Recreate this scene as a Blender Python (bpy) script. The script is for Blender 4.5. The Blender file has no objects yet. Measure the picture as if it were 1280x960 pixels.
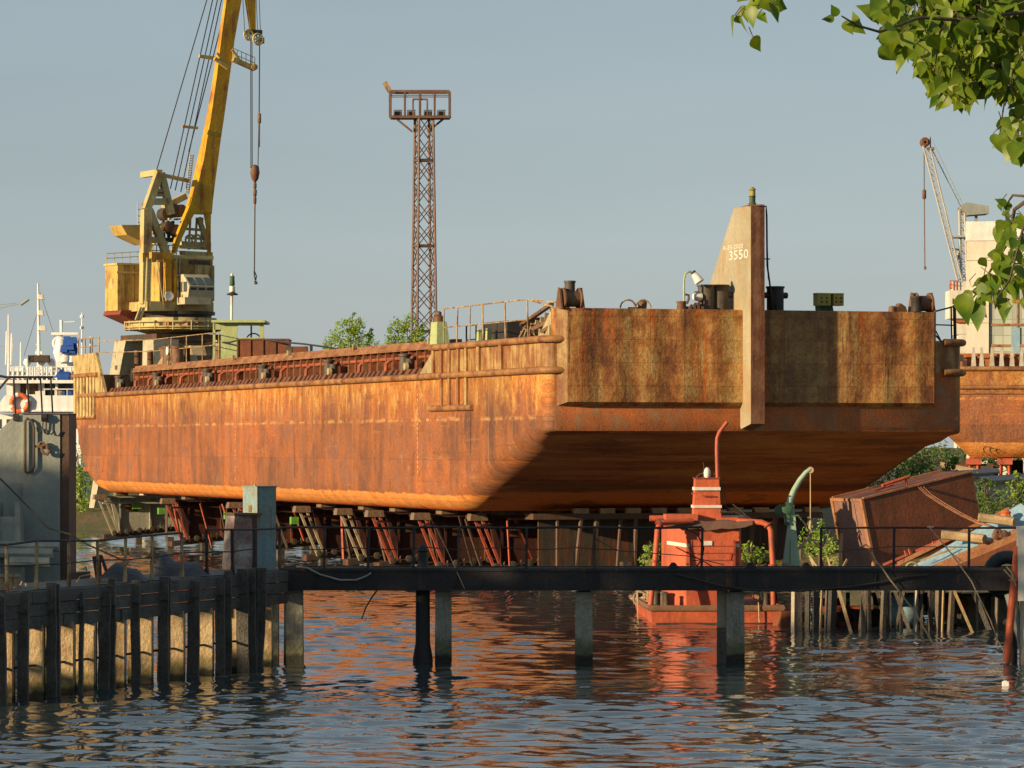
import bpy, math, random
import numpy as np
from mathutils import Vector, Matrix, Euler
random.seed(7)
rng = np.random.default_rng(7)
R = math.radians
sc = bpy.context.scene
COL = sc.collection

# ------------------------------------------------------------------ camera model: level camera, horizon at row 555 of a 1280x960 view
F, H, HY = 4800.0, 4.8, 555.0
def W(px, py, d):
    return Vector(((px - 640) * d / F, d, H - (py - HY) * d / F))
def WL(pts, d):
    return [W(p[0], p[1], p[2] if len(p) > 2 else d) for p in pts]
def zat(py, d):
    return H - (py - HY) * d / F

cam = bpy.data.cameras.new('camera')
camo = bpy.data.objects.new('camera', cam); COL.objects.link(camo)
camo.location = (0, 0, H); camo.rotation_euler = (R(90), 0, 0)
cam.sensor_width = 36; cam.lens = F / 1280 * 36; cam.shift_y = 75 / 1280
cam.clip_start = 0.5; cam.clip_end = 6000
sc.camera = camo

# ------------------------------------------------------------------ light
SUN_AZ, SUN_EL = R(32), R(12)
S = Vector((-math.cos(SUN_AZ) * math.cos(SUN_EL), -math.sin(SUN_AZ) * math.cos(SUN_EL), math.sin(SUN_EL)))
sl = bpy.data.lights.new('sun', 'SUN'); so = bpy.data.objects.new('sun', sl); COL.objects.link(so)
sl.energy = 5.0; sl.color = (1.0, 0.76, 0.46); sl.angle = R(0.5)
so.rotation_euler = S.to_track_quat('Z', 'Y').to_euler(); so.location = (-60, -40, 60)
wd = bpy.data.worlds.new('World'); sc.world = wd; wd.use_nodes = True
wn = wd.node_tree; bg = wn.nodes['Background']
sky = wn.nodes.new('ShaderNodeTexSky'); sky.sky_type = 'NISHITA'; sky.sun_disc = False
sky.sun_elevation = SUN_EL; sky.sun_rotation = math.atan2(S.x, S.y)
sky.altitude = 0; sky.air_density = 1.0; sky.dust_density = 0.25; sky.ozone_density = 1.0
hs = wn.nodes.new('ShaderNodeHueSaturation'); hs.inputs['Saturation'].default_value = 0.55
wn.links.new(sky.outputs[0], hs.inputs['Color'])
hz = wn.nodes.new('ShaderNodeMix'); hz.data_type = 'RGBA'; hz.inputs[0].default_value = .62      # thin even evening overcast
wn.links.new(hs.outputs[0], hz.inputs[6]); hz.inputs[7].default_value = (2.1, 2.85, 3.55, 1); 
tcw = wn.nodes.new('ShaderNodeTexCoord'); mpw = wn.nodes.new('ShaderNodeMapping'); mpw.inputs['Scale'].default_value = (2.5, 2.5, 16); wn.links.new(tcw.outputs['Generated'], mpw.inputs['Vector'])
nz = wn.nodes.new('ShaderNodeTexNoise'); nz.inputs['Scale'].default_value = 1.6; nz.inputs['Detail'].default_value = 6; wn.links.new(mpw.outputs[0], nz.inputs['Vector'])
mr = wn.nodes.new('ShaderNodeMapRange'); mr.inputs[1].default_value = .35; mr.inputs[2].default_value = .65; mr.inputs[3].default_value = .965; mr.inputs[4].default_value = 1.035; wn.links.new(nz.outputs[0], mr.inputs[0])
cl = wn.nodes.new('ShaderNodeVectorMath'); cl.operation = 'SCALE'; wn.links.new(hz.outputs[2], cl.inputs[0]); wn.links.new(mr.outputs[0], cl.inputs['Scale']); wn.links.new(cl.outputs[0], bg.inputs['Color'])
bg.inputs['Strength'].default_value = 0.08
sc.view_settings.view_transform = 'Standard'; sc.view_settings.look = 'None'
sc.view_settings.exposure = 0.62; sc.view_settings.gamma = 1.0; sc.view_settings.use_curve_mapping = False
sc.cycles.max_bounces = 6; sc.cycles.transparent_max_bounces = 8

# ------------------------------------------------------------------ node helpers
class NT:
    def __init__(s, name):
        s.m = bpy.data.materials.new(name); s.m.use_nodes = True
        s.t = s.m.node_tree; s.b = s.t.nodes['Principled BSDF']
        s.tc = s.t.nodes.new('ShaderNodeTexCoord'); s.P = s.tc.outputs['Object']
    def set(s, sock, v):
        if hasattr(v, 'is_linked'): s.t.links.new(v, sock)
        elif isinstance(v, (tuple, list)) and len(v) == 3 and sock.type == 'RGBA': sock.default_value = (*v, 1)
        else: sock.default_value = v
    def noise(s, vec, scale, detail=5, rough=.6, dist=0):
        n = s.t.nodes.new('ShaderNodeTexNoise'); s.set(n.inputs['Vector'], vec)
        n.inputs['Scale'].default_value = scale; n.inputs['Detail'].default_value = detail
        n.inputs['Roughness'].default_value = rough; n.inputs['Distortion'].default_value = dist
        return n.outputs[0]
    def scl(s, vec, sx, sy, sz, loc=(0, 0, 0)):
        n = s.t.nodes.new('ShaderNodeMapping'); s.set(n.inputs['Vector'], vec)
        n.inputs['Scale'].default_value = (sx, sy, sz); n.inputs['Location'].default_value = loc
        return n.outputs[0]
    def mp(s, v, a, b, c=0., d=1., smooth=False):
        n = s.t.nodes.new('ShaderNodeMapRange'); n.clamp = True
        if smooth: n.interpolation_type = 'SMOOTHSTEP'
        s.set(n.inputs[0], v)
        for i, x in enumerate((a, b, c, d)): n.inputs[i + 1].default_value = x
        return n.outputs[0]
    def ma(s, op, a, b=0., c=0.):
        n = s.t.nodes.new('ShaderNodeMath'); n.operation = op
        for i, v in enumerate((a, b, c)): s.set(n.inputs[i], v)
        return n.outputs[0]
    def mix(s, f, a, b, blend='MIX'):
        n = s.t.nodes.new('ShaderNodeMix'); n.data_type = 'RGBA'; n.blend_type = blend
        s.set(n.inputs[0], f); s.set(n.inputs[6], a); s.set(n.inputs[7], b)
        return n.outputs[2]
    def ramp(s, v, stops):
        n = s.t.nodes.new('ShaderNodeValToRGB'); s.set(n.inputs[0], v); e = n.color_ramp.elements
        while len(e) < len(stops): e.new(0.5)
        for el, (p, c) in zip(e, stops): el.position = p; el.color = (*c, 1)
        return n.outputs[0]
    def xyz(s, v=None):
        n = s.t.nodes.new('ShaderNodeSeparateXYZ'); s.set(n.inputs[0], v or s.P); return n.outputs
    def comb(s, x, y, z):
        n = s.t.nodes.new('ShaderNodeCombineXYZ')
        for i, v in enumerate((x, y, z)): s.set(n.inputs[i], v)
        return n.outputs[0]
    def bump(s, h, dist=.02, strength=1.):
        n = s.t.nodes.new('ShaderNodeBump'); s.set(n.inputs['Height'], h)
        n.inputs['Distance'].default_value = dist; n.inputs['Strength'].default_value = strength
        s.t.links.new(n.outputs[0], s.b.inputs['Normal'])
    def done(s, col, rough=.6, metal=0., spec=.4):
        s.set(s.b.inputs['Base Color'], col); s.set(s.b.inputs['Roughness'], rough)
        s.b.inputs['Metallic'].default_value = metal; s.b.inputs['Specular IOR Level'].default_value = spec
        return s.m

RUST1, RUST2 = (.20, .068, .022), (.085, .032, .016)
def mat(name, c1, c2=None, rust=0., scale=1.5, rough=.6, grain=.25, bump=.012, streak=(2.2, 2.2, .25), r1=RUST1, r2=RUST2, spec=.35, metal=0.):
    n = NT(name)
    c2 = c2 or tuple(x * .72 for x in c1)
    big = n.noise(n.P, scale, 6, .62)
    fine = n.noise(n.P, scale * 9, 4, .65)
    col = n.mix(n.mp(big, .36, .64), c1, c2)
    st = n.noise(n.scl(n.P, *streak), scale * 1.3, 6, .65)
    if rust > 0:
        mask = n.ma('ADD', n.ma('MULTIPLY', st, .65), n.ma('MULTIPLY', big, .35))
        rc = n.mix(n.mp(fine, .35, .65), r1, r2)
        t = .72 - .44 * rust
        col = n.mix(n.mp(mask, t - .06, t + .06), col, rc)
    col = n.mix(1., col, n.ramp(fine, [(.25, (1 - grain,) * 3), (.75, (1 + grain * .6,) * 3)]), 'MULTIPLY')
    col = n.mix(.55, col, n.ramp(st, [(.3, (.68, .66, .64)), (.7, (1.1, 1.1, 1.1))]), 'MULTIPLY')
    n.bump(n.ma('ADD', fine, big), bump)
    return n.done(col, rough, metal, spec)

# ------------------------------------------------------------------ mesh builder; everything is collected in world metres
MATS = {}
class MB:
    def __init__(s, fr=None):
        s.v = []; s.f = []; s.sm = []; s.mi = []; s.fr = fr; s.cur = 0
    def pt(s, p):
        p = Vector(p); s.v.append(s.fr @ p if s.fr else p); return len(s.v) - 1
    def face(s, idx, sm=False):
        s.f.append(tuple(idx)); s.sm.append(sm); s.mi.append(s.cur)
    def poly(s, pts, sm=False):
        s.face([s.pt(p) for p in pts], sm)
    def hexa(s, p):                      # 8 corners: bottom ring 0-3, top ring 4-7
        i = [s.pt(q) for q in p]
        for q in ((3, 2, 1, 0), (4, 5, 6, 7), (0, 1, 5, 4), (1, 2, 6, 5), (2, 3, 7, 6), (3, 0, 4, 7)):
            s.face([i[k] for k in q])
        return s
    def box(s, x0, x1, y0, y1, z0, z1):
        return s.hexa([(x0, y0, z0), (x1, y0, z0), (x1, y1, z0), (x0, y1, z0), (x0, y0, z1), (x1, y0, z1), (x1, y1, z1), (x0, y1, z1)])
    def tap(s, x0, x1, y0, y1, z0, X0, X1, Y0, Y1, z1):
        return s.hexa([(x0, y0, z0), (x1, y0, z0), (x1, y1, z0), (x0, y1, z0), (X0, Y0, z1), (X1, Y0, z1), (X1, Y1, z1), (X0, Y1, z1)])
    def prism(s, prof, ax, a, b):        # outline in the two other axes, swept along axis ax from a to b
        def P(q, w):
            q = list(q); q.insert(ax, w); return q
        A = [s.pt(P(q, a)) for q in prof]; B = [s.pt(P(q, b)) for q in prof]; n = len(prof)
        s.face(A); s.face(B[::-1])
        for i in range(n):
            s.face((A[i], A[(i + 1) % n], B[(i + 1) % n], B[i]))
        return s
    def tube(s, pts, r, n=6, cap=True, sm=True, r2=None):
        pts = [Vector(p) for p in pts]; rings = []; m = len(pts); up = None
        for i, p in enumerate(pts):
            t = (pts[min(i + 1, m - 1)] - pts[max(i - 1, 0)])
            if t.length < 1e-9: t = Vector((0, 0, 1))
            t.normalize()
            if up is None:
                up = Vector((0, 0, 1)) if abs(t.z) < .9 else Vector((0, 1, 0))
            x = t.cross(up)
            if x.length < 1e-4: x = t.cross(Vector((1, .3, 0)))
            x.normalize(); y = x.cross(t).normalized(); up = y
            rr = r if r2 is None else r + (r2 - r) * i / max(1, m - 1)
            ph = math.pi / 4 if n == 4 else 0
            rings.append([s.pt(p + x * math.cos(ph + 2 * math.pi * k / n) * rr + y * math.sin(ph + 2 * math.pi * k / n) * rr) for k in range(n)])
        for a, b in zip(rings, rings[1:]):
            for k in range(n):
                s.face((a[k], a[(k + 1) % n], b[(k + 1) % n], b[k]), sm and n > 4)
        if cap:
            s.face(rings[0][::-1]); s.face(rings[-1])
        return s
    def bar(s, a, b, r): return s.tube([a, b], r, 4)
    def beam(s, a, b, w, h):             # rectangular bar, h upright
        a, b = Vector(a), Vector(b); t = (b - a).normalized()
        x = t.cross(Vector((0, 0, 1)))
        if x.length < 1e-3: x = Vector((1, 0, 0))
        x.normalize(); y = x.cross(t).normalized(); x *= w / 2; y *= h / 2
        return s.hexa([a - x - y, a + x - y, a + x + y, a - x + y, b - x - y, b + x - y, b + x + y, b - x + y])
    def lathe(s, c, prof, n=14, axis=2):
        c = Vector(c); rings = []
        for r, h in prof:
            ring = []
            for k in range(n):
                q = [math.cos(2 * math.pi * k / n) * r, math.sin(2 * math.pi * k / n) * r]; q.insert(axis, h)
                ring.append(s.pt(c + Vector(q)))
            rings.append(ring)
        for a, b in zip(rings, rings[1:]):
            for k in range(n): s.face((a[k], a[(k + 1) % n], b[(k + 1) % n], b[k]), True)
        s.face(rings[0][::-1]); s.face(rings[-1])
        return s
    def torus(s, c, R_, r, axis=2, n=16, m=6, a0=0, a1=2 * math.pi):
        c = Vector(c); pts = []
        for k in range(n + 1):
            a = a0 + (a1 - a0) * k / n
            q = [math.cos(a) * R_, math.sin(a) * R_]; q.insert(axis, 0); pts.append(c + Vector(q))
        return s.tube(pts, r, m)
    def each(s, name, mats, parent=None):
        """one object per separate piece"""
        par = list(range(len(s.v)))
        def find(i):
            while par[i] != i: par[i] = par[par[i]]; i = par[i]
            return i
        for f in s.f:
            for k in f[1:]: par[find(k)] = find(f[0])
        groups = {}
        for fi, f in enumerate(s.f): groups.setdefault(find(f[0]), []).append(fi)
        out = []
        for fs in groups.values():
            q = MB(); mp_ = {}
            for fi in fs:
                idx = []
                for k in s.f[fi]:
                    if k not in mp_: mp_[k] = len(q.v); q.v.append(s.v[k])
                    idx.append(mp_[k])
                q.f.append(tuple(idx)); q.sm.append(s.sm[fi]); q.mi.append(s.mi[fi])
            out.append(q.build(name, mats, parent))
        return out
    def build(s, name, mats, parent=None, label=None):
        me = bpy.data.meshes.new(name)
        M_ = MATS.get(parent.name) if parent else None
        inv = M_.inverted() if M_ else None
        me.from_pydata([(inv @ v) if inv else v for v in s.v], [], s.f)
        mats = mats if isinstance(mats, (list, tuple)) else [mats]
        for m in mats: me.materials.append(m)
        me.polygons.foreach_set('use_smooth', s.sm)
        me.polygons.foreach_set('material_index', s.mi)
        import bmesh
        bm = bmesh.new(); bm.from_mesh(me); bmesh.ops.recalc_face_normals(bm, faces=bm.faces); bm.to_mesh(me); bm.free()
        if any(s.sm): me.set_sharp_from_angle(angle=R(50))
        o = bpy.data.objects.new(name, me); COL.objects.link(o)
        if parent:
            o.parent = parent; MATS[o.name] = M_
        if label: o['label'] = label
        return o
def tag(o, label=None, cat=None, group=None, kind=None):
    for k, v in (('label', label), ('category', cat), ('group', group), ('kind', kind)):
        if v: o[k] = v
    return o
def thing(name, label, cat, loc=(0, 0, 0), rotz=0., group=None, rot=None):
    o = bpy.data.objects.new(name, None); COL.objects.link(o); o.empty_display_size = .2
    e = Euler(rot if rot else (0, 0, rotz)); o.location = loc; o.rotation_euler = e
    M_ = Matrix.Translation(Vector(loc)) @ e.to_matrix().to_4x4(); MATS[o.name] = M_
    tag(o, label, cat, group)
    return o
def fr(o): return MATS[o.name]
def hit(o, px, py, x=None, y=None):
    """where the view ray through (px, py) meets the local plane x=const or y=const of thing o"""
    M_ = MATS[o.name]; inv = M_.inverted()
    c = inv @ Vector((0, 0, H)); dv = inv.to_3x3() @ Vector(((px - 640) / F, 1, -(py - HY) / F))
    t = (y - c.y) / dv.y if y is not None else (x - c.x) / dv.x
    return c + dv * t
def copy_tree(o, parent=None):
    c = o.copy(); COL.objects.link(c)
    if parent: c.parent = parent
    MATS[c.name] = MATS.get(o.name)
    for ch in list(o.children): copy_tree(ch, c)
    return c
# ================================================================== materials
def hull_mat(name, zlo, zmid, ztop, shift=0., weak=1.):
    n = NT(name); X = n.xyz()
    hor = n.comb(n.ma('ADD', X[0], X[1]), shift, X[2])
    big = n.mp(n.noise(hor, .28, 4, .55), .34, .66); med = n.mp(n.noise(hor, 1.2, 8, .68), .32, .68); fine = n.noise(hor, 9, 4, .7)
    wob = n.comb(n.ma('ADD', n.ma('ADD', X[0], X[1]), n.ma('MULTIPLY', med, .35)), shift, X[2])
    st = n.mp(n.noise(n.scl(wob, .95, 1, .20), 1.0, 9, .74), .32, .68); st2 = n.mp(n.noise(n.scl(wob, 2.6, 1, .42, (3, 0, 1)), 1.0, 8, .74), .32, .68)
    mx = n.ma('ADD', n.ma('ADD', n.ma('MULTIPLY', st, .42), n.ma('MULTIPLY', big, .33)), n.ma('MULTIPLY', med, .25))
    col = n.ramp(mx, [(.18, (.135, .060, .038)), (.36, (.22, .085, .038)), (.52, (.34, .112, .030)), (.68, (.46, .135, .022)), (.84, (.54, .185, .036))])
    # bare scrubbed patches, greyer
    col = n.mix(n.ma('MULTIPLY', n.mp(big, .35, .75, .15, .85), n.mp(med, .2, .65)), col, (.225, .108, .068))
    # worn ochre paint running down from the top
    zz = n.ma('ADD', X[2], n.ma('MULTIPLY', n.ma('SUBTRACT', n.ma('ADD', n.ma('MULTIPLY', st2, .6), n.ma('MULTIPLY', st, .4)), .5), 2.3))
    och = n.ramp(n.ma('ADD', n.ma('MULTIPLY', st2, .55), n.ma('MULTIPLY', med, .45)), [(.16, (.17, .06, .022)), (.34, (.36, .122, .024)), (.54, (.46, .205, .045)), (.74, (.52, .32, .10)), (.9, (.56, .43, .20))])
    col = n.mix(n.mp(zz, zmid - .1, ztop + .1, 0, .97, True), col, och)
    # rusty blotches breaking through everywhere
    bl_ = n.noise(n.scl(hor, 1, 1, .7, (5, 0, 9)), 2.1, 9, .74)
    col = n.mix(n.mp(bl_, .54, .62, 0, .8), col, n.mix(st2, (.135, .062, .035), (.24, .085, .028)))
    col = n.mix(n.mp(bl_, .41, .35, 0, .6), col, (.44, .25, .10))
    # rust scum line
    ln = n.mp(n.ma('ABSOLUTE', n.ma('SUBTRACT', X[2], n.ma('ADD', zmid - .15, n.ma('MULTIPLY', med, .08)))), .015, .09, 1, 0)
    col = n.mix(n.ma('MULTIPLY', ln, n.mp(n.noise(hor, .9, 6, .7), .47, .56, 0, .85)), col, (.60, .31, .10))
    # long horizontal scrapes along the plating
    scr = n.noise(n.scl(hor, .22, 1, 4.5, (2, 0, 6)), 1.0, 7, .7)
    col = n.mix(n.mp(scr, .60, .66, 0, .5), col, (.46, .22, .075)); col = n.mix(n.mp(scr, .39, .34, 0, .55), col, (.13, .065, .045))
    # thin light runs
    run = n.noise(n.scl(hor, 3.2, 1, .06, (9, 0, 4)), 1.0, 6, .7)
    col = n.mix(n.mp(run, .60, .67, 0, .55), col, (.50, .27, .10)); col = n.mix(n.mp(run, .40, .33, 0, .65), col, (.10, .055, .04))
    # red lead band along the turn of the bilge
    lo = n.mp(n.ma('ADD', X[2], n.ma('MULTIPLY', n.ma('SUBTRACT', med, .5), .12)), zlo + .54, zlo + .59, 1, 0)
    col = n.mix(lo, col, n.mix(st, (.74, .31, .085), (.62, .22, .045)))
    sc_ = n.ma('MULTIPLY', n.mp(n.ma('ABSOLUTE', n.ma('SUBTRACT', X[2], zlo + .5)), .0, .2, 1, 0), n.mp(st2, .72, .84))
    col = n.mix(sc_, col, (.13, .075, .05))
    # plating: welded seams and slightly different plates
    br = n.t.nodes.new('ShaderNodeTexBrick'); n.set(br.inputs['Vector'], n.comb(n.ma('ADD', X[0], X[1]), X[2], 0))
    br.inputs['Scale'].default_value = 1; br.inputs['Brick Width'].default_value = 5.4; br.inputs['Row Height'].default_value = 1.42
    br.inputs['Mortar Size'].default_value = .011; br.offset = .37
    br.inputs['Color1'].default_value = (.76, .80, .86, 1); br.inputs['Color2'].default_value = (1.10, 1.03, .96, 1); br.inputs['Mortar'].default_value = (.66, .62, .58, 1)
    col = n.mix(.9, col, br.outputs['Color'], 'MULTIPLY')
    col = n.mix(1., col, n.ramp(fine, [(.30, (.66, .64, .62)), (.70, (1.18, 1.16, 1.14))]), 'MULTIPLY')
    fr_ = n.mp(n.ma('ABSOLUTE', n.ma('SUBTRACT', n.ma('FRACT', n.ma('MULTIPLY', X[1], .78)), .5)), 0, .5, 0, 1, True)
    n.bump(n.ma('ADD', n.ma('ADD', fine, n.ma('MULTIPLY', fr_, 1.7)), n.ma('MULTIPLY', med, .8)), .034)
    return n.done(col, .62, 0, .3)

def transom_mat(name):
    n = NT(name); X = n.xyz()
    P = n.comb(X[0], X[1], X[2])
    big = n.mp(n.noise(P, .36, 4, .55), .34, .66); med = n.mp(n.noise(P, 1.6, 8, .7), .32, .68); fine = n.noise(P, 11, 4, .7)
    st = n.mp(n.noise(n.scl(P, 1.3, 1, .16), 1.0, 8, .72), .32, .68); st2 = n.noise(n.scl(P, 2.6, 1, .12, (7, 0, 2)), 1.0, 7, .68)
    mx = n.ma('ADD', n.ma('ADD', n.ma('MULTIPLY', st, .48), n.ma('MULTIPLY', med, .36)), n.ma('MULTIPLY', big, .16))
    col = n.ramp(mx, [(.16, (.095, .040, .019)), (.34, (.23, .088, .030)), (.50, (.39, .165, .046)), (.64, (.50, .28, .085)), (.82, (.56, .40, .17))])
    col = n.mix(n.mp(st2, .56, .64, 0, .78), col, (.11, .05, .026))
    col = n.mix(n.mp(n.noise(n.scl(P, 1.7, 1, .14, (1, 4, 0)), 1.0, 7, .7), .575, .64, 0, .9), col, (.52, .125, .018))
    # shadow of the fin painted in as a dark olive band beside it
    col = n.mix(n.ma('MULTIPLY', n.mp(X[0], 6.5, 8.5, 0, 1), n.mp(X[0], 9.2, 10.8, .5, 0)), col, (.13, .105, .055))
    br = n.t.nodes.new('ShaderNodeTexBrick'); n.set(br.inputs['Vector'], n.comb(X[0], X[2], 0))
    br.inputs['Scale'].default_value = 1; br.inputs['Brick Width'].default_value = 1.16; br.inputs['Row Height'].default_value = .74
    br.inputs['Mortar Size'].default_value = .010; br.offset = 0
    br.inputs['Color1'].default_value = (.8, .8, .8, 1); br.inputs['Color2'].default_value = (1.15, 1.12, 1.1, 1); br.inputs['Mortar'].default_value = (.55, .5, .46, 1)
    col = n.mix(.75, col, br.outputs['Color'], 'MULTIPLY')
    col = n.mix(1., col, n.ramp(fine, [(.28, (.6, .58, .56)), (.72, (1.22, 1.2, 1.18))]), 'MULTIPLY')
    fr_ = n.mp(n.ma('ABSOLUTE', n.ma('SUBTRACT', n.ma('FRACT', n.ma('MULTIPLY', X[0], .862)), .5)), 0, .5, 0, 1, True)
    n.bump(n.ma('ADD', n.ma('ADD', fine, n.ma('MULTIPLY', fr_, 2.4)), n.ma('MULTIPLY', med, .9)), .022)
    return n.done(col, .62, 0, .3)

m_hull = hull_mat('weathered_hull_steel', 2.48, 5.75, 6.9)
m_hull2 = hull_mat('far_hull_steel', 4.3, 7.0, 8.0, 40.)
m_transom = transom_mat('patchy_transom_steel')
m_strip = mat('red_lead_strip', (.46, .125, .026), (.30, .11, .04), .34, 1.5, streak=(1.2, 1.2, .8), grain=.45, r1=(.34, .24, .13), r2=(.20, .07, .025))
def rake_mat():
    n = NT('dark_bottom_paint'); X = n.xyz(); med = n.noise(n.scl(n.P, .45, .8, 1), 1.4, 8, .7); lng = n.noise(n.scl(n.P, .12, .7, 1.2), 1.3, 8, .72); fine = n.noise(n.P, 9, 4, .7)
    col = n.ramp(n.mp(lng, .34, .66), [(.1, (.24, .06, .02)), (.5, (.46, .125, .035)), (.9, (.62, .24, .075))])
    col = n.mix(n.mp(n.ma('ADD', X[2], n.ma('MULTIPLY', n.ma('SUBTRACT', med, .5), .12)), 3.12, 3.2, .85, 0), col, (.80, .20, .04))  # brighter strip by the keel: bounced light put into the colour
    col = n.mix(n.mp(n.ma('ABSOLUTE', n.ma('SUBTRACT', X[2], 3.35)), .05, .16, .6, 0), col, (.16, .05, .02))
    col = n.mix(n.mp(med, .56, .62, 0, .7), col, (.20, .07, .028))
    col = n.mix(n.mp(med, .40, .34, 0, .6), col, (.50, .30, .12))
    col = n.mix(1., col, n.ramp(fine, [(.3, (.75, .74, .73)), (.7, (1.1, 1.1, 1.1))]), 'MULTIPLY')
    n.bump(n.ma('ADD', fine, med), .02); return n.done(col, .6, 0, .3)
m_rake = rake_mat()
m_fender = mat('fender_rust', (.38, .185, .06), (.25, .11, .042), .4, 1.6, streak=(1, 1, 1))
m_rib = mat('ochre_plate', (.42, .29, .11), (.34, .18, .055), .52, 1.3, grain=.35, r1=(.30, .10, .025), r2=(.12, .05, .022))
m_fin = mat('pale_fin_paint', (.36, .32, .22), (.32, .26, .16), .30, .8, streak=(1.6, 1.6, .2), grain=.15, r1=(.38, .22, .09), r2=(.26, .14, .06))
m_finaft = mat('fin_edge_rust', (.30, .15, .075), (.20, .085, .042), .5, 1.3, streak=(3, 3, .2))
m_cream = mat('worn_cream_paint', (.42, .34, .19), (.34, .25, .12), .34, 1.2)
m_bow = mat('worn_bow_paint', (.50, .40, .17), (.40, .27, .10), .35, 1.4)
m_hold = mat('hold_red', (.20, .045, .025), (.12, .03, .02), .3, 1.2)
m_pipe = mat('red_pipe', (.42, .11, .05), (.30, .08, .04), .35, 2.)
m_rail_rust = mat('hatch_rail_rust', (.32, .16, .07), (.22, .10, .045), .4, 1.2, streak=(.4, .4, 4))
m_deck = mat('deck_rust', (.19, .075, .03), (.12, .05, .025), .4, 1.2)
m_yrail = mat('railing_paint', (.48, .38, .20), (.36, .22, .09), .45, 3.)
m_black = mat('black_steel', (.028, .026, .026), (.045, .036, .03), .22, 2.)
m_bollard = mat('dark_bollard', (.10, .085, .06), (.05, .045, .04), .35, 2.)
m_winch = mat('winch_brown', (.20, .115, .06), (.11, .07, .045), .45, 2.4)
m_green = mat('pale_green_paint', (.42, .48, .23), (.36, .42, .18), .18, 1.6)
m_ygreen = mat('olive_yellow_paint', (.42, .33, .06), (.30, .25, .06), .3, 3)
m_dkgreen = mat('dark_green_paint', (.06, .14, .07), (.04, .10, .05), .25, 3)
m_white = mat('white_paint', (.80, .79, .76), (.72, .71, .68), .03, 1.2, grain=.08)
def column_mat():
    n = NT('bridge_column_concrete'); X = n.xyz(); a = n.noise(n.P, 1.8, 7, .65); b = n.noise(n.P, 14, 4, .65); st = n.noise(n.scl(n.P, 5, 5, .4), 1.2, 6, .65)
    col = n.mix(n.mp(a, .4, .6), (.40, .37, .28), (.28, .27, .21)); col = n.mix(n.mp(st, .54, .64, 0, .6), col, (.17, .14, .09)); col = n.mix(n.mp(st, .42, .36, 0, .4), col, (.50, .47, .38))
    zz = n.ma('ADD', X[2], n.ma('MULTIPLY', n.ma('SUBTRACT', st, .5), .7))
    col = n.mix(n.mp(zz, .62, .38, 0, .8), col, (.11, .11, .055)); col = n.mix(n.mp(n.ma('ADD', X[2], n.ma('MULTIPLY', n.ma('SUBTRACT', a, .5), .3)), .24, .16, 0, .95), col, (.035, .035, .025))
    col = n.mix(1., col, n.ramp(b, [(.3, (.72, .72, .72)), (.7, (1.12, 1.12, 1.12))]), 'MULTIPLY')
    n.bump(n.ma('ADD', a, b), .03); return n.done(col, .8, 0, .2)
m_colm = column_mat()
m_latt = mat('pale_grey_lattice', (.46, .44, .38), (.38, .36, .31), .15, 1.)
m_dirtywhite = mat('chalky_white', (.70, .66, .56), (.62, .56, .44), .12, 1.0, grain=.12)
m_sigwhite = mat('sign_white', (.78, .77, .72), None, .0, 3, grain=.1)
m_yel = mat('crane_yellow', (.56, .40, .11), (.46, .31, .085), .36, .9, grain=.15, r1=(.26, .11, .03), r2=(.14, .06, .03))
m_pyel = mat('faded_crane_cream', (.54, .45, .20), (.44, .35, .14), .34, .9, grain=.15, r1=(.30, .14, .04), r2=(.16, .08, .04))
m_jib = mat('jib_yellow', (.60, .34, .012), (.52, .26, .012), .36, .8, grain=.18, streak=(2.2, 2.2, .14), r1=(.30, .10, .02), r2=(.16, .06, .02))
m_cwred = mat('counterweight_red', (.26, .055, .03), (.18, .04, .025), .2, 1.)
m_dark = mat('dark_machinery', (.07, .055, .035), (.04, .035, .03), .4, 2)
m_cab = mat('cab_beige', (.52, .46, .30), (.42, .36, .22), .25, 1.5)
m_leg = mat('portal_beige', (.44, .40, .28), (.36, .32, .21), .25, .8)
m_post_grey = mat('fender_post_grey', (.50, .45, .36), (.36, .31, .24), .2, 2)
m_cap = mat('dirty_timber', (.27, .18, .10), (.12, .085, .055), 0, 3., streak=(4, 4, 4), grain=.4)
m_glass = NT('window_glass'); m_glass = m_glass.done((.06, .075, .08), .08, 0, .6)
m_cable = mat('wire_rope', (.05, .042, .035), None, .2, 4)
m_tower = mat('tower_rust', (.17, .10, .068), (.10, .062, .048), .4, 1.5)
m_conc = mat('old_concrete', (.50, .42, .29), (.38, .31, .21), .12, 1.3, r1=(.24, .14, .07), r2=(.16, .11, .07))
m_wet = mat('wet_concrete', (.07, .06, .045), (.04, .04, .03), .1, 2., rough=.3)
m_timber = mat('grey_timber', (.13, .115, .092), (.065, .055, .045), 0, 2., streak=(7, 7, .3), grain=.4, bump=.03)
m_plank = mat('pale_timber', (.42, .30, .16), (.30, .20, .10), 0, 3., streak=(4, 4, 4), grain=.35)
m_darksteel = mat('bridge_steel', (.032, .026, .024), (.022, .02, .02), .22, 1.5)
m_boat = mat('boat_red', (.54, .115, .045), (.42, .085, .038), .34, 1.2, grain=.22, r1=(.30, .07, .03), r2=(.15, .06, .03))
m_boat2 = mat('boat_dark_red', (.30, .06, .03), (.22, .045, .025), .2, 1.5)
m_tarp = mat('brown_tarp', (.17, .085, .055), (.12, .065, .05), 0, 2, grain=.2)
m_tarpgrey = mat('grey_tarp', (.075, .07, .075), (.05, .048, .052), 0, 2)
m_davit = mat('davit_green', (.34, .46, .33), (.27, .38, .27), .12, 2.)
m_box = mat('rusty_box', (.25, .075, .03), (.15, .052, .024), .45, 1.2, grain=.3)
m_jtimber = mat('jetty_timber', (.075, .062, .05), (.04, .034, .03), 0, 2., streak=(7, 7, .3), grain=.4, bump=.03)
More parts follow.
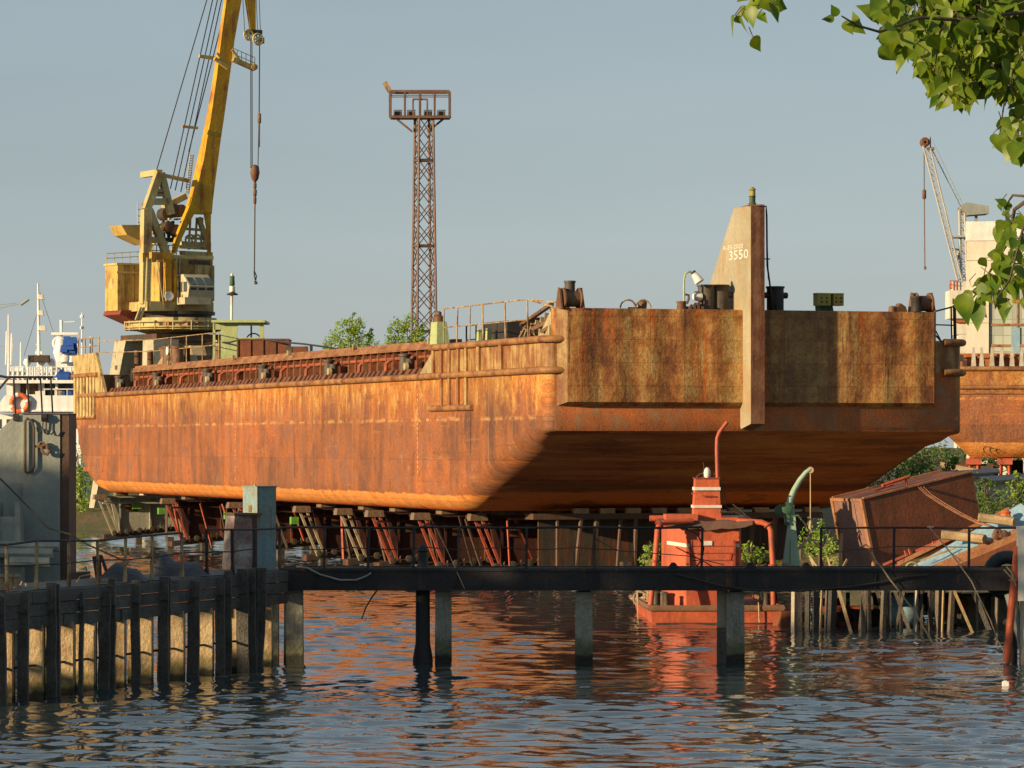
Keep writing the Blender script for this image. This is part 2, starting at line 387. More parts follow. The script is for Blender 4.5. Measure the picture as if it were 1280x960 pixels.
m_post = mat('dark_post_timber', (.17, .13, .085), (.09, .075, .055), 0, 2., streak=(7, 7, .3), grain=.4, bump=.03)
m_brownstrake = mat('boat_strake', (.24, .12, .06), (.17, .09, .05), .2, 2)
m_boxlit = mat('sunlit_rust', (.42, .20, .09), (.32, .13, .055), .35, 2.)  # lighter copy of the box rust, with sunlight on the edges in the colour
m_blue = mat('faded_blue_paint', (.26, .40, .47), (.20, .32, .40), .20, 1.6)
m_bluebright = mat('blue_tarp', (.02, .10, .42), (.015, .07, .30), 0, 3)
m_grey = mat('grey_green_paint', (.30, .32, .28), (.25, .27, .24), .08, 1., grain=.1)
m_brownedge = mat('brown_edge', (.12, .07, .045), None, .3, 2)
m_pillar = mat('chipped_blue_paint', (.20, .31, .34), (.24, .27, .19), .30, 1.4, streak=(4, 4, .3))
m_rope = mat('pale_rope', (.55, .42, .26), None, 0, 8)
m_orange = mat('orange_plastic', (.75, .16, .04), None, 0, 6, grain=.05)
m_rubber = mat('tyre_rubber', (.025, .035, .035), None, 0, 4)
m_build = mat('cream_render', (.66, .61, .49), (.60, .54, .42), .05, .5, grain=.1, bump=.01)
m_band = mat('white_parapet', (.80, .77, .70), None, .04, .6, grain=.06)
m_panes = NT('dusty_panes'); _b = m_panes.t.nodes.new('ShaderNodeTexBrick'); m_panes.set(_b.inputs['Vector'], m_panes.comb(m_panes.xyz()[0], m_panes.xyz()[2], 0))
_b.inputs['Scale'].default_value = 1; _b.inputs['Brick Width'].default_value = .62; _b.inputs['Row Height'].default_value = 1.1; _b.offset = 0; _b.inputs['Mortar Size'].default_value = .03
_b.inputs['Color1'].default_value = (.26, .30, .26, 1); _b.inputs['Color2'].default_value = (.42, .44, .36, 1); _b.inputs['Mortar'].default_value = (.3, .24, .15, 1)
m_panes = m_panes.done(_b.outputs['Color'], .35, 0, .5)
m_cradle_grey = mat('cradle_grey', (.40, .39, .30), (.33, .32, .25), .16, 1.1)
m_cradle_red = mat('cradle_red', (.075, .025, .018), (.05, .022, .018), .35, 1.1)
m_strut = mat('strut_red', (.52, .10, .05), (.36, .08, .045), .3, 2)
m_strutc = mat('strut_cream', (.50, .42, .26), None, .3, 2)
m_gbox = mat('bright_green_box', (.16, .42, .06), None, .1, 2)
m_grnd = None
def leaf_mat(name, a, b, trans=.35):
    n = NT(name)
    f = n.noise(n.P, 1.1, 3, .6); g = n.noise(n.P, 13, 2, .6)
    col = n.mix(n.mp(n.ma('ADD', n.ma('MULTIPLY', f, .5), n.ma('MULTIPLY', g, .5)), .38, .62), a, b)
    n.done(col, .42, 0, .35)
    tr = n.t.nodes.new('ShaderNodeBsdfTranslucent'); mx = n.t.nodes.new('ShaderNodeMixShader'); mx.inputs[0].default_value = trans
    n.set(tr.inputs[0], n.mix(1., col, (1.2, 1.15, .5), 'MULTIPLY'))
    out = n.t.nodes['Material Output']
    n.t.links.new(n.b.outputs[0], mx.inputs[1]); n.t.links.new(tr.outputs[0], mx.inputs[2]); n.t.links.new(mx.outputs[0], out.inputs[0])
    return n.m
m_leaf = leaf_mat('poplar_leaf', (.065, .14, .010), (.24, .30, .022), .42)
m_bush = leaf_mat('willow_leaf', (.20, .32, .035), (.34, .44, .08))
m_bushdk = leaf_mat('shrub_leaf', (.06, .12, .022), (.15, .22, .045))
m_bark = mat('bark', (.12, .085, .05), None, 0, 6, streak=(4, 4, .5))
# ================================================================== THE BARGE
TH = math.atan(1615 / F)
BX, BY = (682 - 640) * 122 / F, 122.0
barge = thing('barge', 'large rusty orange flat hulled barge with a tall stern fin, hauled out on the slipway', 'barge', (BX, BY, 0), TH)
FB = fr(barge)
BW, BL, ZK, ZD, ZU = 14.6, 71., 2.48, 7.15, 8.14
def hull_mesh():
    m = MB(FB); st = []
    def zb(b):
        if b < 9.0: return 5.22 + (2.62 - 5.22) * (b / 9.0)
        if b < 11: 
            k = (b - 9) / 2; return 2.62 + (2.48 - 2.62) * (1 - (1 - k) ** 2)
        if b < 65.5: return 2.48
        for (b0, z0), (b1, z1) in zip([(65.5, 2.48), (67, 2.62), (68.6, 3.1), (69.7, 3.9), (70.4, 5.0), (70.8, 6.1), (71, 7.1)], [(67, 2.62), (68.6, 3.1), (69.7, 3.9), (70.4, 5.0), (70.8, 6.1), (71, 7.1), (71.1, 7.1)]):
            if b <= b1: return z0 + (z1 - z0) * (b - b0) / (b1 - b0)
        return 7.1
    bs = [0, .1, .3] + [.6 + i * .7 for i in range(12)] + [9, 9.6, 10.2, 11] + [13 + 3.3 * i for i in range(16)] + [65.5, 67, 68.6, 69.7, 70.4, 70.8, 71]
    inset = {0: .3, .1: .13, .3: 0.}
    NA = 8
    for b in bs:
        ins = inset.get(b, 0.); z0 = zb(b); Rb = min(.8, max(.05, (ZD - z0) * .45)); sec = []
        Rb = Rb if b > 1.5 else (.12 if b < .5 else .4)
        def sidep(sgn):
            q = [(ins, ZD), (ins, (ZD * 2 + z0) / 3), (ins, max(z0 + Rb + .02, (ZD + z0 * 2) / 3))]
            for k in range(NA + 1):
                a = k / NA * math.pi / 2
                q.append((ins + Rb - Rb * math.cos(a), z0 + Rb - Rb * math.sin(a)))
            return [(x, z) if sgn > 0 else (BW - x, z) for x, z in q]
        A = sidep(1); B = sidep(-1)[::-1]
        sec = A + B
        st.append([m.pt((x, b, z)) for x, z in sec])
    n = len(st[0])
    for i, (p, q) in enumerate(zip(st, st[1:])):
        b = bs[i]
        for k in range(n - 1):
            bot = 8 <= k <= n - 10
            m.cur = 1 if (b < 9.6 and 10 <= k <= n - 12) else 0
            if bot and b >= 9.6: m.cur = 1
            m.face((p[k], p[k + 1], q[k + 1], q[k]), True)
    m.cur = 2; m.face(st[0]); m.cur = 0; m.face(st[-1][::-1])
    m.cur = 3; m.poly([(0, 12.1, ZD), (BW, 12.1, ZD), (BW, 66, ZD), (0, 66, ZD)])
    # raised stern and bow sides with their decks
    m.cur = 0
    path = [(.3, 0), (.13, .1), (0, .3), (0, 12.1), (BW, 12.1), (BW, .3), (BW - .13, .1), (BW - .3, 0)]
    lo = [m.pt((x, y, ZD)) for x, y in path]; hi = [m.pt((x, y, ZU)) for x, y in path]
    for k in range(8):
        m.cur = 4
        m.face((lo[k], lo[(k + 1) % 8], hi[(k + 1) % 8], hi[k]))
    m.cur = 3; m.face(hi)
    lo = [m.pt(p) for p in ((0, 66, ZD), (0, 71, ZD), (BW, 71, ZD), (BW, 66, ZD))]; hi = [m.pt(p) for p in ((0, 66, ZU), (0, 71.1, ZU), (BW, 71.1, ZU), (BW, 66, ZU))]
    m.cur = 4
    for k in range(4): m.face((lo[k], lo[(k + 1) % 4], hi[(k + 1) % 4], hi[k]))
    m.cur = 3; m.face(hi)
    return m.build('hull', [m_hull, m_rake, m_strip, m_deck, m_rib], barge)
hull_mesh()
# rubbing strakes: half-round steel wrapped round the corners
m = MB(FB); m.tube([(.6, -.05, ZD), (.25, -.05, ZD), (-.02, .12, ZD), (-.06, .4, ZD)] + [(-.06, 2 + 3.4 * i, ZD) for i in range(21)], .115, 8)
m.build('rubbing_strake', m_fender, barge)
m = MB(FB); m.tube([(.6, -.05, ZU), (.25, -.05, ZU), (-.02, .12, ZU), (-.06, .4, ZU), (-.06, 6, ZU), (-.06, 12.1, ZU)], .115, 8)
m.build('rubbing_strake', m_fender, barge)
m = MB(FB)
for z in (ZD, ZU):
    m.tube([(BW - .75, -.05, z), (BW - .25, -.05, z), (BW + .02, .12, z), (BW + .06, .4, z), (BW + .06, 12.1, z)], .12, 8)
m.build('rubbing_strake', m_fender, barge)
m = MB(FB); m.tube([(-.06, 65.5, ZU - .02), (-.06, 71.1, ZU - .02)], .12, 8); m.tube([(-.03, 66, 6.1), (-.03, 71, 6.1)], .1, 8)
m.build('rubbing_strake', m_fender, barge)
m = MB(FB); m.tube([(-.04, 7.4, 6.03), (-.04, 12.2, 6.03)], .11, 8); m.build('rubbing_strake', m_fender, barge)
# vertical fender ribs on the raised ends
m = MB(FB)
for px in (553, 563, 574, 584):
    b = hit(barge, px, 490, x=0).y
    m.tube([(-.02, b, 6.05), (-.02, b, ZD)], .09, 6)
for px in (543, 553, 563, 574, 584, 600, 628):
    b = hit(barge, px, 450, x=0).y
    m.tube([(-.02, b, ZD), (-.02, b, ZU)], .09 if px < 590 else .12, 6)
m.each('stern_rib', m_rib, barge)
m = MB(FB)
for k in range(7):
    m.tube([(-.02, 66.2 + k * .72, 6.1), (-.02, 66.2 + k * .72, ZU)], .13, 6)
m.each('bow_rib', m_bow, barge)
# bow bulwark with its sloping end
m = MB(FB); m.prism([(66, ZU), (71.1, ZU), (71.3, 9.15), (66.3, 9.2)], 0, 0, .12); m.prism([(64.0, ZD + .1), (66, ZD + .1), (66.3, 9.2), (66.0, 9.2)], 0, -.04, .10)
m.build('bow_bulwark', m_bow, barge)
# transom push frame: bevelled on its left and lower sides
def push_frame():
    m = MB(FB)
    o = [(.36, .02, 6.0), (13.6, .02, 6.0), (13.6, .02, 9.14), (.36, .02, 9.14)]
    i = [(.66, -.22, 6.14), (13.42, -.22, 6.14), (13.42, -.22, 9.12), (.66, -.22, 9.12)]
    O_ = [m.pt(p) for p in o]; I_ = [m.pt(p) for p in i]; D_ = [m.pt((x, .5, z)) for x, y, z in o]
    m.face(I_)
    for k in range(4):
        m.cur = 1 if k == 3 else 0
        m.face((O_[k], O_[(k + 1) % 4], I_[(k + 1) % 4], I_[k]))
        m.cur = 0
        m.face((D_[k], D_[(k + 1) % 4], O_[(k + 1) % 4], O_[k]))
    m.face(D_[::-1])
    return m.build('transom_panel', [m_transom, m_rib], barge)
push_frame()
# skeg-like central fin
FA0, FA1, FBk = 6.66, 7.14, -.9
m = MB(FB)
m.cur = 0
prof = [(FBk, 5.45), (-.05, 5.28), (.4, 6), (.4, 9.1), (3.0, 9.1), (2.75, 10.0), (.55, 12.45), (FBk, 12.45)]
A = [m.pt((FA0, b, z)) for b, z in prof]; Bq = [m.pt((FA1, b, z)) for b, z in prof]
m.face(A); m.cur = 1; m.face(Bq[::-1])
for k in range(8):
    m.cur = 1
    m.face((A[k], A[(k + 1) % 8], Bq[(k + 1) % 8], Bq[k]))
fin = m.build('centre_fin', [m_fin, m_finaft], barge)
m = MB(FB)
m.beam((FA0 + .2, FBk - .02, 12.47), (FA1, .55, 12.47), .5, .05); m.build('cap_plate', m_finaft, fin)
m = MB(FB); c = hit(barge, 940.5, 256, y=-.45)
m.lathe((c.x, c.y, 12.5), [(.02, 0), (.13, .0), (.13, .06), (.10, .08), (.10, .27), (.13, .29)], 10); m.cur = 1
m.lathe((c.x, c.y, 12.79), [(.10, 0), (.10, .15), (.08, .18), (.13, .2), (.05, .28), (.02, .3)], 10)
m.build('stern_lamp', [m_dkgreen, m_ygreen], fin)
m = MB(FB); m.tube([(FA1 - .1, .0, 12.48), (FA1 + .42, .0, 12.5), (FA1 + .44, .0, 12.2), (FA1 + .50, .1, 10.6), (FA1 + .80, .3, 9.14)], .03, 6); m.tube([(FA1 + .42, .0, 12.4), (FA1 + .62, .3, 10.2), (FA1 + 1.0, .5, 9.14)], .022, 6); m.tube([(FA1 + .35, .1, 10.8), (FA1 + .6, .1, 10.8)], .02, 5)
m.build('stay', m_black, fin)
# the number painted on the fin's left side
def text_part(txt, px0, px1, pyt, pyb, mt, parent):
    cu = bpy.data.curves.new('letters', 'FONT'); cu.body = txt; cu.size = 1; cu.extrude = 0; cu.resolution_u = 2
    to = bpy.data.objects.new('letters', cu); COL.objects.link(to)
    dg = bpy.context.evaluated_depsgraph_get(); me = bpy.data.meshes.new_from_object(to.evaluated_get(dg))
    bpy.data.objects.remove(to)
    v = np.array([q.co[:] for q in me.vertices]); lo, hi = v.min(0), v.max(0)
    p0 = hit(barge, px0, (pyt + pyb) / 2, x=FA0); p1 = hit(barge, px1, (pyt + pyb) / 2, x=FA0)
    zt = hit(barge, (px0 + px1) / 2, pyt, x=FA0).z; zb_ = hit(barge, (px0 + px1) / 2, pyb, x=FA0).z
    for q in me.vertices:
        u = (q.co.x - lo[0]) / (hi[0] - lo[0]); w = (q.co.y - lo[1]) / (hi[1] - lo[1])
        q.co = Vector((FA0 - .006, p0.y + (p1.y - p0.y) * u, zb_ + (zt - zb_) * w))
    me.materials.clear(); me.materials.append(mt)
    o = bpy.data.objects.new('painted_number', me); COL.objects.link(o); o.parent = parent
    o['label'] = 'white painted ' + txt
    return o
m_numpaint = mat('worn_number_paint', (.74, .72, .64), (.66, .63, .54), .12, 5., r1=(.36, .31, .21), r2=(.40, .33, .22), grain=.2)
text_part('3550', 911.5, 935.5, 312.5, 324, m_numpaint, fin)
text_part('R-35-2020', 904.5, 929, 306, 311.5, m_numpaint, fin)
# draught marks on the side
m = MB(FB)
for px, y0, y1, st_ in ((294, 492, 604, 5), (522, 480, 600, 6)):
    y = y0
    while y < y1:
        p = hit(barge, px, y, x=-.006); q = hit(barge, px, y + st_ * .55, x=-.006)
        if random.random() < .75: m.poly([(-.006, p.y - .05, p.z), (-.006, p.y + .05, p.z), (-.006, q.y + .05, q.z), (-.006, q.y - .05, q.z)])
        y += st_
m.build('draught_marks', mat('worn_mark_paint', (.62, .36, .16), (.5, .25, .1), .35, 3), barge)
# shallow doubling plates and weld beads
m = MB(FB)
def dbl(px0, px1, py0, py1):
    a = hit(barge, px0, py0, x=-.02); b = hit(barge, px1, py1, x=-.02)
    m.box(-.02, .01, min(a.y, b.y), max(a.y, b.y), b.z, a.z)
for q in ((541, 588, 517, 566), (214, 230, 498, 512), (356, 368, 548, 596), (212, 236, 586, 592), (510, 552, 594, 602), (104, 128, 584, 590)): dbl(*q)
m.each('doubling_plate', m_hull, barge)
# ---- hatch coaming
m = MB(FB); b0, b1 = 12.2, 61.5
m.box(1.0, 1.1, b0, b1, ZD, 8.2); m.box(BW - 1.1, BW - 1.0, b0, b1, ZD, 8.2); m.box(1.1, BW - 1.1, b1 - .1, b1, ZD, 8.2)
coam = m.build('hatch_coaming', m_hold, barge)
m = MB(FB); m.box(.78, 1.14, b0, b1, 8.2, 8.36); m.box(.86, 1.14, b0, b1, 8.363, 8.46); m.box(.72, .78, b0, b1, 8.16, 8.25); m.build('coaming_rail', m_rail_rust, coam)
m = MB(FB); b = b0 + .3
while b < b1:
    m.box(.80, .99, b, b + .05, ZD, 8.18); b += .98
m.each('coaming_stay', m_rail_rust, coam)
m = MB(FB); m.tube([(.9, b0, 7.92), (.9, b1, 7.92)], .06, 6); b = b0 + 1
while b < b1:
    m.tube([(.9, b, 7.9), (.7, b, 7.75), (.66, b, 7.2)], .07, 6); b += random.uniform(2.6, 4.2)
m.build('deck_pipe', m_pipe, coam)
m = MB(FB); b = 12.6
while b < 64:
    w = random.uniform(.25, .5); m.prism([(.1, ZD + .0), (.5, ZD + .0), (.45, ZD + .28), (.3, ZD + .32)], 1, b, b + w); b += w + random.uniform(.15, .45)
m.each('deck_bracket', m_deck, barge)
for px in (149, 196, 259, 329, 411, 506):
    q = hit(barge, px, 470, x=.45)
    m = MB(FB); m.lathe((.45, q.y, ZD), [(.2, 0), (.2, .78), (.24, .8), (.24, .88), (.02, .9)], 10); m.lathe((.45, q.y - .65, ZD), [(.17, 0), (.17, .7), (.02, .72)], 10)
    m.cur = 1; m.lathe((.3, q.y - .75, ZD + .42), [(.14, -.1), (.16, .02), (.02, .1)], 10, 0)
    m.build('mooring_bitts', [m_bollard, m_cream], barge)
m = MB(FB)
for px in (146, 212, 293, 362, 444, 538):
    q = hit(barge, px, 446, x=.8); m.box(.7, .82, q.y - .06, q.y + .06, 8.36, 8.56)
m.each('coaming_clamp', m_cream, coam)
# slanting end bracket of the raised stern
m = MB(FB); m.prism([(12.1, ZD + .1), (13.6, ZD + .1), (12.1, 8.0)], 0, .02, .12); m.build('end_bracket', m_cream, barge)
# ---- stern deck
m = MB(FB); pp = [(555, 432, 383), (571, 430, 381.5), (587, 428.5, 380), (604, 427, 378.5), (632, 425, 377), (660, 423, 375)]
tops = []
for px, yb, yt in pp:
    q = hit(barge, px, yb, x=.12); t = hit(barge, px, yt, x=.12); lean = random.uniform(-.05, .05)
    m.tube([(.12, q.y, ZU), (.12 + lean, q.y + lean, 9.47)], .028, 6); tops.append((.12 + lean, q.y + lean, 9.47))
m.tube(tops + [(1.1, .2, 9.25)], .026, 6); m.tube([(.12, t[1], 8.82) for t in tops], .022, 6)
m.tube([tops[-1], (.55, .9, 9.2), (.62, .3, 8.3)], .03, 6)
m.build('stern_railing', m_yrail, barge)
p = hit(barge, 549, 430, x=.35)
m = MB(FB); m.tap(.1, .6, p.y - .5, p.y + .35, ZU, .15, .5, p.y - .4, p.y + .3, 9.05); m.build('bollard_post', m_green, barge)
m = MB(FB); m.lathe((.32, p.y - .05, 9.05), [(.22, 0), (.2, .18), (.1, .24), (.1, .34), (.03, .38)], 10); m.build('bollard_cap', m_winch, barge)
def deckbox(nm, px0, px1, yb, yt, x, w, mt):
    a = hit(barge, px0, yb, x=x); b = hit(barge, px1, yb, x=x); t = hit(barge, (px0 + px1) / 2, yt, x=x)
    q = MB(FB); q.box(x, x + w, min(a.y, b.y), max(a.y, b.y), ZU, t.z); return q.build(nm, mt, barge)
deckbox('deck_bin', 604, 634, 424, 402, 1.2, 1.0, m_black)
m = MB(FB)
for px in (600, 611):
    q = hit(barge, px, 425, x=.9); m.tap(.8, 1.0, q.y - .12, q.y + .12, ZU, .82, .98, q.y - .1, q.y + .1, 8.72)
m.build('green_post', m_green, barge)
m = MB(FB)
for px in (583, 595):
    q = hit(barge, px, 425, x=1.0); m.tube([(1.0, q.y, ZU), (1.0, q.y, 8.9)], .03, 6)
a = hit(barge, 583, 425, x=1.0); b = hit(barge, 595, 425, x=1.0)
for z in (8.4, 8.9): m.tube([(1.0, a.y, z), (1.0, b.y, z)], .03, 6)
m.build('small_gate', m_black, barge)
# anchor winches and the heap of gear in the corner
def capstan(nm, s_, t_, z0, h, r, mt, k=10):
    q = MB(FB); q.lathe((s_, t_, z0), [(r * 1.3, 0), (r * 1.3, h * .1), (r, h * .14), (r * .85, h * .5), (r, h * .84), (r * 1.35, h * .88), (r * 1.35, h), (.02, h * 1.01)], k)
    return q.build(nm, mt, barge)
capstan('capstan', 1.0, 3.6, ZU, .8, .2, m_winch)
m = MB(FB)
for k, (px, yt) in enumerate(((650, 414), (656, 408), (662, 404), (668, 400), (674, 396), (680, 391), (686, 386))):
    q = hit(barge, px, yt, x=.75); m.hexa([(.7, q.y - .10, ZU), (1.3, q.y - .10, ZU), (1.3, q.y + .02, ZU), (.7, q.y + .02, ZU), (.75, q.y - .16, q.z), (1.25, q.y - .16, q.z - .1), (1.25, q.y - .08, q.z - .1), (.75, q.y - .08, q.z)])
m.each('fairlead_rib', m_cream, barge)
m = MB(FB); a = hit(barge, 652, 406, x=.65); b = hit(barge, 690, 380, x=.65); m.beam(a, b, .14, .1); a = hit(barge, 664, 412, x=.6); b = hit(barge, 690, 396, x=.6); m.beam(a, b, .08, .07); m.each('loose_beam', m_winch, barge)
m = MB(FB)
for k in range(9):
    x0 = random.uniform(.4, 1.3); y0 = random.uniform(1.0, 4.5)
    m.beam((x0, y0, ZU + random.uniform(.05, .2)), (x0 + random.uniform(-.4, .9), y0 + random.uniform(-1.1, .3), ZU + random.uniform(.1, .65)), .1, .06)
m.build('loose_gear', m_winch, barge)
m = MB(FB); m.tap(.35, 1.5, .5, 1.9, ZU, .6, 1.5, .7, 1.3, 9.05)
for k in range(6): m.box(.3 + k * .16, .36 + k * .16, .5, .62, ZU, 8.6 + .08 * k)
m.build('winch_base', m_cream, barge)
m = MB(FB); m.beam((.3, 1.3, 8.4), (1.3, .6, 9.1), .14, .1); m.beam((.2, 1.9, 8.5), (1.0, 1.2, 8.95), .1, .1); m.tap(.7, 1.1, .5, .9, 8.85, .85, .95, .6, .8, 9.4); m.build('chain_stopper', m_winch, barge)
def drumwinch(s0, s1, t_, z, nm='winch'):
    q = MB(FB); q.lathe((0, t_, z), [(.36, s0), (.36, s0 + .05), (.26, s0 + .06), (.26, s1 - .06), (.36, s1 - .05), (.36, s1)], 14, 0)
    w = q.build(nm, m_winch, barge)
    q = MB(FB); q.prism([(t_ - .3, 9.1), (t_ + .3, 9.1), (t_ + .05, z + .36), (t_ - .1, z + .32)], 0, s0 - .12, s0 - .06); q.prism([(t_ - .3, 9.1), (t_ + .3, 9.1), (t_ + .1, z + .3), (t_ - .02, z + .36)], 0, s1 + .02, s1 + .08)
    q.each('winch_cheek', m_winch, w); return w
w = drumwinch(.55, 1.15, .0, 9.42)
q = MB(FB); q.lathe((.85, .1, 9.6), [(.17, 0), (.17, .32), (.19, .33), (.19, .4), (.02, .41)], 12); q.build('winch_motor', m_bollard, w)
a = hit(barge, 1143, 380, y=0).x; b = hit(barge, 1166, 380, y=0).x
w = drumwinch(a + .05, b - .05, .1, 9.42)
q = MB(FB); q.lathe((hit(barge, 1144, 380, y=0).x, -.1, 9.14), [(.18, 0), (.18, .42), (.2, .44), (.2, .5), (.02, .51)], 12); q.build('winch_motor', m_black, w)
m = MB(FB); c = hit(barge, 1124, 385, y=.1).x
m.prism([(c - .2, 9.13), (c + .25, 9.13), (c + .2, 9.3), (c + .08, 9.38), (c + .0, 9.42), (c - .12, 9.25)], 1, 0, .3); m.lathe((c - .25, .1, 9.13), [(.14, 0), (.12, .18), (.02, .2)], 8); m.build('fairlead', m_winch, barge)
for px in (785, 804):
    c = hit(barge, px, 384, y=.15).x
    m = MB(FB); m.torus((c, .15, 9.16), .26, .028, 1, 14, 6, 0, math.pi); m.build('hoop', m_yrail, barge)
m = MB(FB); c = hit(barge, 805, 384, y=.3).x; m.lathe((c, .45, 9.14), [(.14, 0), (.16, .24), (.08, .26), (.02, .3)], 10); m.beam((c - .5, .4, 9.16), (c, .4, 9.16), .1, .07); m.build('vent_head', m_winch, barge)
def bitts(pxs, yt, mt, t_):
    q = MB(FB)
    cs = [hit(barge, p_, yt, y=t_) for p_ in pxs]
    for c in cs: q.lathe((c.x, t_, 9.13), [(.28, 0), (.28, c.z - 9.2), (.31, c.z - 9.19), (.31, c.z - 9.13), (.02, c.z - 9.12)], 14)
    q.tube([(cs[0].x - .4, t_, 9.65), (cs[-1].x + .42, t_, 9.65)], .1, 8)
    return q.build('double_bollard', mt, barge)
bitts((883, 900), 356, m_bollard, .75)
q = hit(barge, 873, 371, y=.6); m = MB(FB); m.lathe((q.x, .6, q.z), [(.1, -.18), (.14, -.1), (.14, .1), (.02, .14)], 10, 0); m.build('round_lens', m_sigwhite, barge)
bitts((969,), 358, m_black, .75)
m = MB(FB); c = hit(barge, 852, 380, y=.5).x; m.lathe((c, .5, 9.13), [(.17, 0), (.15, .2), (.18, .24), (.18, .28), (.02, .29)], 10); m.build('small_capstan', m_winch, barge)
m = MB(FB); c = hit(barge, 868, 384, y=.5).x
for k in range(4): m.box(c - .25 + k * .14, c - .16 + k * .14, .3, .6, 9.13, 9.25 + .06 * (k % 3))
m.build('valve_block', m_winch, barge)
lamp = MB(FB); c = hit(barge, 855, 384, y=.4); z1 = hit(barge, 855, 341, y=.4).z
lamp.tube([(c.x, .4, 9.13), (c.x, .4, z1 - .2), (c.x + .06, .4, z1 - .02), (c.x + .2, .4, z1 + .05), (c.x + .34, .4, z1 - .02)], .035, 8)
lamp = lamp.build('deck_lamp', m_green, barge)
m = MB(FB); m.tube([(c.x + .34, .4, z1 - .02), (c.x + .42, .36, z1 - .14), (c.x + .5, .3, z1 - .3)], .1, 10, True, True, .17); m.build('lamp_shade', m_sigwhite, lamp)
m = MB(FB); m.tube([(c.x + .3, .4, z1 + .05), (c.x + .37, .38, z1 - .06)], .085, 8); m.build('lamp_socket', m_bollard, lamp)
m = MB(FB); m.tube([(c.x + .03, .36, z1 - .7), (c.x + .14, .34, z1 - .72), (c.x + .14, .34, z1 - .85), (c.x + .08, .36, z1 - 1.0)], .04, 6); m.build('lamp_bracket', m_bollard, lamp)
# twin square deck lights
c0 = hit(barge, 1025, 380, y=.6); c1 = hit(barge, 1043, 380, y=.6); c2 = hit(barge, 1033, 380, y=.6)
m = MB(FB); m.tap(c2.x - .26, c2.x + .22, .5, .9, 9.13, c2.x - .3, c2.x + .12, .5, .9, 9.62); m.box(c2.x - .22, c2.x + .1, .52, .9, 9.62, 9.72)
dl = m.build('light_stand', m_dkgreen, barge)
for c, w in ((c0, .24), (c1, .18)):
    m = MB(FB); m.box(c.x - w, c.x + w, .25, .6, 9.32, 9.7); m.box(c.x - w - .02, c.x + w + .02, .27, .58, 9.7, 9.73)
    m.cur = 1
    for i in (0, 1):
        for j in (0, 1): m.box(c.x - .12 + i * .18, c.x - .06 + i * .18, .24, .26, 9.42 + j * .13, 9.47 + j * .13)
    m.build('square_light', [m_ygreen, m_black], dl)
# right quarter rails
m = MB(FB); q = [hit(barge, px, py, y=1.2) for px, py in ((1173, 372), (1193, 383), (1194, 430))]
m.tube([(13.6, .3, 9.15), (q[1].x, 1.2, q[1].z)], .03, 6); m.tube([(q[1].x, 1.2, q[1].z + .05), (q[2].x, 1.2, ZU)], .06, 6); m.tube([(q[1].x - .12, 1.2, q[1].z), (q[2].x - .12, 1.2, ZU)], .03, 6)
m.tube([(13.6, .6, 8.75), (q[1].x, 1.2, 8.75)], .025, 6); m.tube([(13.7, .5, 8.5), (q[1].x - .4, 1.2, ZU)], .03, 6); m.tube([(13.6, .6, 8.62), (14.0, .9, 8.55), (14.3, 1.1, 8.2)], .025, 6)
m.build('quarter_railing', m_black, barge)
# ---- bow deck
m = MB(FB)
z1 = 9.95
xs = [(.2, 71, 9.15), (.2, 69.4, 9.15), (.2, 67.8, 9.2), (.2, 66.3, 9.2)]
for x, y, z in xs: m.tube([(x, y, z), (x, y, z1)], .03, 6)
for z in (9.55, z1): m.tube([(.2, 71, z), (.2, 66.3, z)], .028, 6)
for y in (62.5, 59, 56, 53, 50): m.tube([(2.0, y, 8.2), (2.0, y, 9.75)], .025, 6)
for z in (9.2, 9.75): m.tube([(.2, 66.3, z), (2.0, 62.5, z), (2.0, 50, z)], .022, 6)
m.build('bow_railing', m_yrail, barge)
def bowx(nm, px, yb, yt, r, mt, x=5.0):
    b = hit(barge, px, 440, x=x); t = hit(barge, px, yt, x=x).z
    q = MB(FB); q.lathe((x, b.y, ZD), [(r, 0), (r, t - ZD - .1), (r * 1.15, t - ZD - .08), (r * 1.15, t - ZD), (.02, t - ZD)], 10); return q.build(nm, mt, barge)
for px, yt in ((172, 438), (188, 438)): bowx('vent_pipe', px, 0, yt, .16, m_winch, 2.5)
bowx('stack_pipe', 207, 0, 435, .28, m_winch, 3); 
for px in (211, 222): bowx('mooring_post', px, 0, 433, .30, m_winch, 2.0)
bowx('vent_pipe', 234, 0, 434, .14, m_hold, 2.5)
q = MB(FB); b = hit(barge, 275, 440, x=3.); t = hit(barge, 275, 434, x=3.).z
q.lathe((3., b.y, ZD), [(.42, 0), (.40, 1.4), (.26, t - ZD), (.30, t - ZD + .05), (.02, t - ZD + .06)], 12); q.build('funnel_vent', m_winch, barge)
q = MB(FB); b = hit(barge, 215, 445, x=2.6); q.tap(2.0, 3.2, b.y - 3.6, b.y + 1.5, 8.2, 2.2, 3.0, b.y - 3.0, b.y + .3, 8.95); q.build('skylight', m_cream, barge)
q = MB(FB); q.box(3.5, 9, 61.8, 64.5, ZD, 9.0); q.build('windlass_house', m_black, barge)
q = MB(FB); q.lathe((0, 65, 8.1), [(.34, 1.5), (.34, 5), (.5, 5.05), (.5, 5.2), (.3, 5.25)], 12, 0); q.build('windlass', m_black, barge)
q = MB(FB); b = hit(barge, 235, 445, x=5.).y
q.prism([(b - 2.2, 8.3), (b + 1.6, 8.3), (b + 1.4, 9.6), (b - .9, 9.6)], 0, 4.9, 5.6); q.build('fairing', m_cream, barge)
q = MB(FB); b = hit(barge, 216, 444, x=1.8).y
q.tube([(1.6, b, 8.2), (1.6, b, 9.35)], .03, 6); q.cur = 1; q.lathe((1.55, b, 9.1), [(.2, -.03), (.2, .03), (.02, .05)], 12, 0); q.build('round_sign', [m_yrail, m_sigwhite], barge)
